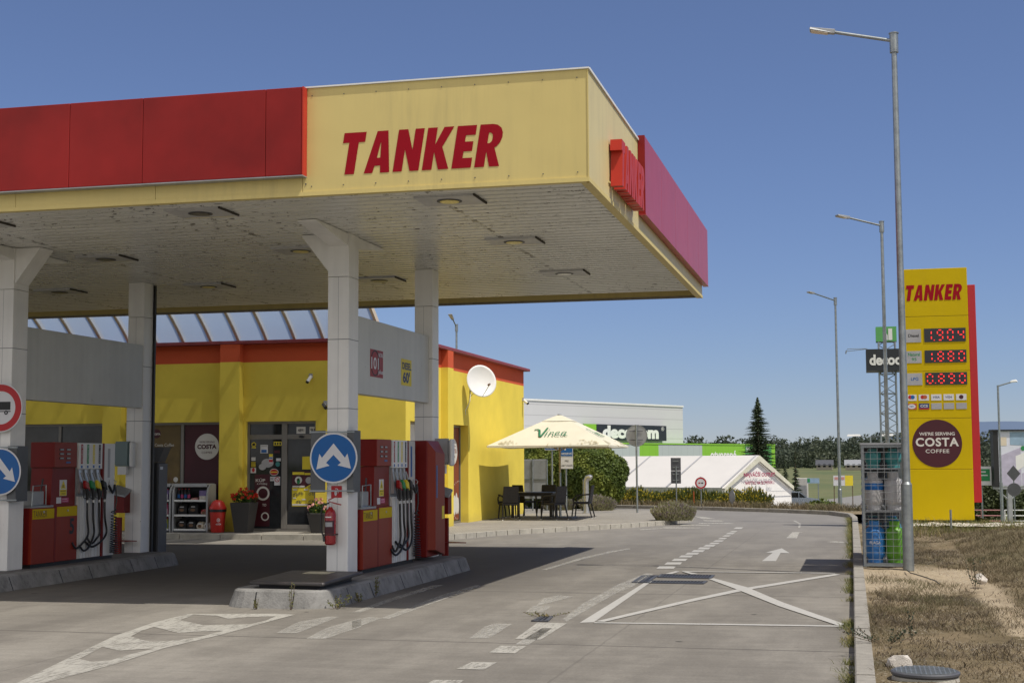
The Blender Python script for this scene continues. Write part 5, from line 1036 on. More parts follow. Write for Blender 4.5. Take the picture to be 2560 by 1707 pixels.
def leaves(mb, c, rad, n, size, seed=1, shell=.55, lumps=9, flat=0., zmin=None, lump_amp=.22):
    rd = random.Random(seed); c = Vector(c); L = [(Vector((rd.gauss(0, 1), rd.gauss(0, 1), rd.gauss(0, 1)))).normalized() for _ in range(lumps)]; A = [rd.uniform(.4, 1) for _ in L]
    for _ in range(n):
        d_ = Vector((rd.gauss(0, 1), rd.gauss(0, 1), rd.gauss(0, 1))).normalized()
        g = min(1.05, max(a*max(0, d_.dot(l)-.80)/.20 for l, a in zip(L, A))) if lumps > 20 else min(1.1, sum(a*max(0, d_.dot(l)-.62)/.38 for l, a in zip(L, A))); k = (1-lump_amp)+lump_amp*g + rd.uniform(-.02, .03)
        rr2 = k*(shell+(1-shell)*rd.random()**.5)
        p = c+Vector((d_.x*rad[0], d_.y*rad[1], d_.z*rad[2]))*rr2
        if zmin is not None and p.z < zmin: continue
        nn_ = (d_+Vector((rd.gauss(0, .7), rd.gauss(0, .7), rd.gauss(0, .7)))).normalized(); u = nn_.orthogonal().normalized(); a = rd.uniform(0, 6.28); u = u*math.cos(a)+nn_.cross(u)*math.sin(a); v = nn_.cross(u)
        s_ = size*rd.uniform(.6, 1.3); mb.add([p-u*s_*.5, p+v*s_*.32, p+u*s_*.5, p-v*s_*.32], [(0, 1, 2, 3)])
    return mb
def planter(x, y, w_, h, label, pet, n, name='flower_planter'):
    t = thing(name, label, 'planter', (x, y, .11)); a, b = w_/2, w_*.33
    MB().hexa([(x-b, y-b, .112), (x+b, y-b, .112), (x+b, y+b, .112), (x-b, y+b, .112)], [(x-a, y-a, h), (x+a, y-a, h), (x+a, y+a, h), (x-a, y+a, h)]).build('pot', 'planter', t, bev=.01)
    leaves(MB(), (x, y, h+.10), (w_*.62, w_*.55, .2), 420, .07, 3, .2, zmin=h-.04).build('foliage', 'flower_leaf', t)
    rd = random.Random(5); fl = MB()
    for _ in range(n):
        d_ = Vector((rd.gauss(0, 1), rd.gauss(0, 1), abs(rd.gauss(0, 1))*.8)).normalized(); c = Vector((x+d_.x*w_*.62, y+d_.y*w_*.58, h+.08+d_.z*.24)); leaves(fl, c, (.045, .045, .04), 14, .05, rd.random(), .2)
    fl.build('blossoms', pet, t)
planter(-13.86, 30.72, .50, .80, 'tall dark planter of red begonias left of the entrance', 'red_petal', 34); planter(-12.02, 30.75, .44, .56, 'lower dark planter with pale pink flowers right of the entrance', 'pink_petal', 22)

# ---------------------------------------------------------------- terrace
UX, UY = -8.17, 39.27
um = thing('market_umbrella', 'large square cream parasol with green lettering over the terrace', 'umbrella', (UX, UY, .11)); L2 = 1.68; ZR, ZA = 2.14, 3.0
cn = [(UX-L2, UY-L2), (UX+L2, UY-L2), (UX+L2, UY+L2), (UX-L2, UY+L2)]; tp_ = .42
MB().tube([(UX, UY, .11), (UX, UY, 1.4)], .034, 12).build('pole', 'galvanised', um); MB().tube([(UX, UY, 1.401), (UX, UY, 2.99)], .03, 12).build('pole', 'umbrella_pole', um)
cl = MB(); N = 12
def rimz(s): return ZR+.05*math.sin(PI*((s*2) % 1))*.6
for i in range(4):
    a, b = Vector(cn[i]), Vector(cn[(i+1) % 4]); base = len(cl.v)
    for k in range(N+1):
        s_ = k/N; e = a.lerp(b, s_); sc_ = 1-.02*math.sin(PI*s_)
        for m_ in range(9):
            f = m_/8; f2 = .20+.80*f; x = UX+(e.x-UX)*f2*(1-.015*math.sin(PI*s_)); y = UY+(e.y-UY)*f2*(1-.015*math.sin(PI*s_)); z = 2.86-(2.86-ZR)*f**1.02-.03*math.sin(PI*f)*math.sin(PI*s_)
            cl.v.append((x, y, z))
    for k in range(N):
        for m_ in range(8): q = base+k*9+m_; cl.f.append((q, q+1, q+10, q+9))
    vb = len(cl.v)      # short valance
    for k in range(N+1): e = a.lerp(b, k/N); kk = 1-.015*math.sin(PI*k/N); cl.v += [(UX+(e.x-UX)*kk, UY+(e.y-UY)*kk, ZR), (UX+(e.x-UX)*kk*1.0, UY+(e.y-UY)*kk, ZR-.05-.012*math.sin(PI*k/N*2))]
    cl.f += [(vb+2*k, vb+2*k+1, vb+2*k+3, vb+2*k+2) for k in range(N)]
cl.build('cover', 'umbrella_cloth', um)
MB().hexa([(UX-.42, UY-.42, 2.83), (UX+.42, UY-.42, 2.83), (UX+.42, UY+.42, 2.83), (UX-.42, UY+.42, 2.83)], [(UX-.06, UY-.06, 3.0), (UX+.06, UY-.06, 3.0), (UX+.06, UY+.06, 3.0), (UX-.06, UY+.06, 3.0)]).build('vent_cap', 'umbrella_cloth', um)
MB().lathe(UX, UY, [(.07, 3.002), (.06, 3.03), (.02, 3.045)], 12).build('finial', 'sheet_grey', um)
rbm = MB()
for x, y in cn+[((cn[i][0]+cn[(i+1) % 4][0])/2, (cn[i][1]+cn[(i+1) % 4][1])/2) for i in range(4)]: rbm.tube([(UX, UY, 2.82), (x, y, ZR-.01)], .012, 5).tube([(UX, UY, 2.0), (UX+(x-UX)*.5, UY+(y-UY)*.5, 2.46)], .01, 5)
rbm.build('ribs', 'umbrella_pole', um)
MB().box(UX-.42, UX+.42, UY-.42, UY+.42, .112, .17).build('base_slab', 'dark_grey', um, bev=.01)
# lettering painted on the two visible slopes
def slope(fr_side):
    if fr_side == 0: o = Vector((UX, UY-L2, ZR)); u = Vector((1, 0, 0)); v = (Vector((UX, UY-L2*.2, 2.86))-o)
    else: o = Vector((UX+L2, UY, ZR)); u = Vector((0, 1, 0)); v = (Vector((UX+L2*.2, UY, 2.86))-o)
    return FR(o, u, v), v.length
def stroke(mb, fr, pts, w_, c):
    for k, (p, q) in enumerate(zip(pts, pts[1:])):
        p, q = Vector(p), Vector(q); d_ = (q-p).normalized(); nn_ = Vector((-d_.y, d_.x)); w0 = w_*(.7+.3*((k*7) % 3)/2)
        mb.prism([tuple(p-nn_*w0/2), tuple(q-nn_*w0/2), tuple(q+nn_*w0/2), tuple(p+nn_*w0/2)], fr, c+k*.0006, c+.002+k*.0006)
def arcp(cx, cy, rx, ry, a0, a1, n=10): return [(cx+rx*math.cos(R(a0+(a1-a0)*k/n)), cy+ry*math.sin(R(a0+(a1-a0)*k/n))) for k in range(n+1)]
for sd_ in (0, 1):
    fr, vl = slope(sd_); m_ = MB(); kx = 1.75; c = .012
    S_ = lambda pts: [((x-.5)*1.05, .40+y*.62) for x, y in pts]
    st_ = [([(0, .82), (.07, .88), (.14, .80), (.21, .18), (.24, .18), (.34, 1.02)], .085), ([(.375, .62), (.345, .22)], .055), ([(.40, .80), (.405, .86)], .05),
           ([(.435, .20), (.465, .62)], .045), ([(.45, .42), (.49, .56), (.525, .60), (.545, .52), (.54, .36), (.55, .22), (.585, .22)], .040), ([(.61, .40), (.665, .44), (.70, .54), (.685, .62), (.65, .62), (.615, .52), (.605, .36), (.63, .24), (.68, .21), (.735, .28)], .040),
           ([(.865, .56), (.83, .63), (.785, .56), (.765, .38), (.785, .24), (.825, .24), (.865, .42)], .042), ([(.88, .62), (.865, .36), (.885, .23), (.94, .26)], .042)]
    for pts, w_ in st_: stroke(m_, fr, S_(pts), w_*.68, c)
    m_.build('lettering', 'vinea_green', um)
    g = MB(); rd = random.Random(4)
    for sx_ in (-1, 1):
        for k in range(38):
            b_ = .06+abs(rd.gauss(0, .12)); a_ = sx_*(1.45-b_*.7-abs(rd.gauss(0, .22))); 
            if abs(a_)+b_*1.3 < 1.58 and b_ > .03: g.ring(fr, a_, b_, .018, .026, .011, .013, 8)
    g.build('grape_print', 'grape_print', um)
tb = thing('cafe_table', 'dark square cafe table under the cream parasol', 'table', (-8.95, 39.55, .11)); x, y = -8.95, 39.45
MB().box(x-.62, x+.62, y-.42, y+.42, .81, .85).build('tabletop', 'black_plastic', tb, bev=.008); MB().box(x-.57, x+.57, y-.37, y+.37, .74, .808).build('apron', 'rattan', tb)
for sx_ in (-1, 1):
    for sy_ in (-1, 1): l_ = MB().box(x+sx_*.55-.035, x+sx_*.55+.035, y+sy_*.35-.035, y+sy_*.35+.035, .14, .739).build('leg', 'rattan', tb); MB().box(x+sx_*.55-.03, x+sx_*.55+.03, y+sy_*.35-.03, y+sy_*.35+.03, .111, .139).build('foot', 'tag_grey', l_)
def make_chair():
    t = thing('rattan_chair', 'x', 'chair', (0, 0, 0), 'dark rattan armchairs round the terrace table')
    MB().box(-.24, .24, -.24, .22, .40, .46).build('seat', 'rattan', t, bev=.015)
    MB().hexa([(-.23, .19, .46), (.23, .19, .46), (.23, .23, .46), (-.23, .23, .46)], [(-.21, .27, .92), (.21, .27, .92), (.21, .31, .92), (-.21, .31, .92)]).build('backrest', 'rattan', t, bev=.012)
    for s_ in (-1, 1):
        for (a, b) in (((s_*.22, -.22, .40), (s_*.25, -.27, .02)), ((s_*.22, .20, .42), (s_*.24, .30, .02))):
            l_ = MB().tube([a, b], [.022, .018], 8).build('leg', 'rattan', t); MB().tube([b, (b[0], b[1], 0)], .018, 8).build('foot', 'white', l_)
        MB().tube([(s_*.25, -.22, .42), (s_*.27, -.21, .56), (s_*.275, -.12, .64), (s_*.27, .08, .66), (s_*.24, .24, .67)], .02, 8).build('armrest', 'rattan', t, smooth=1)
    return t
ch0 = make_chair(); CH = [(-10.15, 40.1, R(90), 'rattan chair nearest the yellow wall, side on to the table'), (-9.55, 40.75, R(150), 'rattan chair in the far left corner behind the table'), (-9.42, 38.35, R(205), 'rattan chair in front of the table with its back to the camera'),
    (-8.85, 40.65, R(0), 'rattan chair behind the middle of the table facing the pumps'), (-8.20, 38.60, R(240), 'rattan chair just left of the parasol pole, turned to the table'), (-7.62, 39.75, R(270), 'rattan chair to the right of the parasol pole')]
for i, (x, y, a, l_) in enumerate(CH):
    if i == 0: ch0.location = (x, y, .112); ch0.rotation_euler = (0, 0, a); ch0['label'] = l_
    else: dup(ch0, (x, y, .112), a, l_)

vp_ = thing('vent_pipe', 'stainless steel vent pipe with a bent top on the terrace edge', 'pipe', (-8.35, 43.6, .11))
x, y = -8.25, 43.6
cvp = [(x, y, .12), (x, y, 1.05), (x+.01, y, 1.13), (x+.05, y-.01, 1.2), (x+.12, y-.02, 1.22), (x+.17, y-.03, 1.19)]
MB().tube(cvp, .085, 18, True).build('pipe', 'steel', vp_, smooth=1); MB().lathe(x, y, [(.12, .111), (.12, .135)], 18).build('flange', 'steel', vp_)
MB().tube([(x-.10, y, .3), (x-.10, y, 1.15)], .012, 6).build('conduit', 'galvanised', vp_)

def post_sign(x, y, z0, h, label, nm='sign_post', r_=.03):
    t = thing(nm, label, 'sign', (x, y, z0)); MB().tube([(x, y, z0), (x, y, z0+h)], r_, 10).build('post', 'galvanised', t, smooth=1); return t
t = post_sign(-6.75, 44.2, .11, 2.72, 'tall post with a round sign seen from behind, at the pavement edge'); fr = FRONT(-6.75, 44.26, 2.5)
MB().disc(fr, 0, 0, .34, 0, .006, 48).build('sign_back', 'sheet_grey', t); MB().ring(fr, 0, 0, .325, .34, .0062, .014, 48).build('rim', 'galvanised', t)
MB().tube([(-6.98, 44.235, 2.37), (-6.55, 44.235, 2.37)], .01, 5).tube([(-6.98, 44.235, 2.64), (-6.55, 44.235, 2.64)], .01, 5).build('clamps', 'dark_grey', t)
t = post_sign(-9.45, 44.2, .11, 2.2, 'blue reserved parking sign on a post, left of the parasol pole'); fr = FRONT(-9.45, 44.15, 2.06)
MB().rect(fr, -.22, .22, 0, .44, 0, .01).build('plate', 'sign_white', t); MB().rect(fr, -.205, .205, .015, .425, .0105, .012).build('field', 'sign_blue', t)
q_ = MB(); text(q_, 'P', fr, 0, .17, .22, .13, .0135, .03); text(q_, 'RESERV\u00c9', fr, 0, .05, .07, .34, .0135, .02); q_.build('lettering', 'sign_white', t)
t = post_sign(-9.02, 44.3, .11, 1.9, 'blue parking sign with a white plate below, right of the parasol pole'); fr = FRONT(-8.98, 44.24, 1.86)
MB().rect(fr, -.22, .2, 0, .5, 0, .01).build('plate', 'sign_white', t); MB().rect(fr, -.205, .185, .015, .485, .0105, .012).build('field', 'sign_blue', t)
q_ = MB(); text(q_, 'P', fr, 0, .2, .24, .14, .0135, .03); text(q_, 'RESERV\u00c9', fr, 0, .06, .08, .33, .0135, .02); q_.build('lettering', 'sign_white', t)
a = MB().rect(fr, -.22, .2, -.38, -.01, 0, .01).build('lower_plate', 'sign_white', t); q_ = MB(); text(q_, 'PRE', fr, 0, -.17, .06, .12, .012, .01); text(q_, 'UMYV\u00c1RE\u0147', fr, 0, -.31, .07, .36, .012, .01); q_.build('lettering', 'black', a)
t = thing('notice_board', 'grey back of a large double post notice board behind the chairs', 'notice board', (-10.4, 45.6, .11)); fr = FRONT(-10.45, 45.6, .5)
MB().rect(fr, -.42, .05, 0, 1.28, 0, .03).rect(fr, .06, .52, 0, 1.28, 0, .03).build('board', 'sheet_grey', t, bev=.01); MB().rect(fr, .05, .54, .62, .65, .03, .05).rect(fr, -.42, .05, .62, .65, .03, .05).tube([P(fr, .53, -.39, .02), P(fr, .53, 1.28, .02)], .025, 8).tube([P(fr, .06, -.39, .05), P(fr, .06, 1.28, .05)], .025, 8).build('posts', 'galvanised', t)

# ================================================================= PRICE TOTEM
YS = 37.4; K = YS/35.5
TX = lambda x: x*K
TZ = lambda z: 1.7+(z-1.7)*K
tt = thing('price_totem', 'tall yellow price totem with red fin and fuel prices behind the near lamp post', 'price sign', (2.0, YS+.2, .1))
ft = FRONT(0, YS, 0); segs = [(.27, 1.478), (1.478, 2.69), (2.69, 3.817), (3.817, 5.14), (5.14, 6.30)]
for a, b in segs: MB().box(TX(1.10), TX(2.62), YS, YS+.32, TZ(a)+.004, TZ(b)-.004).build('panel', 'totem_yellow', tt, bev=.006)
MB().box(TX(1.10)+.02, TX(2.62)-.02, YS+.02, YS+.30, TZ(.27)+.02, TZ(6.30)-.02).build('core', 'black', tt)
MB().box(TX(2.62)+.004, TX(2.80), YS+.05, YS+.45, TZ(.69), TZ(5.88)).build('fin', 'totem_red', tt, bev=.006)
MB().box(TX(2.45), TX(2.50), YS+.1, YS+.2, .0, TZ(.27)+.02).box(TX(1.3), TX(1.35), YS+.1, YS+.2, .0, TZ(.27)+.02).build('footing_posts', 'galvanised', tt)
for m_ in station_name(FRONT(TX(1.16), YS, TZ(5.525)), TX(1.36), .40, .006, shear=.17): m_.build('letter', 'letter_red', tt)
DG = {'0': 'abcdef', '1': 'bc', '4': 'fgbc', '8': 'abcdefg', '9': 'abcdfg'}
def seg7(mb, ch, fr, a, b, w_, h, c):
    t_ = .026; q = {'a': ((0, h), (w_, h)), 'b': ((w_, h), (w_, h/2)), 'c': ((w_, h/2), (w_, 0)), 'd': ((0, 0), (w_, 0)), 'e': ((0, 0), (0, h/2)), 'f': ((0, h/2), (0, h)), 'g': ((0, h/2), (w_, h/2))}
    for s_ in DG[ch]:
        (x0, y0), (x1, y1) = q[s_]; dx, dy = x1-x0, y1-y0; L = math.hypot(dx, dy); ux, uy = dx/L, dy/L; n_ = 2
        for k in range(n_):       # rows of separate diodes
            p = .03+(L-.06)*k/n_; e = .03+(L-.06)*(k+.96)/n_
            mb.prism([(a+x0+ux*p+uy*t_/2, b+y0+uy*p-ux*t_/2), (a+x0+ux*e+uy*t_/2, b+y0+uy*e-ux*t_/2), (a+x0+ux*e-uy*t_/2, b+y0+uy*e+ux*t_/2), (a+x0+ux*p-uy*t_/2, b+y0+uy*p+ux*t_/2)] , fr, c, c+.003)
for (z0, z1, val, nm_, mt) in ((4.52, 4.845, '1.904', 'Diesel', 'black'), (4.02, 4.32, '1.880', 'Natural', 'green_p'), (3.49, 3.785, '0.890', 'LPG', 'sign_blue')):
    Z0, Z1 = TZ(z0), TZ(z1); a = MB().box(TX(1.595), TX(2.55), YS-.012, YS-.0015, Z0, Z1).build('led_display', 'led_panel', tt)
    q_ = MB(); xs_ = [TX(1.66), TX(1.92), TX(2.155), TX(2.40)]; fr = FRONT(0, YS-.012, 0)
    for ch, xx in zip(val.replace('.', ''), xs_): seg7(q_, ch, fr, xx-.02, Z0+.045, .125, Z1-Z0-.09, .001)
    q_.rect(fr, TX(1.66)+.16, TX(1.66)+.185, Z0+.035, Z0+.055, .001, .004); q_.build('digits', 'led_red', a)
    b = MB().box(TX(1.17), TX(1.52), YS-.008, YS-.0015, Z0+.0, Z1-.01).build('fuel_name_plate', 'tag_grey', tt); fr = FRONT(0, YS-.008, 0); q_ = MB(); cxm = TX(1.345)
    if nm_ == 'Natural': text(q_, 'Natural', fr, cxm, (Z0+Z1)/2+.02, .085, .29, .001, .02); text(q_, '95', fr, cxm, (Z0+Z1)/2-.10, .075, .12, .001, .02)
    else: text(q_, nm_, fr, cxm, (Z0+Z1)/2-.04, .08, .26 if nm_ == 'Diesel' else .18, .001, .02)
    q_.build('lettering', mt, b)
cards = [('sign_white', 'MA'), ('sign_white', 'MC'), ('sign_white', 'VISA'), ('sign_white', 'VISA'), ('sign_white', 'R'), ('bottle_orange', 'O'), ('navy', 'CCS'), ('tag_grey', ''), ('tag_grey', ''), ('tag_grey', '')]
for i, (mt, k) in enumerate(cards):
    c_, r_i = i % 5, i//5; x0 = TX(1.14+c_*.286); z0 = TZ(3.115-r_i*.21); fr = FRONT(x0, YS, z0)
    b = MB().rect(fr, 0, .25, 0, .155, .0015, .008).build('card_plate', mt, tt)
    if k in ('MA', 'MC'):
        MB().disc(fr, .095, .09, .05, .0085, .0095, 20).build('disc', 'sign_red', b); MB().disc(fr, .155, .09, .05, .0098, .0108, 20).build('disc', 'sign_blue' if k == 'MA' else 'bottle_orange', b)
    elif k == 'VISA': q_ = MB(); text(q_, 'VISA', fr, .125, .055, .055, .16, .009, .02, .2); q_.build('lettering', 'navy', b)
    elif k == 'R': MB().disc(fr, .125, .08, .055, .0085, .0095, 10).build('emblem', 'costa_maroon', b)
    elif k == 'CCS': q_ = MB(); text(q_, 'CCS', fr, .125, .055, .065, .18, .009, .03); q_.build('lettering', 'sign_white', b); MB().rect(fr, 0, .25, 0, .03, .0085, .0095).build('stripe', 'sign_red', b)
    elif k == 'O': MB().disc(fr, .125, .078, .095, .0085, .0095, 28, .06).build('oval', 'sign_white', b); q_ = MB(); text(q_, 'OMV', fr, .125, .058, .04, .11, .010, .02); q_.build('lettering', 'sign_blue', b)
cz = TZ(2.09); cx_ = TX(1.82); r_ = .60
dc = MB().disc(ft, cx_, cz, r_, .0015, .006, 72).build('coffee_disc', 'costa_maroon', tt)
q_ = MB(); text(q_, "WE'RE SERVING", ft, cx_, cz+.20, .085, .86, .007, .02); text(q_, 'COSTA', ft, cx_, cz-.075, .22, 1.04, .007, .03, sp=1.12); text(q_, 'COFFEE', ft, cx_, cz-.24, .095, .57, .007, .01, sp=1.1); q_.build('lettering', 'costa_white', dc)

# ================================================================= STREET LAMPS
def lamp(x, y, z0, zt, hx, hy, hz, label, r0=.08, r1=.047, split=1.25, hl=.38, grp='galvanised street lamps along the exit road'):
    t = thing('street_lamp', label, 'street lamp', (x, y, z0), grp)
    MB().tube([(x, y, z0), (x, y, z0+split-z0*0)], r0, 20).tube([(x, y, z0+split), (x, y, z0+split+.04)], [r0, r1+.012], 20).build('base_shaft', 'galvanised', t, smooth=1)
    MB().tube([(x, y, z0+split+.041), (x, y, z0+(zt-z0)*.5), (x, y, zt)], [r1+.012, r1+.004, r1-.006], 16).build('shaft', 'galvanised', t, smooth=1)
    MB().tube([(x, y, zt-.26), (x, y, zt+.03)], r1+.018, 14).tube([(x, y, zt+.03), (x, y, zt+.045)], r1+.028, 14).build('collar', 'galvanised', t)
    a = Vector((x, y, zt-.08)); b = Vector((hx, hy, hz)); d_ = (b-a).normalized(); MB().tube([a, b], .026, 10).build('arm', 'galvanised', t, smooth=1)
    s_ = d_.cross(Vector((0, 0, 1))).normalized(); u = s_.cross(d_)
    e = b+d_*hl; hd_ = MB()
    hd_.hexa([b-s_*.05-u*.03, e-s_*.10-u*.035, e+s_*.10-u*.035, b+s_*.05-u*.03], [b-s_*.05+u*.04, e-s_*.08+u*.008, e+s_*.08+u*.008, b+s_*.05+u*.04]); ho = hd_.build('lamp_head', 'sheet_grey', t, bev=.008)
    MB().hexa([b+d_*.10-s_*.06-u*.042, e-d_*.03-s_*.08-u*.046, e-d_*.03+s_*.08-u*.046, b+d_*.10+s_*.06-u*.042], [b+d_*.10-s_*.06-u*.034, e-d_*.03-s_*.08-u*.038, e-d_*.03+s_*.08-u*.038, b+d_*.10+s_*.06-u*.034]).build('lens', 'rib_cream', ho)
    return t
lamp(.665, 21.8, .09, 8.08, -.20, 21.8, 8.20, 'nearest and tallest looking street lamp beside the gas cylinder cage')
lamp(.745, 39.3, .09, 8.08, -.10, 38.8, 8.17, 'second street lamp, passing in front of the lattice sign tower')
lamp(-.765, 57.5, -.7, 8.08, -1.55, 56.2, 8.17, 'third street lamp, standing beyond the bend near the tent')
lamp(-16.37, 57.5, -1.0, 7.45, -16.41, 57.1, 7.65, 'street lamp rising behind the shop roof')
t = thing('street_lamp', 'small street lamp with a white globe head in front of the billboard', 'street lamp', (7.85, 86, -2.3)); x, y = 7.85, 86.0
MB().tube([(x, y, -2.4), (x, y, .4)], .09, 12).tube([(x, y, .4), (x, y, 5.95)], .06, 12).build('shaft', 'galvanised', t, smooth=1); MB().tube([(x, y, 5.9), (x+.75, y, 6.12)], .04, 8).build('arm', 'galvanised', t)
MB().hexa([(x+.65, y-.1, 6.08), (x+1.1, y-.12, 6.12), (x+1.1, y+.12, 6.12), (x+.65, y+.1, 6.08)], [(x+.7, y-.08, 6.2), (x+1.0, y-.08, 6.27), (x+1.0, y+.08, 6.27), (x+.7, y+.08, 6.2)]).build('lamp_head', 'white', t, bev=.03)
t = thing('double_street_lamp', 'far street lamp with two flat arms seen above the cylinder cage', 'street lamp', (1.2, 128, -2.3))
MB().tube([(1.0, 128, -2.3), (1.0, 128, 3.72)], .07, 8).build('shaft', 'galvanised', t); MB().box(-.5, 2.5, 127.97, 128.03, 3.72, 3.77).build('arm', 'galvanised', t)
for sx_ in (-1, 1): MB().hexa([(1+sx_*1.4-.6, 127.8, 3.79), (1+sx_*1.4+.6, 127.8, 3.79), (1+sx_*1.4+.6, 128.2, 3.79), (1+sx_*1.4-.6, 128.2, 3.79)], [(1+sx_*1.4-.5, 127.85, 3.95), (1+sx_*1.4+.5, 127.85, 3.95), (1+sx_*1.4+.5, 128.15, 3.95), (1+sx_*1.4-.5, 128.15, 3.95)]).build('lamp_head', 'white', t)

# ================================================================= GAS CYLINDER CAGES
def cage(x0, x1, y0, y1, label):
    t = thing('cylinder_cage', label, 'cage', ((x0+x1)/2, (y0+y1)/2, .12), 'gas cylinder cages beside the kerb'); z0, z1 = .10, 1.93
    fr_ = MB()
    for x in (x0, x1-.035):
        for y in (y0, y1-.035): fr_.box(x, x+.035, y, y+.035, z0, z1)
    for z in (z0+.02, z1-.04):
        fr_.box(x0+.036, x1-.036, y0, y0+.03, z, z+.035).box(x0+.036, x1-.036, y1-.03, y1, z, z+.035).box(x0, x0+.03, y0+.036, y1-.036, z, z+.035).box(x1-.03, x1, y0+.036, y1-.036, z, z+.035)
    fr_.build('frame', 'galvanised', t)
    for z in (.14, .93, 1.56): MB().box(x0+.04, x1-.04, y0+.04, y1-.04, z, z+.02).build('shelf', 'sheet_grey', t)
    MB().box(x0-.02, x1+.02, y0-.02, y1+.02, z1+.001, z1+.03).build('roof', 'sheet_grey', t)
    def mesh(nm, fr, w_, h):
        m_ = MB(); k = 0
        while k*.10 < w_: a = k*.10+.03; m_.rect(fr, a-.003, a+.003, 0, h, 0, .006); k += 1
        k = 0
        while k*.10 < h: b = k*.10+.02; m_.rect(fr, 0, w_, b-.0035, b+.0035, .0072, .0142); k += 1
        m_.build(nm, 'mesh_wire', t)
    mesh('wire_panel', FRONT(x0, y0, z0), x1-x0, z1-z0); mesh('wire_panel', FR((x0, y1, z0), (0, -1, 0), (0, 0, 1)), y1-y0, z1-z0); mesh('wire_panel', SIDE(x1, y0, z0), y1-y0, z1-z0); mesh('wire_panel', FRONT(x0, y1, z0), x1-x0, z1-z0)
    return t
cage(.035, .66, 22.2, 23.55, 'galvanised wire cage of gas cylinders nearest the camera, behind the lamp post'); cage(.035, .66, 23.68, 25.0, 'second galvanised wire cage behind the first one')
MB().box(.06, .63, 24.93, 24.955, .14, 1.90).build('dark_backing', 'dark_grey', [o for o in COL.objects if o.name == 'cylinder_cage.001'][0])  # added dark sheet to dim the open cage interior, no real panel
def cyl(x, y, z, h, r_, mat, label, grp):
    t = thing('gas_cylinder', label, 'gas cylinder', (x, y, z), grp)
    MB().lathe(x, y, [(r_*.80, z), (r_*.80, z+.04), (r_*.78, z+.06)], 20).build('foot_ring', mat, t)
    MB().lathe(x, y, [(r_*.7, z+.05), (r_*.98, z+.10), (r_, z+.13), (r_, z+h*.72), (r_*.93, z+h*.79), (r_*.6, z+h*.85), (r_*.2, z+h*.87)], 24).build('body', mat, t, smooth=1)
    sh_ = MB(); a0 = 40
    for k in range(16):
        a, b = R(a0+280*k/16), R(a0+280*(k+1)/16); ri, ro = r_*.56, r_*.60
        sh_.hexa([(x+ri*math.cos(a), y+ri*math.sin(a), z+h*.84), (x+ro*math.cos(a), y+ro*math.sin(a), z+h*.84), (x+ro*math.cos(b), y+ro*math.sin(b), z+h*.84), (x+ri*math.cos(b), y+ri*math.sin(b), z+h*.84)], [(x+ri*math.cos(a), y+ri*math.sin(a), z+h), (x+ro*math.cos(a), y+ro*math.sin(a), z+h), (x+ro*math.cos(b), y+ro*math.sin(b), z+h), (x+ri*math.cos(b), y+ri*math.sin(b), z+h)])
    sh_.build('collar', mat, t); MB().tube([(x, y, z+h*.86), (x, y, z+h*.97)], .018, 8).build('valve', 'steel', t); return t
q0 = {0: ('bottle_blue', 'bottle_green'), 1: ('bottle_grey', 'bottle_grey'), 2: ('bottle_dark', 'bottle_teal')}
for r_i, (z, h, r_) in enumerate(((.162, .62, .145), (.952, .56, .145), (1.582, .29, .12))):
    mixm = [['bottle_blue', 'bottle_green'], ['bottle_teal', 'bottle_blue'], ['bottle_orange', 'bottle_teal']] if r_i == 0 else ([['bottle_grey', 'bottle_grey'], ['bottle_dark', 'bottle_grey'], ['bottle_dark', 'bottle_teal']] if r_i == 1 else [['bottle_teal', 'bottle_teal'], ['bottle_dark', 'bottle_dark'], ['bottle_dark', 'bottle_teal']])
    for j in range(3):
        for i in range(2):
            mt = mixm[j][i]; cn_ = mt.split('_')[1]; nm_ = ('bottom', 'middle', 'top')[r_i]
            lb = '%s gas cylinder on the %s shelf of the near cage, %s, %s' % (cn_, nm_, ('front row', 'second row', 'back row')[j], ('kerb side', 'lamp post side')[i])
            x = .205+i*.295; y = 22.42+j*.36
            c_ = cyl(x, y, z, h, r_, mt, lb, 'gas cylinders in the near cage')
            if j == 0 and i == 0 and r_i == 0:
                q_ = MB(); text(q_, 'FLAGA', FRONT(x, y-r_-.004, z+.28), 0, 0, .045, .16, .002, .01); q_.build('lettering', 'sign_white', c_)
            if j == 0 and i == 0 and r_i == 1: MB().lathe(x, y, [(r_+.002, z+.30), (r_+.002, z+.40)], 24).build('blue_band', 'sign_blue', c_)
for r_i, (z, h, r_) in enumerate(((.162, .62, .145), (.952, .56, .145), (1.582, .29, .12))):
    for j in range(2):
        for i in range(2): cyl(.205+i*.295, 23.95+j*.5, z, h, r_, ('bottle_dark', 'bottle_teal', 'bottle_blue')[(i+j+r_i) % 3], '%s gas cylinder on the %s shelf of the far cage, %s, %s' % (('dark blue', 'teal', 'blue')[(i+j+r_i) % 3], ('bottom', 'middle', 'top')[r_i], ('front', 'back')[j], ('kerb side', 'lamp post side')[i]), 'gas cylinders in the far cage')

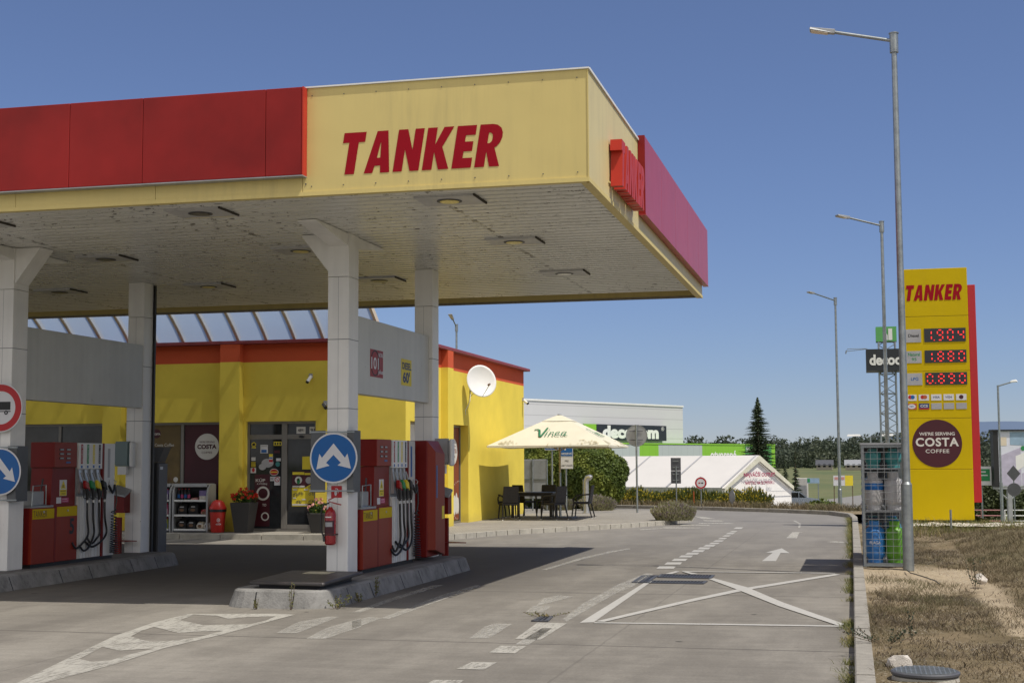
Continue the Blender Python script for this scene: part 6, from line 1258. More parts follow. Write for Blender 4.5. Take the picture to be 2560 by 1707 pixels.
# ================================================================= VERGE DETAILS
mc = thing('manhole_cover', 'round cast iron manhole cover on a concrete collar in the dry verge', 'manhole cover', (.44, 10.95, .05)); x, y = .43, 10.95
MB().lathe(x, y, [(.25, .03), (.235, .135), (.21, .14)], 36).build('collar', 'kerb_pale', mc); MB().lathe(x, y, [(.235, .141), (.245, .15), (.245, .165), (.235, .172)], 48).build('lid', 'dark_grey', mc)
q_ = MB()
for i in range(-6, 7):
    L = math.sqrt(max(0, .22**2-(i*.034)**2)); q_.box(x-L, x+L, y+i*.034-.005, y+i*.034+.005, .1725, .178); q_.box(x+i*.034-.005, x+i*.034+.005, y-L, y+L, .1725, .1775)
q_.build('grid_pattern', 'galvanised', mc)
def rock(x, y, z, s_, label, seed, grp=None):
    rd = random.Random(seed); bm = bmesh.new(); bmesh.ops.create_icosphere(bm, subdivisions=2, radius=1)
    pl_ = [(Vector((rd.gauss(0, 1), rd.gauss(0, 1), rd.gauss(0, 1))).normalized(), rd.uniform(.55, .85)) for _ in range(9)]
    for v in bm.verts:
        p = v.co.copy()
        for n_, d_ in pl_:
            k = p.dot(n_)
            if k > d_: p -= n_*(k-d_)
        v.co = Vector((p.x*s_, p.y*s_*.8, p.z*s_*.85))
    m_ = MB(); m_.v = [(v.co.x+x, v.co.y+y, v.co.z+z) for v in bm.verts]; m_.f = [tuple(v.index for v in f.verts) for f in bm.faces]; bm.free(); m_.org = Vector((x, y, z))
    return tag(m_.build('rock', 'rock'), label, 'rock', grp)
rock(.27, 11.6, .115, .11, 'white pointed rock near the kerb above the manhole', 3)
rock(.45, 11.4, .10, .05, 'small pale stone right of the white rock', 5); rock(2.6, 16.5, .22, .16, 'pale stone on the slope right of the bare soil', 8); rock(3.0, 15.2, .2, .12, 'small pale stone at the right frame edge', 9); rock(1.45, 19.0, .2, .09, 'pale stone at the top edge of the bare soil', 12)
wg = grid([1.0+.3*i for i in range(13)], [35.6+.25*i for i in range(8)], lambda x, y: .13+.03*math.sin(x*9)*math.cos(y*7)); wg.v = [(x+.15*math.sin(y*5), y+.1*math.sin(x*4), z) for x, y, z in wg.v]
struct('gravel', wg, 'gravel_white', smooth=2)
from mathutils import noise as mn
def blades(n, fpos, h, w_, lean, seed):
    rd = random.Random(seed); mb = MB()
    for _ in range(n):
        p = fpos(rd)
        if p is None: continue
        x, y, z, k = p; a = rd.uniform(0, 6.28); hh = h*k*rd.uniform(.5, 1.35); ln = lean*rd.uniform(.3, 1.4)*hh; b = rd.uniform(0, 6.28); wx, wy = math.cos(a)*w_*.5, math.sin(a)*w_*.5; lx, ly = math.cos(b)*ln, math.sin(b)*ln
        mb.add([(x-wx, y-wy, z-.01), (x+wx, y+wy, z-.01), (x+wx*.7+lx*.4, y+wy*.7+ly*.4, z+hh*.6), (x-wx*.7+lx*.4, y-wy*.7+ly*.4, z+hh*.6), (x+lx, y+ly, z+hh)], [(0, 1, 2, 3), (3, 2, 4)])
    return mb
def vpos2(rd):
    y = 10+rd.random()**1.2*26; x = .08+rd.random()**1.1*(1.5+y*.2); v = mn.fractal(Vector((x*.6+9, y*.35, 7.)), 1., 2., 4)
    if v < .03 and rd.random() > .12: return None
    if y < 12.2 and rd.random() > .3: return None
    if 18.2 < y < 21.8 and x < 1.7 and rd.random() > .03: return None
    if abs(x-1.5) < .2 and y < 21 and rd.random() > .3: return None
    if (x-.43)**2+(y-10.95)**2 < .09: return None
    return x, y, vz(x, y), .6+max(0, v)
def vpos(rd):
    y = 9+rd.random()**1.3*28; x = .06+rd.random()**1.2*(1.5+y*.22); v = mn.fractal(Vector((x*.75, y*.42, 3.)), 1., 2., 4)
    bare = (16.8 < y < 21.8 and x < 2.6-(y-17)*.0 and x < 3.0) 
    if v < (.22 if bare else -.08) and rd.random() > .06: return None
    if (x-.43)**2+(y-10.95)**2 < .09: return None
    if y < 12.2 and rd.random() < .6: return None
    return x, y, vz(x, y), (.5+max(0, v)*1.4)
tag(blades(70000, vpos, .055, .006, 1.5, 11).build('dry_grass', 'dry_grass'), 'straw coloured dry grass covering the verge', 'grass', kind='stuff')
tag(blades(60000, vpos2, .045, .008, 1.8, 21).build('scorched_grass', 'scorched_grass'), 'brown scorched grass matted over the verge', 'grass', kind='stuff')
def kx_(y):
    for (a, b), (c, d) in zip(KERB, KERB[1:]):
        if b <= y <= d: return lerp(a, c, (y-b)/(d-b))
    return -.36
def kpos(rd):
    y = 9+rd.random()**1.25*34; v = mn.noise(Vector((0, y*.9, 1.)))+.45*mn.noise(Vector((3, y*3.1, 1.)))
    if v < .05-.25*(y > 26): return None
    return kx_(y)-abs(rd.gauss(0, .05+.05*max(0, mn.noise(Vector((5, y*1.7, 1)))))), y, 0, .7+v+(.6 if y > 27 else 0)
tag(blades(7500, kpos, .065, .006, 1.6, 12).build('kerb_weeds', 'green_grass'), 'green weeds growing in the gutter along the right kerb', 'weeds', kind='stuff')
BD = KERB[8:-1]; BO = offs(BD, .3)
def bpos(rd):
    i = rd.randrange(len(BO)-1); f = rd.random(); a, b = Vector(BO[i]), Vector(BO[i+1]); d_ = (b-a).normalized(); o_ = rd.random()*1.8; p = a.lerp(b, f)+Vector((d_.y, -d_.x))*o_; return p.x, p.y, .10-.03*o_, 1
tag(blades(5000, bpos, .22, .02, .8, 13).build('bank_grass', 'dry_grass'), 'dry grass on the bank behind the bend', 'grass', kind='stuff')
def bnk(rd):
    y = 31+rd.random()*14; x = 1.0+rd.random()*9; return x, y, vz(x, y), 1.
tag(blades(9000, bnk, .16, .012, .9, 14).build('tall_grass', 'green_grass'), 'taller green and yellow grass behind and beside the price totem', 'grass', kind='stuff')
def bk2(rd):
    y = 12+rd.random()*26; x = 1.65+rd.random()**1.3*(1.5+y*.16); v = mn.fractal(Vector((x*.7+4, y*.4, 5.)), 1., 2., 4)
    if v < -.15 and rd.random() > .2: return None
    return x, y, vz(x, y), .8+max(0, v)
tag(blades(60000, bk2, .075, .009, 1.3, 15).build('bank_turf', 'dry_grass'), 'rough dry turf on the bank right of the bare soil', 'grass', kind='stuff')
def weed(x, y, z, h, n, label, mat='weed_leaf', ls=.035, spread=.12):
    t = thing('weed', label, 'weed', (x, y, z), None); rd = random.Random(n*7+int(x*100)); s_ = MB(); l_ = MB()
    for k in range(n):
        dx, dy = rd.gauss(0, spread), rd.gauss(0, spread); top = Vector((x+dx, y+dy, z+h*rd.uniform(.6, 1))); b = Vector((x+dx*.2, y+dy*.2, z)); s_.tube([b, b.lerp(top, .5)+Vector((dx*.1, 0, 0)), top], .0035, 4)
        for j in range(18): p = b.lerp(top, rd.uniform(.15, 1)); leaves(l_, p, (.02, .02, .02), 1, ls*.7, rd.random())
    s_.build('stems', 'bark', t); l_.build('leaves', mat, t); return t
weed(1.35, 18.4, .12, .40, 7, 'tall blue green weed on the right edge of the bare soil'); weed(.20, 12.9, .12, .16, 9, 'low blue green weed beside the kerb', spread=.16); weed(.42, 13.2, .12, .26, 3, 'small upright weed just right of the low kerb weed', spread=.04)
weed(-6.47, 15.66, .0, .36, 3, 'thin yellow flowering weed against the nose of the right island', 'green_grass', .03, .06); weed(-6.9, 15.66, .0, .13, 4, 'tiny weed in a joint of the island nose', 'green_grass', .03, .04)
weed(-6.0, 15.9, .0, .17, 6, 'bushy green weed at the front corner of the right island', 'green_grass', .04, .1); weed(-5.98, 16.7, .0, .13, 5, 'low weed along the side of the right island', 'green_grass', .04, .08); weed(-6.0, 17.3, .02, .28, 4, 'weed beside the island below the fuel pump', 'green_grass', .035, .07)
weed(-3.45, 15.5, .0, .07, 6, 'small green weed in the scraped ridge beside the lane dashes', 'green_grass', .03, .12)
MB_ = MB().tube([(.62, 21.6, .12), (.66, 20.8, .13), (.80, 20.2, .13), (.92, 19.4, .14), (.95, 18.9, .14)], .008, 5); tag(MB_.build('cable', 'rubber'), 'thin black cable lying on the soil in front of the near lamp post', 'cable')
t = thing('marker_post', 'short grey marker post standing in front of the price totem', 'post', (1.75, 31.5, .1)); MB().tube([(2.02, 34.5, .08), (2.02, 34.5, .55)], .025, 8).build('post', 'galvanised', t)

# ================================================================= TERRACE PLANTS AND FAR BEND
bark_t = lambda par, x, y, z0, z1, r0: MB().tube([(x, y, z0), (x+.05, y, (z0+z1)/2), (x, y+.03, z1)], [r0, r0*.8, r0*.5], 8).build('trunk', 'bark', par)
for (x, y, rx, ry, rz, zc_, l_, sd_) in ((-10.95, 51.4, 1.75, 1.5, 1.45, 1.25, 'rounded green tree left of the parking signs', 1), (-9.15, 49.9, 1.28, 1.25, 1.30, 1.15, 'large rounded green tree between the parking signs and the tent', 2)):
    t = thing('rounded_tree', l_, 'tree', (x, y, 0), 'rounded green trees behind the terrace'); bark_t(t, x, y, -.3, 1.2, .12)
    cr = MB(); leaves(cr, (x, y, zc_), (rx, ry, rz), 26000, .10, sd_, .82, 55, lump_amp=.24); leaves(cr, (x, y, zc_-.2), (rx*.85, ry*.85, rz*.88), 6000, .22, sd_+9, .6, 70, lump_amp=.1); cr.build('crown', 'bush_leaf', t)
def spiky(nm, x, y, z, w_, h, label, cat, grp, lm, fm, n, seed, fl=.35):
    t = thing(nm, label, cat, (x, y, z), grp); rd = random.Random(seed)
    def gen(n_, k0, k1, wd, hh):
        mb = MB()
        for _ in range(n_):
            a = rd.uniform(0, 6.28); r_ = rd.random()**.6; bx2, by2 = x+math.cos(a)*r_*w_*.46, y+math.sin(a)*r_*w_*.4; tx, ty = x+math.cos(a)*r_*w_*.62, y+math.sin(a)*r_*w_*.5; H = h*(1-.4*r_*r_)*rd.uniform(.75, 1.1)
            s0 = rd.uniform(k0, k1); p = Vector((lerp(bx2, tx, s0), lerp(by2, ty, s0), z+H*s0)); q = Vector((lerp(bx2, tx, min(1.05, s0+hh)), lerp(by2, ty, min(1.05, s0+hh)), z+H*min(1.05, s0+hh))); b = rd.uniform(0, 3.14); o_ = Vector((math.cos(b), math.sin(b), rd.uniform(-.4, .4)))*wd
            mb.add([p-o_, p+o_, q+o_*.4, q-o_*.4], [(0, 1, 2, 3)])
        return mb
    gen(n, 0, .9, .018*w_, .22).build('foliage', lm, t); 
    if fm: gen(int(n*fl), .35, .95, .022*w_, .07).build('blossoms', fm, t)
hx0, hx1 = (-8.9, 53.6), (-3.75, 52.2)
HL = ['first', 'second', 'third', 'fourth', 'fifth', 'sixth', 'seventh', 'eighth']
for i in range(8):
    f = i/7; spiky('broom_shrub', lerp(hx0[0], hx1[0], f), lerp(hx0[1], hx1[1], f), -.1, 1.25, .76+.08*math.sin(i*2.1), 'yellow flowering broom shrub, %s from the left in the row before the tent' % HL[i], 'shrub', 'yellow flowering broom shrubs along the bend', 'broom_leaf', 'broom_flower', 1500, 30+i, .25 if i in (4, 5) else .6)
for (x, y, w_, h, l_, sd_) in ((-4.90, 38.6, 1.05, .50, 'lavender clump at the tip of the pavement beside the road', 51), (-8.35, 46.1, 1.1, .5, 'lavender clump beside the vent pipe', 52), (-9.7, 46.4, 1.0, .42, 'lavender clump behind the terrace chairs', 53)):
    spiky('lavender_clump', x, y, .1, w_, h, l_, 'lavender', 'lavender clumps on the pavement', 'lavender_leaf', 'lavender_flower', 3200, sd_, .5)
t = post_sign(-6.41, 51.3, -.1, 1.62, 'grey double plate sign seen from behind in front of the tent', r_=.025); fr = FRONT(-6.41, 51.33, .9)
MB().rect(fr, -.19, .17, 0, .45, 0, .012).rect(fr, -.19, .17, .46, .92, 0, .012).build('sign_back', 'dark_grey', t); MB().rect(fr, -.12, .10, .1, .13, .012, .03).rect(fr, -.12, .1, .32, .35, .012, .03).rect(fr, -.12, .1, .56, .59, .012, .03).rect(fr, -.12, .1, .78, .81, .012, .03).build('clamps', 'galvanised', t)
t = post_sign(-5.45, 50.6, -.1, 1.25, 'red ringed no overtaking sign before the yellow shrubs', r_=.022); fr = FRONT(-5.45, 50.57, .93)
MB().disc(fr, 0, 0, .21, 0, .008, 36).build('plate', 'sign_white', t); MB().ring(fr, 0, 0, .15, .2, .0085, .0105, 36).build('ring', 'sign_red', t); MB().rect(fr, -.085, -.015, -.02, .02, .0085, .0105).build('car_symbol', 'sign_red', t); MB().rect(fr, .015, .085, -.02, .02, .0085, .0105).build('car_symbol', 'black', t)
t = post_sign(-4.33, 50.2, -.1, .85, 'oval grey blue sign low in front of the last yellow shrub', r_=.02); fr = FR((-4.33, 50.17, .45), (.55, -.83, 0), (0, 0, 1))
MB().disc(fr, 0, 0, .21, 0, .01, 32, .23).build('plate', 'sheet_grey', t); MB().disc(fr, 0, 0, .15, .011, .013, 28, .17).build('field', 'tag_grey', t)
t = thing('marker_stake', 'thin orange marker stake between the yellow shrubs', 'stake', (-5.8, 51.4, 0)); MB().tube([(-5.8, 51.4, -.05), (-5.8, 51.4, .62)], .022, 6).build('stake', 'bottle_orange', t)
t = thing('barrier_trestle', 'small dark trestle on the grass right of the third street lamp', 'trestle', (.1, 46.5, .1)); MB().tube([(-.35+.3, 52.0, .05), (.2, 52, .4), (.45, 52, .05)], .015, 5).tube([(.2, 52, .4), (.2, 52.3, .05)], .015, 5).build('legs', 'dark_grey', t)

# ================================================================= TENT, WAREHOUSE, CAR
rv_ = Vector((math.cos(yaw), math.sin(yaw), 0)); fv = Vector((-math.sin(yaw), math.cos(yaw), 0)); Zup = Vector((0, 0, 1))
tn = thing('outlet_tent', 'white outlet tent with a pointed gable and purple lettering', 'tent', (-8, 114, -2.3))
A0 = Vector((-10.35, 111.2, 0)); gd = rv_*.71+fv*.70; gd.normalize(); sd__ = -rv_*.78+fv*.62; sd__.normalize(); GW, TL = 9.3, 30.; zb, ze, za = -2.5, -.36, 2.10
B0 = A0+gd*GW; Mi = A0+gd*GW/2; A1, B1, M1 = A0+sd__*TL, B0+sd__*TL, Mi+sd__*TL
z_ = lambda p, z: (p.x, p.y, z)
MB().add([z_(A0, zb), z_(B0, zb), z_(B0, ze), z_(Mi, za), z_(A0, ze)], [(0, 1, 2, 3, 4)]).build('gable', 'cloth_gable', tn)
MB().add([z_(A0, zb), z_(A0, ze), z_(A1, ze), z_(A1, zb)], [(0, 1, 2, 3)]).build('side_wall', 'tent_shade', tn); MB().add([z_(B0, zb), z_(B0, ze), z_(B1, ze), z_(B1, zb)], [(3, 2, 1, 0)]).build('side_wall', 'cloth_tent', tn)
gn = gd.cross(Zup).normalized(); gn = gn if gn.dot(fv) < 0 else -gn
o_ = gn*.15
MB().add([z_(A0-sd__*.2, ze-.05), z_(Mi-sd__*.2, za+.03), z_(M1, za+.03), z_(A1, ze-.05), z_(B0-sd__*.2, ze-.05), z_(B1, ze-.05)], [(0, 1, 2, 3), (1, 4, 5, 2)]).build('roof', 'cloth_tent', tn)
sm = MB(); sn = -(sd__.cross(Zup)).normalized()
for k in range(0, 6):
    s0 = A0+sd__*(.0+k*5.0); s1 = Mi+sd__*(k*5.0)
    out_ = Vector((0, 0, .05)); sm.add([(s0+Vector((0, 0, ze))+out_)[:], (s0+sd__*.16+Vector((0, 0, ze))+out_)[:], (s1+sd__*.16+Vector((0, 0, za))+out_)[:], (s1+Vector((0, 0, za))+out_)[:]], [(0, 1, 2, 3)])
sm.build('seams', 'tent_seam', tn)
fv2 = -sd__; fg2 = (A0+fv2*.22, gd, Zup, fv2)
MB().prism([(0, ze-.02), (GW/2, za+.03), (GW, ze-.02), (GW, ze-.32), (GW/2, za-.45), (0, ze-.32)], fg2, 0, .02).build('gable_trim', 'tent_trim', tn)
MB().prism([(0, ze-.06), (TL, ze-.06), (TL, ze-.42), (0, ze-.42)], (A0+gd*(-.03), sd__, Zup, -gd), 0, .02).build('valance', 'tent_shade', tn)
MB().rect(fg2, GW*.38, GW*.58, zb+.2, ze+.35, .0, .03).build('door', 'cloth_gable', tn)
l_ = MB().rect(fg2, GW*.38-.04, GW*.38, zb+.2, ze+.35, .0, .035).rect(fg2, GW*.58, GW*.58+.04, zb+.2, ze+.35, .0, .035).rect(fg2, GW*.36, GW*.60, ze+.35, ze+.40, 0, .035).rect(fg2, .05, GW*.36, ze-.40, ze-.36, 0, .03).rect(fg2, GW*.6, GW-.05, ze-.40, ze-.36, 0, .03); l_.build('hems', 'tent_seam', tn)
q_ = MB(); text(q_, 'NAJV\u00c4\u010c\u0160\u00cd OUTLET', fg2, GW*.49, .36, .50, 4.2, .05, .035); text(q_, 'N\u00c1BYTKU NA SLOVENSKU', fg2, GW*.49, -.16, .33, 3.9, .05, .02); q_.build('lettering', 'tent_text', tn)

wh = thing('warehouse', 'white clad furniture warehouse with dark sign board and green lettered extension', 'building', (-20, 148, -2.3))
P0 = Vector((-17.95, 150.06, 0)); wd_ = Vector((math.sin(R(28)), math.cos(R(28)), 0)); wn = Vector((wd_.y, -wd_.x, 0)); fw = (P0, wd_, Zup, wn)
def wbox(fr, a0, a1, b0, b1, c0, c1, nm, mat, par=None): 
    loc = Matrix(((fr[1].x, fr[3].x*-1, 0), (fr[1].y, fr[3].y*-1, 0), (0, 0, 1))).to_4x4()
    ob_ = MB().rect((Vector((0, 0, 0)), Vector((1, 0, 0)), Zup, Vector((0, -1, 0))), a0, a1, b0, b1, c0, c1).build(nm, mat)
    ob_.parent = par or wh; ob_.location = fr[0]-ORG[wh.name]-(Vector((0, 0, 0))); ob_.rotation_euler = (0, 0, math.atan2(fr[1].y, fr[1].x)); return ob_
wbox(fw, -48, 0, -2.6, 7.35, -30, 0, 'wall', 'clad_white')
wbox(fw, -48, .06, 7.352, 7.52, -30, .08, 'roof_trim', 'white')
fe = (P0+wn*2.0, wd_, Zup, wn)
wbox(fe, -48, -14.1, -2.6, 3.38, -1.9, 0, 'extension_wall', 'clad_grey'); wbox(fe, -14.1, -10.4, -2.6, 3.38, -1.9, 0, 'extension_wall', 'clad_grey'); wbox(fe, -10.4, -7.2, -2.6, 3.38, -1.9, 0, 'green_panel', 'clad_green'); wbox(fe, -7.2, .55, -2.6, 3.38, -1.9, 0, 'extension_wall', 'clad_grey'); wbox(fe, .56, 15, -2.6, 3.38, -1.9, 0, 'green_panel', 'clad_green')
wbox(fe, -13.4, 15.02, 3.382, 3.52, -1.9, .05, 'green_trim', 'clad_green')
bd_ = wbox(fw, -15.3, -3.7, 3.78, 5.32, .3, .5, 'sign_board', 'led_panel'); wbox(fw, -17.2, -15.35, 3.78, 5.32, .3, .5, 'sign_board', 'clad_green')
fws = (P0+wn*.5, wd_, Zup, wn)
q_ = MB(); text(q_, 'decodom', fws, -9.75, 3.95, 1.28, 9.3, .03, .06); text(q_, '\u00ae', fws, -4.4, 4.8, .4, .5, .03, .0); q_.build('lettering', 'white', wh)
q_ = MB(); text(q_, 'otvoren\u00e9', fe, 4.5, 1.85, .95, 5.0, .04, .03); text(q_, 'po - ne', fe, 10.1, 2.75, .42, 2.2, .04, .02); text(q_, '9', fe, 10.7, 1.75, .75, .55, .04, .03); text(q_, '00', fe, 11.5, 2.25, .3, .5, .04, .02); text(q_, '- 1', fe, 12.6, 1.75, .75, 1.1, .04, .03); q_.build('lettering', 'white', wh)
MB().rect(fe, 8.8, 14.2, 1.2, 3.3, .01, .02).build('panel', 'pylon_green', wh)

def house(x, y, z, w_, h, label, mat='house_wall', rf='roof_tile'):
    t = thing('house', label, 'house', (x, y, z), 'small houses beyond the field')
    wl = MB().box(x-w_/2, x+w_/2, y, y+7, z, z+h).build('wall', mat, t); MB().add([(x-w_/2-.4, y-.4, z+h), (x+w_/2+.4, y-.4, z+h), (x+w_/2+.4, y+7.4, z+h), (x-w_/2-.4, y+7.4, z+h), (x-w_/2-.4, y+3.5, z+h+2), (x+w_/2+.4, y+3.5, z+h+2)], [(0, 1, 5, 4), (2, 3, 4, 5), (0, 4, 3), (1, 2, 5), (3, 2, 1, 0)]).build('roof', rf, t)
    for k in range(3): MB().rect(FRONT(x-w_/3+k*w_/3, y, z+1), -.5, .5, 0, 1.2, .001, .02).build('window', 'car_glass', wl)
zt_ = 0
for (x, y, w_, l_, rf) in ((-13, 560, 6, 'low house with brown roof just right of the fir tree', 'dark_grey'), (8, 560, 5.5, 'small house with red roof left of the third lamp post', 'roof_tile'), (19, 570, 6, 'small house with red roof behind the third lamp post', 'roof_tile'), (-2, 540, 6, 'grey shed beyond the field near the white lorry', 'sheet_grey')): house(x, y, -1.9, w_, 1.8, l_, 'house_wall', rf)
t = thing('lorry', 'tiny white lorry beyond the field', 'lorry', (2.6, 398, -1.8)); MB().box(.5, 4.6, 398, 400, -1.1, 1.6).build('box_body', 'white', t); MB().box(4.7, 6.0, 398, 400, -1.3, .6).build('cab', 'white', t); MB().box(.6, 5.8, 397.9, 400, -1.9, -1.2).build('wheels', 'black', t)

cr_ = thing('parked_car', 'silver blue estate car parked at the right end of the tent', 'car', (-4.6, 120, -2.3)); ox, oy, oz = -4.9, 119.2, -2.33
fr = FR((ox, oy, oz), (.985, .17, 0), (0, 0, 1))
prf = [(-2.1, .35), (-2.15, .85), (-2.0, 1.0), (-1.75, 1.42), (-1.4, 1.5), (.1, 1.5), (.75, 1.02), (1.8, .86), (2.1, .70), (2.15, .38), (1.9, .28), (-1.9, .28)]; prf = prf[::-1]
MB().prism(prf, fr, -1.7, 0).build('body', 'car_paint', cr_, bev=.06, seg=2)
g = MB().prism([(-1.72, 1.02), (-.85, 1.02), (-.85, 1.42), (-1.55, 1.42)], fr, .002, .012).prism([(-.78, 1.02), (.0, 1.02), (.0, 1.42), (-.78, 1.42)], fr, .002, .012).prism([(.07, 1.02), (.62, 1.02), (.12, 1.40), (.07, 1.42)], fr, .002, .012); g.build('side_windows', 'car_glass', cr_)
MB().add([P(fr, .16, 1.47, -.15), P(fr, .74, 1.06, -.15), P(fr, .74, 1.06, -1.55), P(fr, .16, 1.47, -1.55)], [(0, 1, 2, 3)]).build('windscreen', 'car_glass', cr_)
for a in (-1.35, 1.4): w0 = MB().disc(fr, a, .31, .32, -.05, .03, 24).build('wheel', 'rubber', cr_); MB().disc(fr, a, .31, .2, .031, .04, 18).build('rim', 'steel', w0)
MB().rect(fr, 1.75, 2.08, .68, .78, .01, .03).build('headlight', 'sign_white', cr_); MB().rect(fr, -2.1, -1.98, .8, .98, .01, .03).build('tail_light', 'sign_red', cr_)

# lattice tower with sign boxes
pt = thing('sign_tower', 'lattice steel tower carrying a green box sign above a black box sign', 'sign tower', (1.9, 92.6, -2.3)); x, y = 1.87, 92.6; hw = .50
lg = MB()
for sx_ in (-1, 1):
    for sy_ in (-1, 1): lg.tube([(x+sx_*hw, y+sy_*hw, -2.4), (x+sx_*hw, y+sy_*hw, 9.1)], .055, 8)
lg.build('legs', 'galvanised', pt); br_ = MB(); k = 0; z = -2.2
while z < 9.0:
    for (ax, ay, bx2, by2) in ((-1, -1, 1, -1), (1, -1, 1, 1), (1, 1, -1, 1), (-1, 1, -1, -1)):
        a, b = ((ax, ay), (bx2, by2)) if k % 2 else ((bx2, by2), (ax, ay)); br_.tube([(x+a[0]*hw, y+a[1]*hw, z), (x+b[0]*hw, y+b[1]*hw, z+.62)], .026, 5); 
        if k % 2: br_.tube([(x+ax*hw, y+ay*hw, z), (x+bx2*hw, y+by2*hw, z)], .024, 5)
    z += .62; k += 1
br_.build('bracing', 'galvanised', pt)
bx = MB().box(x-.66, x+.60, y-.55, y+.55, 9.12, 10.05).build('upper_box', 'pylon_green', pt); q_ = MB(); fr = FRONT(x, y-.55, 9.2); q_.rect(fr, .10, .34, 0, .72, .01, .02).prism([(-.06, 0), (.06, 0), (.06, .30), (-.06, .48)], fr, .01, .02); q_.build('logo', 'white', bx)
bx = MB().box(x-1.3, x+2.2, y-1.25, y+1.0, 7.25, 8.60).build('lower_box', 'pylon_black', pt); q_ = MB(); text(q_, 'decodom', FRONT(x+.38, y-1.25, 7.58), 0, 0, .68, 2.95, .02, .04); q_.build('lettering', 'white', bx)
MB().tube([(x-1.3, y-1.2, 8.61), (x-2.5, y-1.8, 8.45), (x-2.4, y-1.8, 8.60), (x-1.2, y-1.2, 8.64)], .02, 5).tube([(x-2.52, y-1.8, 8.3), (x-2.48, y-1.8, 8.5)], .04, 5).build('floodlight_arm', 'galvanised', pt); MB().tube([(x+2.2, y-1.2, 8.61), (x+3.4, y-1.8, 8.45)], .02, 5).build('floodlight_arm', 'galvanised', pt)

# billboards and small signs on the lower road
M('poster_cool', (.62, .64, .72), .6, var=.05); M('poster_lilac', (.44, .41, .52), .6); M('poster_sky', (.25, .36, .47), .6)
bb = thing('billboard', 'large billboard with a picture of white kitchen cabinets at the right edge', 'billboard', (9, 88, -2.3)); bo = Vector((7.9, 87.6, 0)); fr = FR(bo, (.97, .24, 0), (0, 0, 1)); 
MB().rect(fr, 0, 6.0, .15, 3.35, -.35, 0).build('panel', 'poster_cool', bb); MB().rect(fr, -.30, -.002, .10, 3.42, -.45, .05).rect(fr, -.4, 6.1, 3.36, 3.44, -.4, .12).build('frame', 'black', bb)
im = MB()
for (a0, b0, a1, b1, a2, b2, a3, b3, mt) in ((0.05, .2, 1.3, .2, 1.3, 2.4, 0.05, 1.9, 'poster_lilac'), (1.35, .2, 3., .2, 3., 1.3, 1.35, .9, 'poster_lilac'), (.7, 2.55, 1.7, 2.5, 1.7, 3.3, .7, 3.3, 'poster_sky'), (1.5, .3, 2.4, .3, 2.4, 1.4, 1.5, 1.6, 'tag_grey'), (2.35, 2.2, 2.65, 2.2, 2.65, 2.9, 2.35, 2.9, 'dark_grey'), (1.55, 1.0, 2.2, .9, 2.2, 1.5, 1.6, 1.6, 'white'), (3.1, .3, 5.8, .3, 5.8, 2.2, 3.1, 1.6, 'tag_grey'), (3.2, 2.4, 5.5, 2.4, 5.5, 3.1, 3.2, 3.1, 'poster_sky'), (.1, 2.5, .5, 2.5, .5, 3.0, .1, 3.0, 'rib_cream'), (1.0, 1.0, 1.8, 1.5, 1.8, 2.2, 1.0, 1.9, 'white'), (1.9, .2, 2.2, .2, 2.0, .9, 1.8, .8, 'poster_sky')):
    MB().prism([(a0, b0), (a1, b1), (a2, b2), (a3, b3)], fr, .004+.002*random.random(), .008+.002*random.random()).build('picture_area', mt, bb)
MB().disc(fr, 1.45, 2.35, .14, .012, .016, 14).build('picture_area', 'green_p', bb)
lgm = MB()
for a in (.5, 3., 5.5): lgm.rect(fr, a, a+.25, -2.5, .15, -.3, -.05)
lgm.rect(fr, -.3, 6, -.02, .1, -.25, .0).tube([P(fr, .6, -.7, -.1), P(fr, -.2, 0, -.1)], .05, 5).tube([P(fr, .6, -.7, -.1), P(fr, 1.4, 0, -.1)], .05, 5).build('legs', 'sheet_grey', bb)
t = post_sign(8.24, 83.0, -2.3, 3.2, 'dark diamond and round road signs on one post before the billboard', r_=.035); fr = FRONT(8.24, 82.95, 0)
MB().prism([(-.36, .93), (0, .50), (.36, .93), (0, 1.38)], fr, 0, .02).build('diamond_sign', 'dark_grey', t); MB().disc(fr, 0, .05, .36, 0, .02, 32).build('round_sign', 'dark_grey', t)
t = thing('road_sign', 'white and green direction sign beside the red fin of the totem', 'sign', (7.4, 88, -2.3)); fr = FRONT(6.40, 88, -.1)
MB().rect(fr, 0, 1.1, .3, 1.4, 0, .03).build('plate', 'sign_white', t); MB().rect(fr, .08, 1.02, .55, 1.25, .031, .04).build('field', 'green_p', t); MB().rect(fr, .15, .8, 1.05, 1.12, .041, .045).rect(fr, .15, .9, .85, .92, .041, .045).build('text_lines', 'sign_white', t); MB().tube([(6.95, 88.1, -2.4), (6.95, 88.1, .3)], .05, 8).build('post', 'galvanised', t)
def rail(x0, y0, x1, y1, mat, label):
    t = thing('guard_rail', label, 'railing', ((x0+x1)/2, (y0+y1)/2, -2.3), 'low railings along the lower road'); m_ = MB(); n_ = max(2, int(abs(x1-x0)/1.3)); z = -2.3
    for k in range(n_+1): a = k/n_; m_.tube([(lerp(x0, x1, a), lerp(y0, y1, a), z-.1), (lerp(x0, x1, a), lerp(y0, y1, a), z+.95)], .045, 6)
    m_.build('posts', mat, t); m_ = MB()
    for h in (.3, .62, .95): m_.tube([(x0, y0, z+h), (x1, y1, z+h)], .035, 6)
    m_.build('rails', mat, t)
M('faded_red', (.45, .2, .2), .6); rail(5.9, 91, 8.35, 91, 'faded_red', 'faded red low railing right of the price totem'); rail(8.45, 91, 16, 91.5, 'white', 'white low railing at the right edge below the billboard')
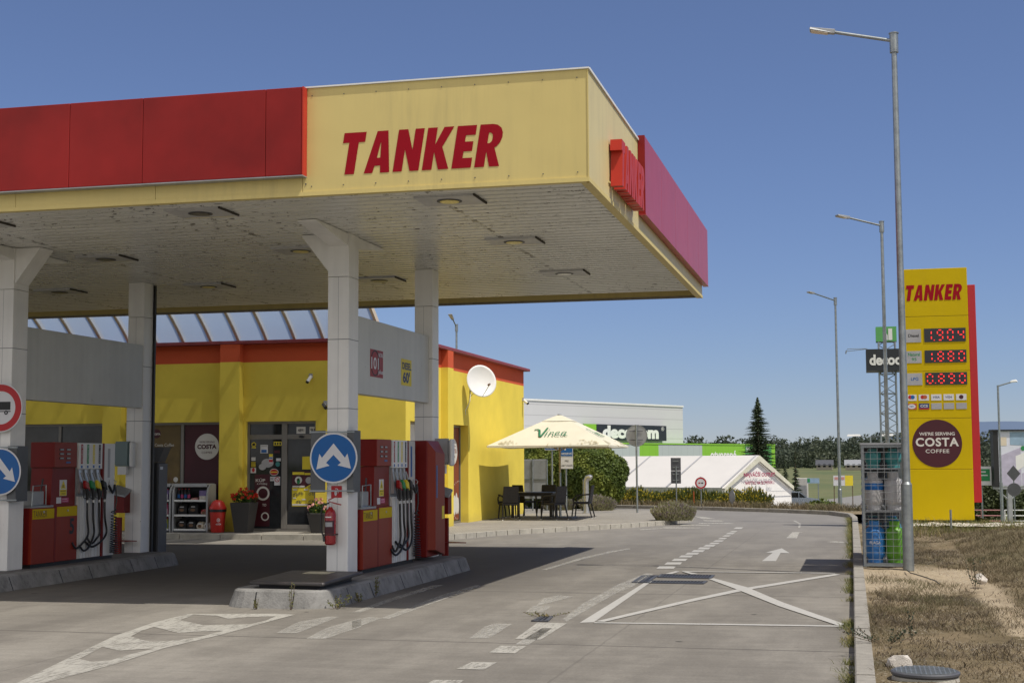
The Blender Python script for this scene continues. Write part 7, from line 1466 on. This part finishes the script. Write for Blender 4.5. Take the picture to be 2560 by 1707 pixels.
for (x, y, z, w_, h, l_, sd_) in ((8.2, 99, -2.3, 2.8, 3.4, 'loose green bush behind the red fin of the totem', 61), (9.9, 98, -2.3, 2.6, 2.6, 'dark green bush under the billboard', 62), (12.4, 101, -2.3, 3.0, 2.5, 'green bush at the right frame edge under the billboard', 63)):
    t = thing('roadside_bush', l_, 'bush', (x, y, z), 'bushes behind the billboard'); m_ = MB(); leaves(m_, (x, y, z+h*.42), (w_*.5, w_*.5, h*.55), 3500, .22, sd_, .3, 14, lump_amp=.4, zmin=z-.2); m_.build('foliage', 'distant_leaf', t); bark_t(t, x, y, z, z+h*.5, .06)

t = thing('field_sign', 'white and yellow banner at the edge of the field', 'sign', (-1.5, 123, -2.3)); fr = FRONT(-2.15, 123, -.42)
MB().rect(fr, 0, 1.35, 0, .85, 0, .03).build('banner', 'sign_white', t); MB().rect(fr, .95, 1.6, 0, .85, .031, .04).build('yellow_area', 'yellow_p', t); MB().rect(fr, .1, .9, .5, .72, .031, .04).build('text_block', 'pink_petal', t); MB().tube([(-2.1, 123.05, -2.4), (-2.1, 123.05, .4)], .04, 6).tube([(-.6, 123.05, -2.4), (-.6, 123.05, .4)], .04, 6).build('posts', 'bark', t)
t = thing('direction_sign', 'small blue grey direction sign near the parked car', 'sign', (-3.8, 121, -2.3)); fr = FRONT(-4.25, 121, -.18)
MB().rect(fr, 0, 1.0, 0, .42, 0, .03).build('plate', 'poster_sky', t); MB().rect(fr, .03, .24, .08, .38, .031, .04).build('arrow_area', 'green_p', t); MB().tube([(-3.35, 121.05, -2.4), (-3.35, 121.05, .2)], .04, 6).build('post', 'galvanised', t)
t = thing('utility_cabinet', 'pale grey cabinet behind the parked car', 'cabinet', (-4.7, 124, -2.3)); MB().box(-5.4, -4.3, 124, 125, -2.4, .2).build('body', 'dirty_white', t, bev=.03); MB().box(-5.3, -4.4, 123.98, 123.999, -1.4, -.4).build('door', 'sheet_grey', t)
rd_ = MB().add([(-9, 103, -2.31), (9, 103, -2.31), (6.0, 122, -2.31), (6.5, 150, -2.31), (1, 175, -2.31), (-3.5, 150, -2.31), (-5.5, 128, -2.31)], [(0, 1, 2, 3, 4, 5, 6)]); struct('lower_road', rd_, 'asphalt_far')
struct('gravel_patch', MB().add([(-2.5, 116.6, -2.3), (3, 116.6, -2.3), (3, 119.5, -2.3), (-2.2, 119.5, -2.3)], [(0, 1, 2, 3)]), 'gravel_white')
def conifer(x, y, z, h, w_, label, n, seed, mat='fir_leaf', nm='fir_tree', fs=.34):
    t = thing(nm, label, 'tree', (x, y, z)); rd = random.Random(seed); MB().tube([(x, y, z), (x, y, z+h*.97)], [.14*h/9, .02], 8).build('trunk', 'bark', t); m_ = MB()
    for _ in range(n):
        f = rd.random()**.85; zz = z+h*(.06+.92*f); L = w_*.5*(1-f)**.85*rd.uniform(.55, 1.12)+.05; a = rd.uniform(0, 6.28); d_ = Vector((math.cos(a), math.sin(a), 0)); s_ = d_.cross(Zup)
        for j in range(5):
            q = (j+.5)/5; p = Vector((x, y, zz))+d_*L*q+Vector((0, 0, -.16*L*q+.10*L*q*q)); wd = fs*(.5+.5*(1-f))*(1.15-q)*.55
            e = p+d_*L*.26+Vector((0, 0, rd.uniform(-.1, .02))); m_.add([p-s_*wd, p+s_*wd, e+s_*wd*.3, e-s_*wd*.3], [(0, 1, 2, 3)]); m_.add([p+Vector((0, 0, wd*.3)), p-Vector((0, 0, wd*.9)), e-Vector((0, 0, wd*.3)), e], [(0, 1, 2, 3)])
    m_.build('crown', mat, t)
conifer(-8.1, 119.8, -2.4, 9.55, 4.9, 'tall dark fir tree behind the white tent', 800, 71); conifer(-6.0, 121, -2.4, 4.2, 1.3, 'slim small conifer right of the fir tree', 220, 72, fs=.25); conifer(-5.2, 121.5, -2.4, 5.0, 1.2, 'second slim conifer beside the tent end', 220, 73, fs=.25)
conifer(-7.2, 122, -2.4, 3.6, 2.2, 'low bushy conifer hidden between the fir and the slim conifers', 260, 74, fs=.3)
t = thing('juniper_bush', 'spreading green juniper behind the silver car', 'bush', (-3.0, 108, -2.3)); m_ = MB(); leaves(m_, (-3.05, 112, -2.0), (1.5, 1.0, .75), 1500, .28, 77, .3, 16, lump_amp=.5); m_.build('foliage', 'bush_leaf', t)
for (x, y, l_, sd_) in ((-26, 232, 'dark tree showing above the roof end of the warehouse', 81), (-31, 240, 'dark tree just behind the warehouse corner', 82), (-21, 236, 'lower dark tree right of the warehouse corner', 83)):
    t = thing('far_tree', l_, 'tree', (x, y, -2), 'trees behind the warehouse'); bark_t(t, x, y, -2.2, 3, .3); m_ = MB(); leaves(m_, (x, y, 2.0), (3.2, 3.2, 3.8), 1400, .7, sd_, .3, 14, lump_amp=.45); m_.build('crown', 'wood_leaf', t)
# far wood: one mass of crowns on a rise
rd = random.Random(91); m_ = MB()
for row, (Y, zt0) in enumerate(((760, 9.5), (720, 6.), (680, 2.5), (640, -1.))):
    for k in range(78):
        X = -210+k*5.6+rd.uniform(-2, 2); fade = .45+.55*sstep(-90, -40, X)
        h = zt0+fade*2+rd.uniform(-1., 1.3)+2.0*math.sin(X*.045+row); leaves(m_, (X, Y+rd.uniform(-15, 15), h-1.5+(fade-1)*8), (5.6, 4.6, 5.6), 300, 1.45, rd.random(), .6, 9, lump_amp=.3)
tag(m_.build('far_wood', 'wood_leaf'), 'far wooded rise beyond the fields', 'woodland', kind='stuff')
hl = MB(); N = 90
xs_ = [-700+k*20 for k in range(N)]
def hp(x): return 1.5+7.5*sstep(-110, -40, x)+1.*math.sin(x*.02)
hl.v = [(x, 655, -5) for x in xs_]+[(x, 770, hp(x)) for x in xs_]+[(x, 1100, hp(x)-8) for x in xs_]; hl.f = [(j*N+i, j*N+i+1, (j+1)*N+i+1, (j+1)*N+i) for j in (0, 1) for i in range(N-1)]
struct('wooded_rise', hl, 'hill_green', smooth=2)
mt_ = MB(); N = 160; xs_ = [-5200+k*75 for k in range(N)]
def mp_(x): 
    v = mn.fractal(Vector((x*.00065, 2.3, 0)), 1., 2., 5)
    return 40+60*sstep(-300, 300, x)+78*math.exp(-((x-600)/520)**2)+60*math.exp(-((x-2600)/900)**2)+30*v
mt_.v = [(x, 6000, -60) for x in xs_]+[(x, 6500, max(-20, mp_(x)*.92)) for x in xs_]+[(x, 7600, -50) for x in xs_]; mt_.f = [(j*N+i, j*N+i+1, (j+1)*N+i+1, (j+1)*N+i) for j in (0, 1) for i in range(N-1)]
struct('mountains', mt_, 'hill_blue', smooth=2)
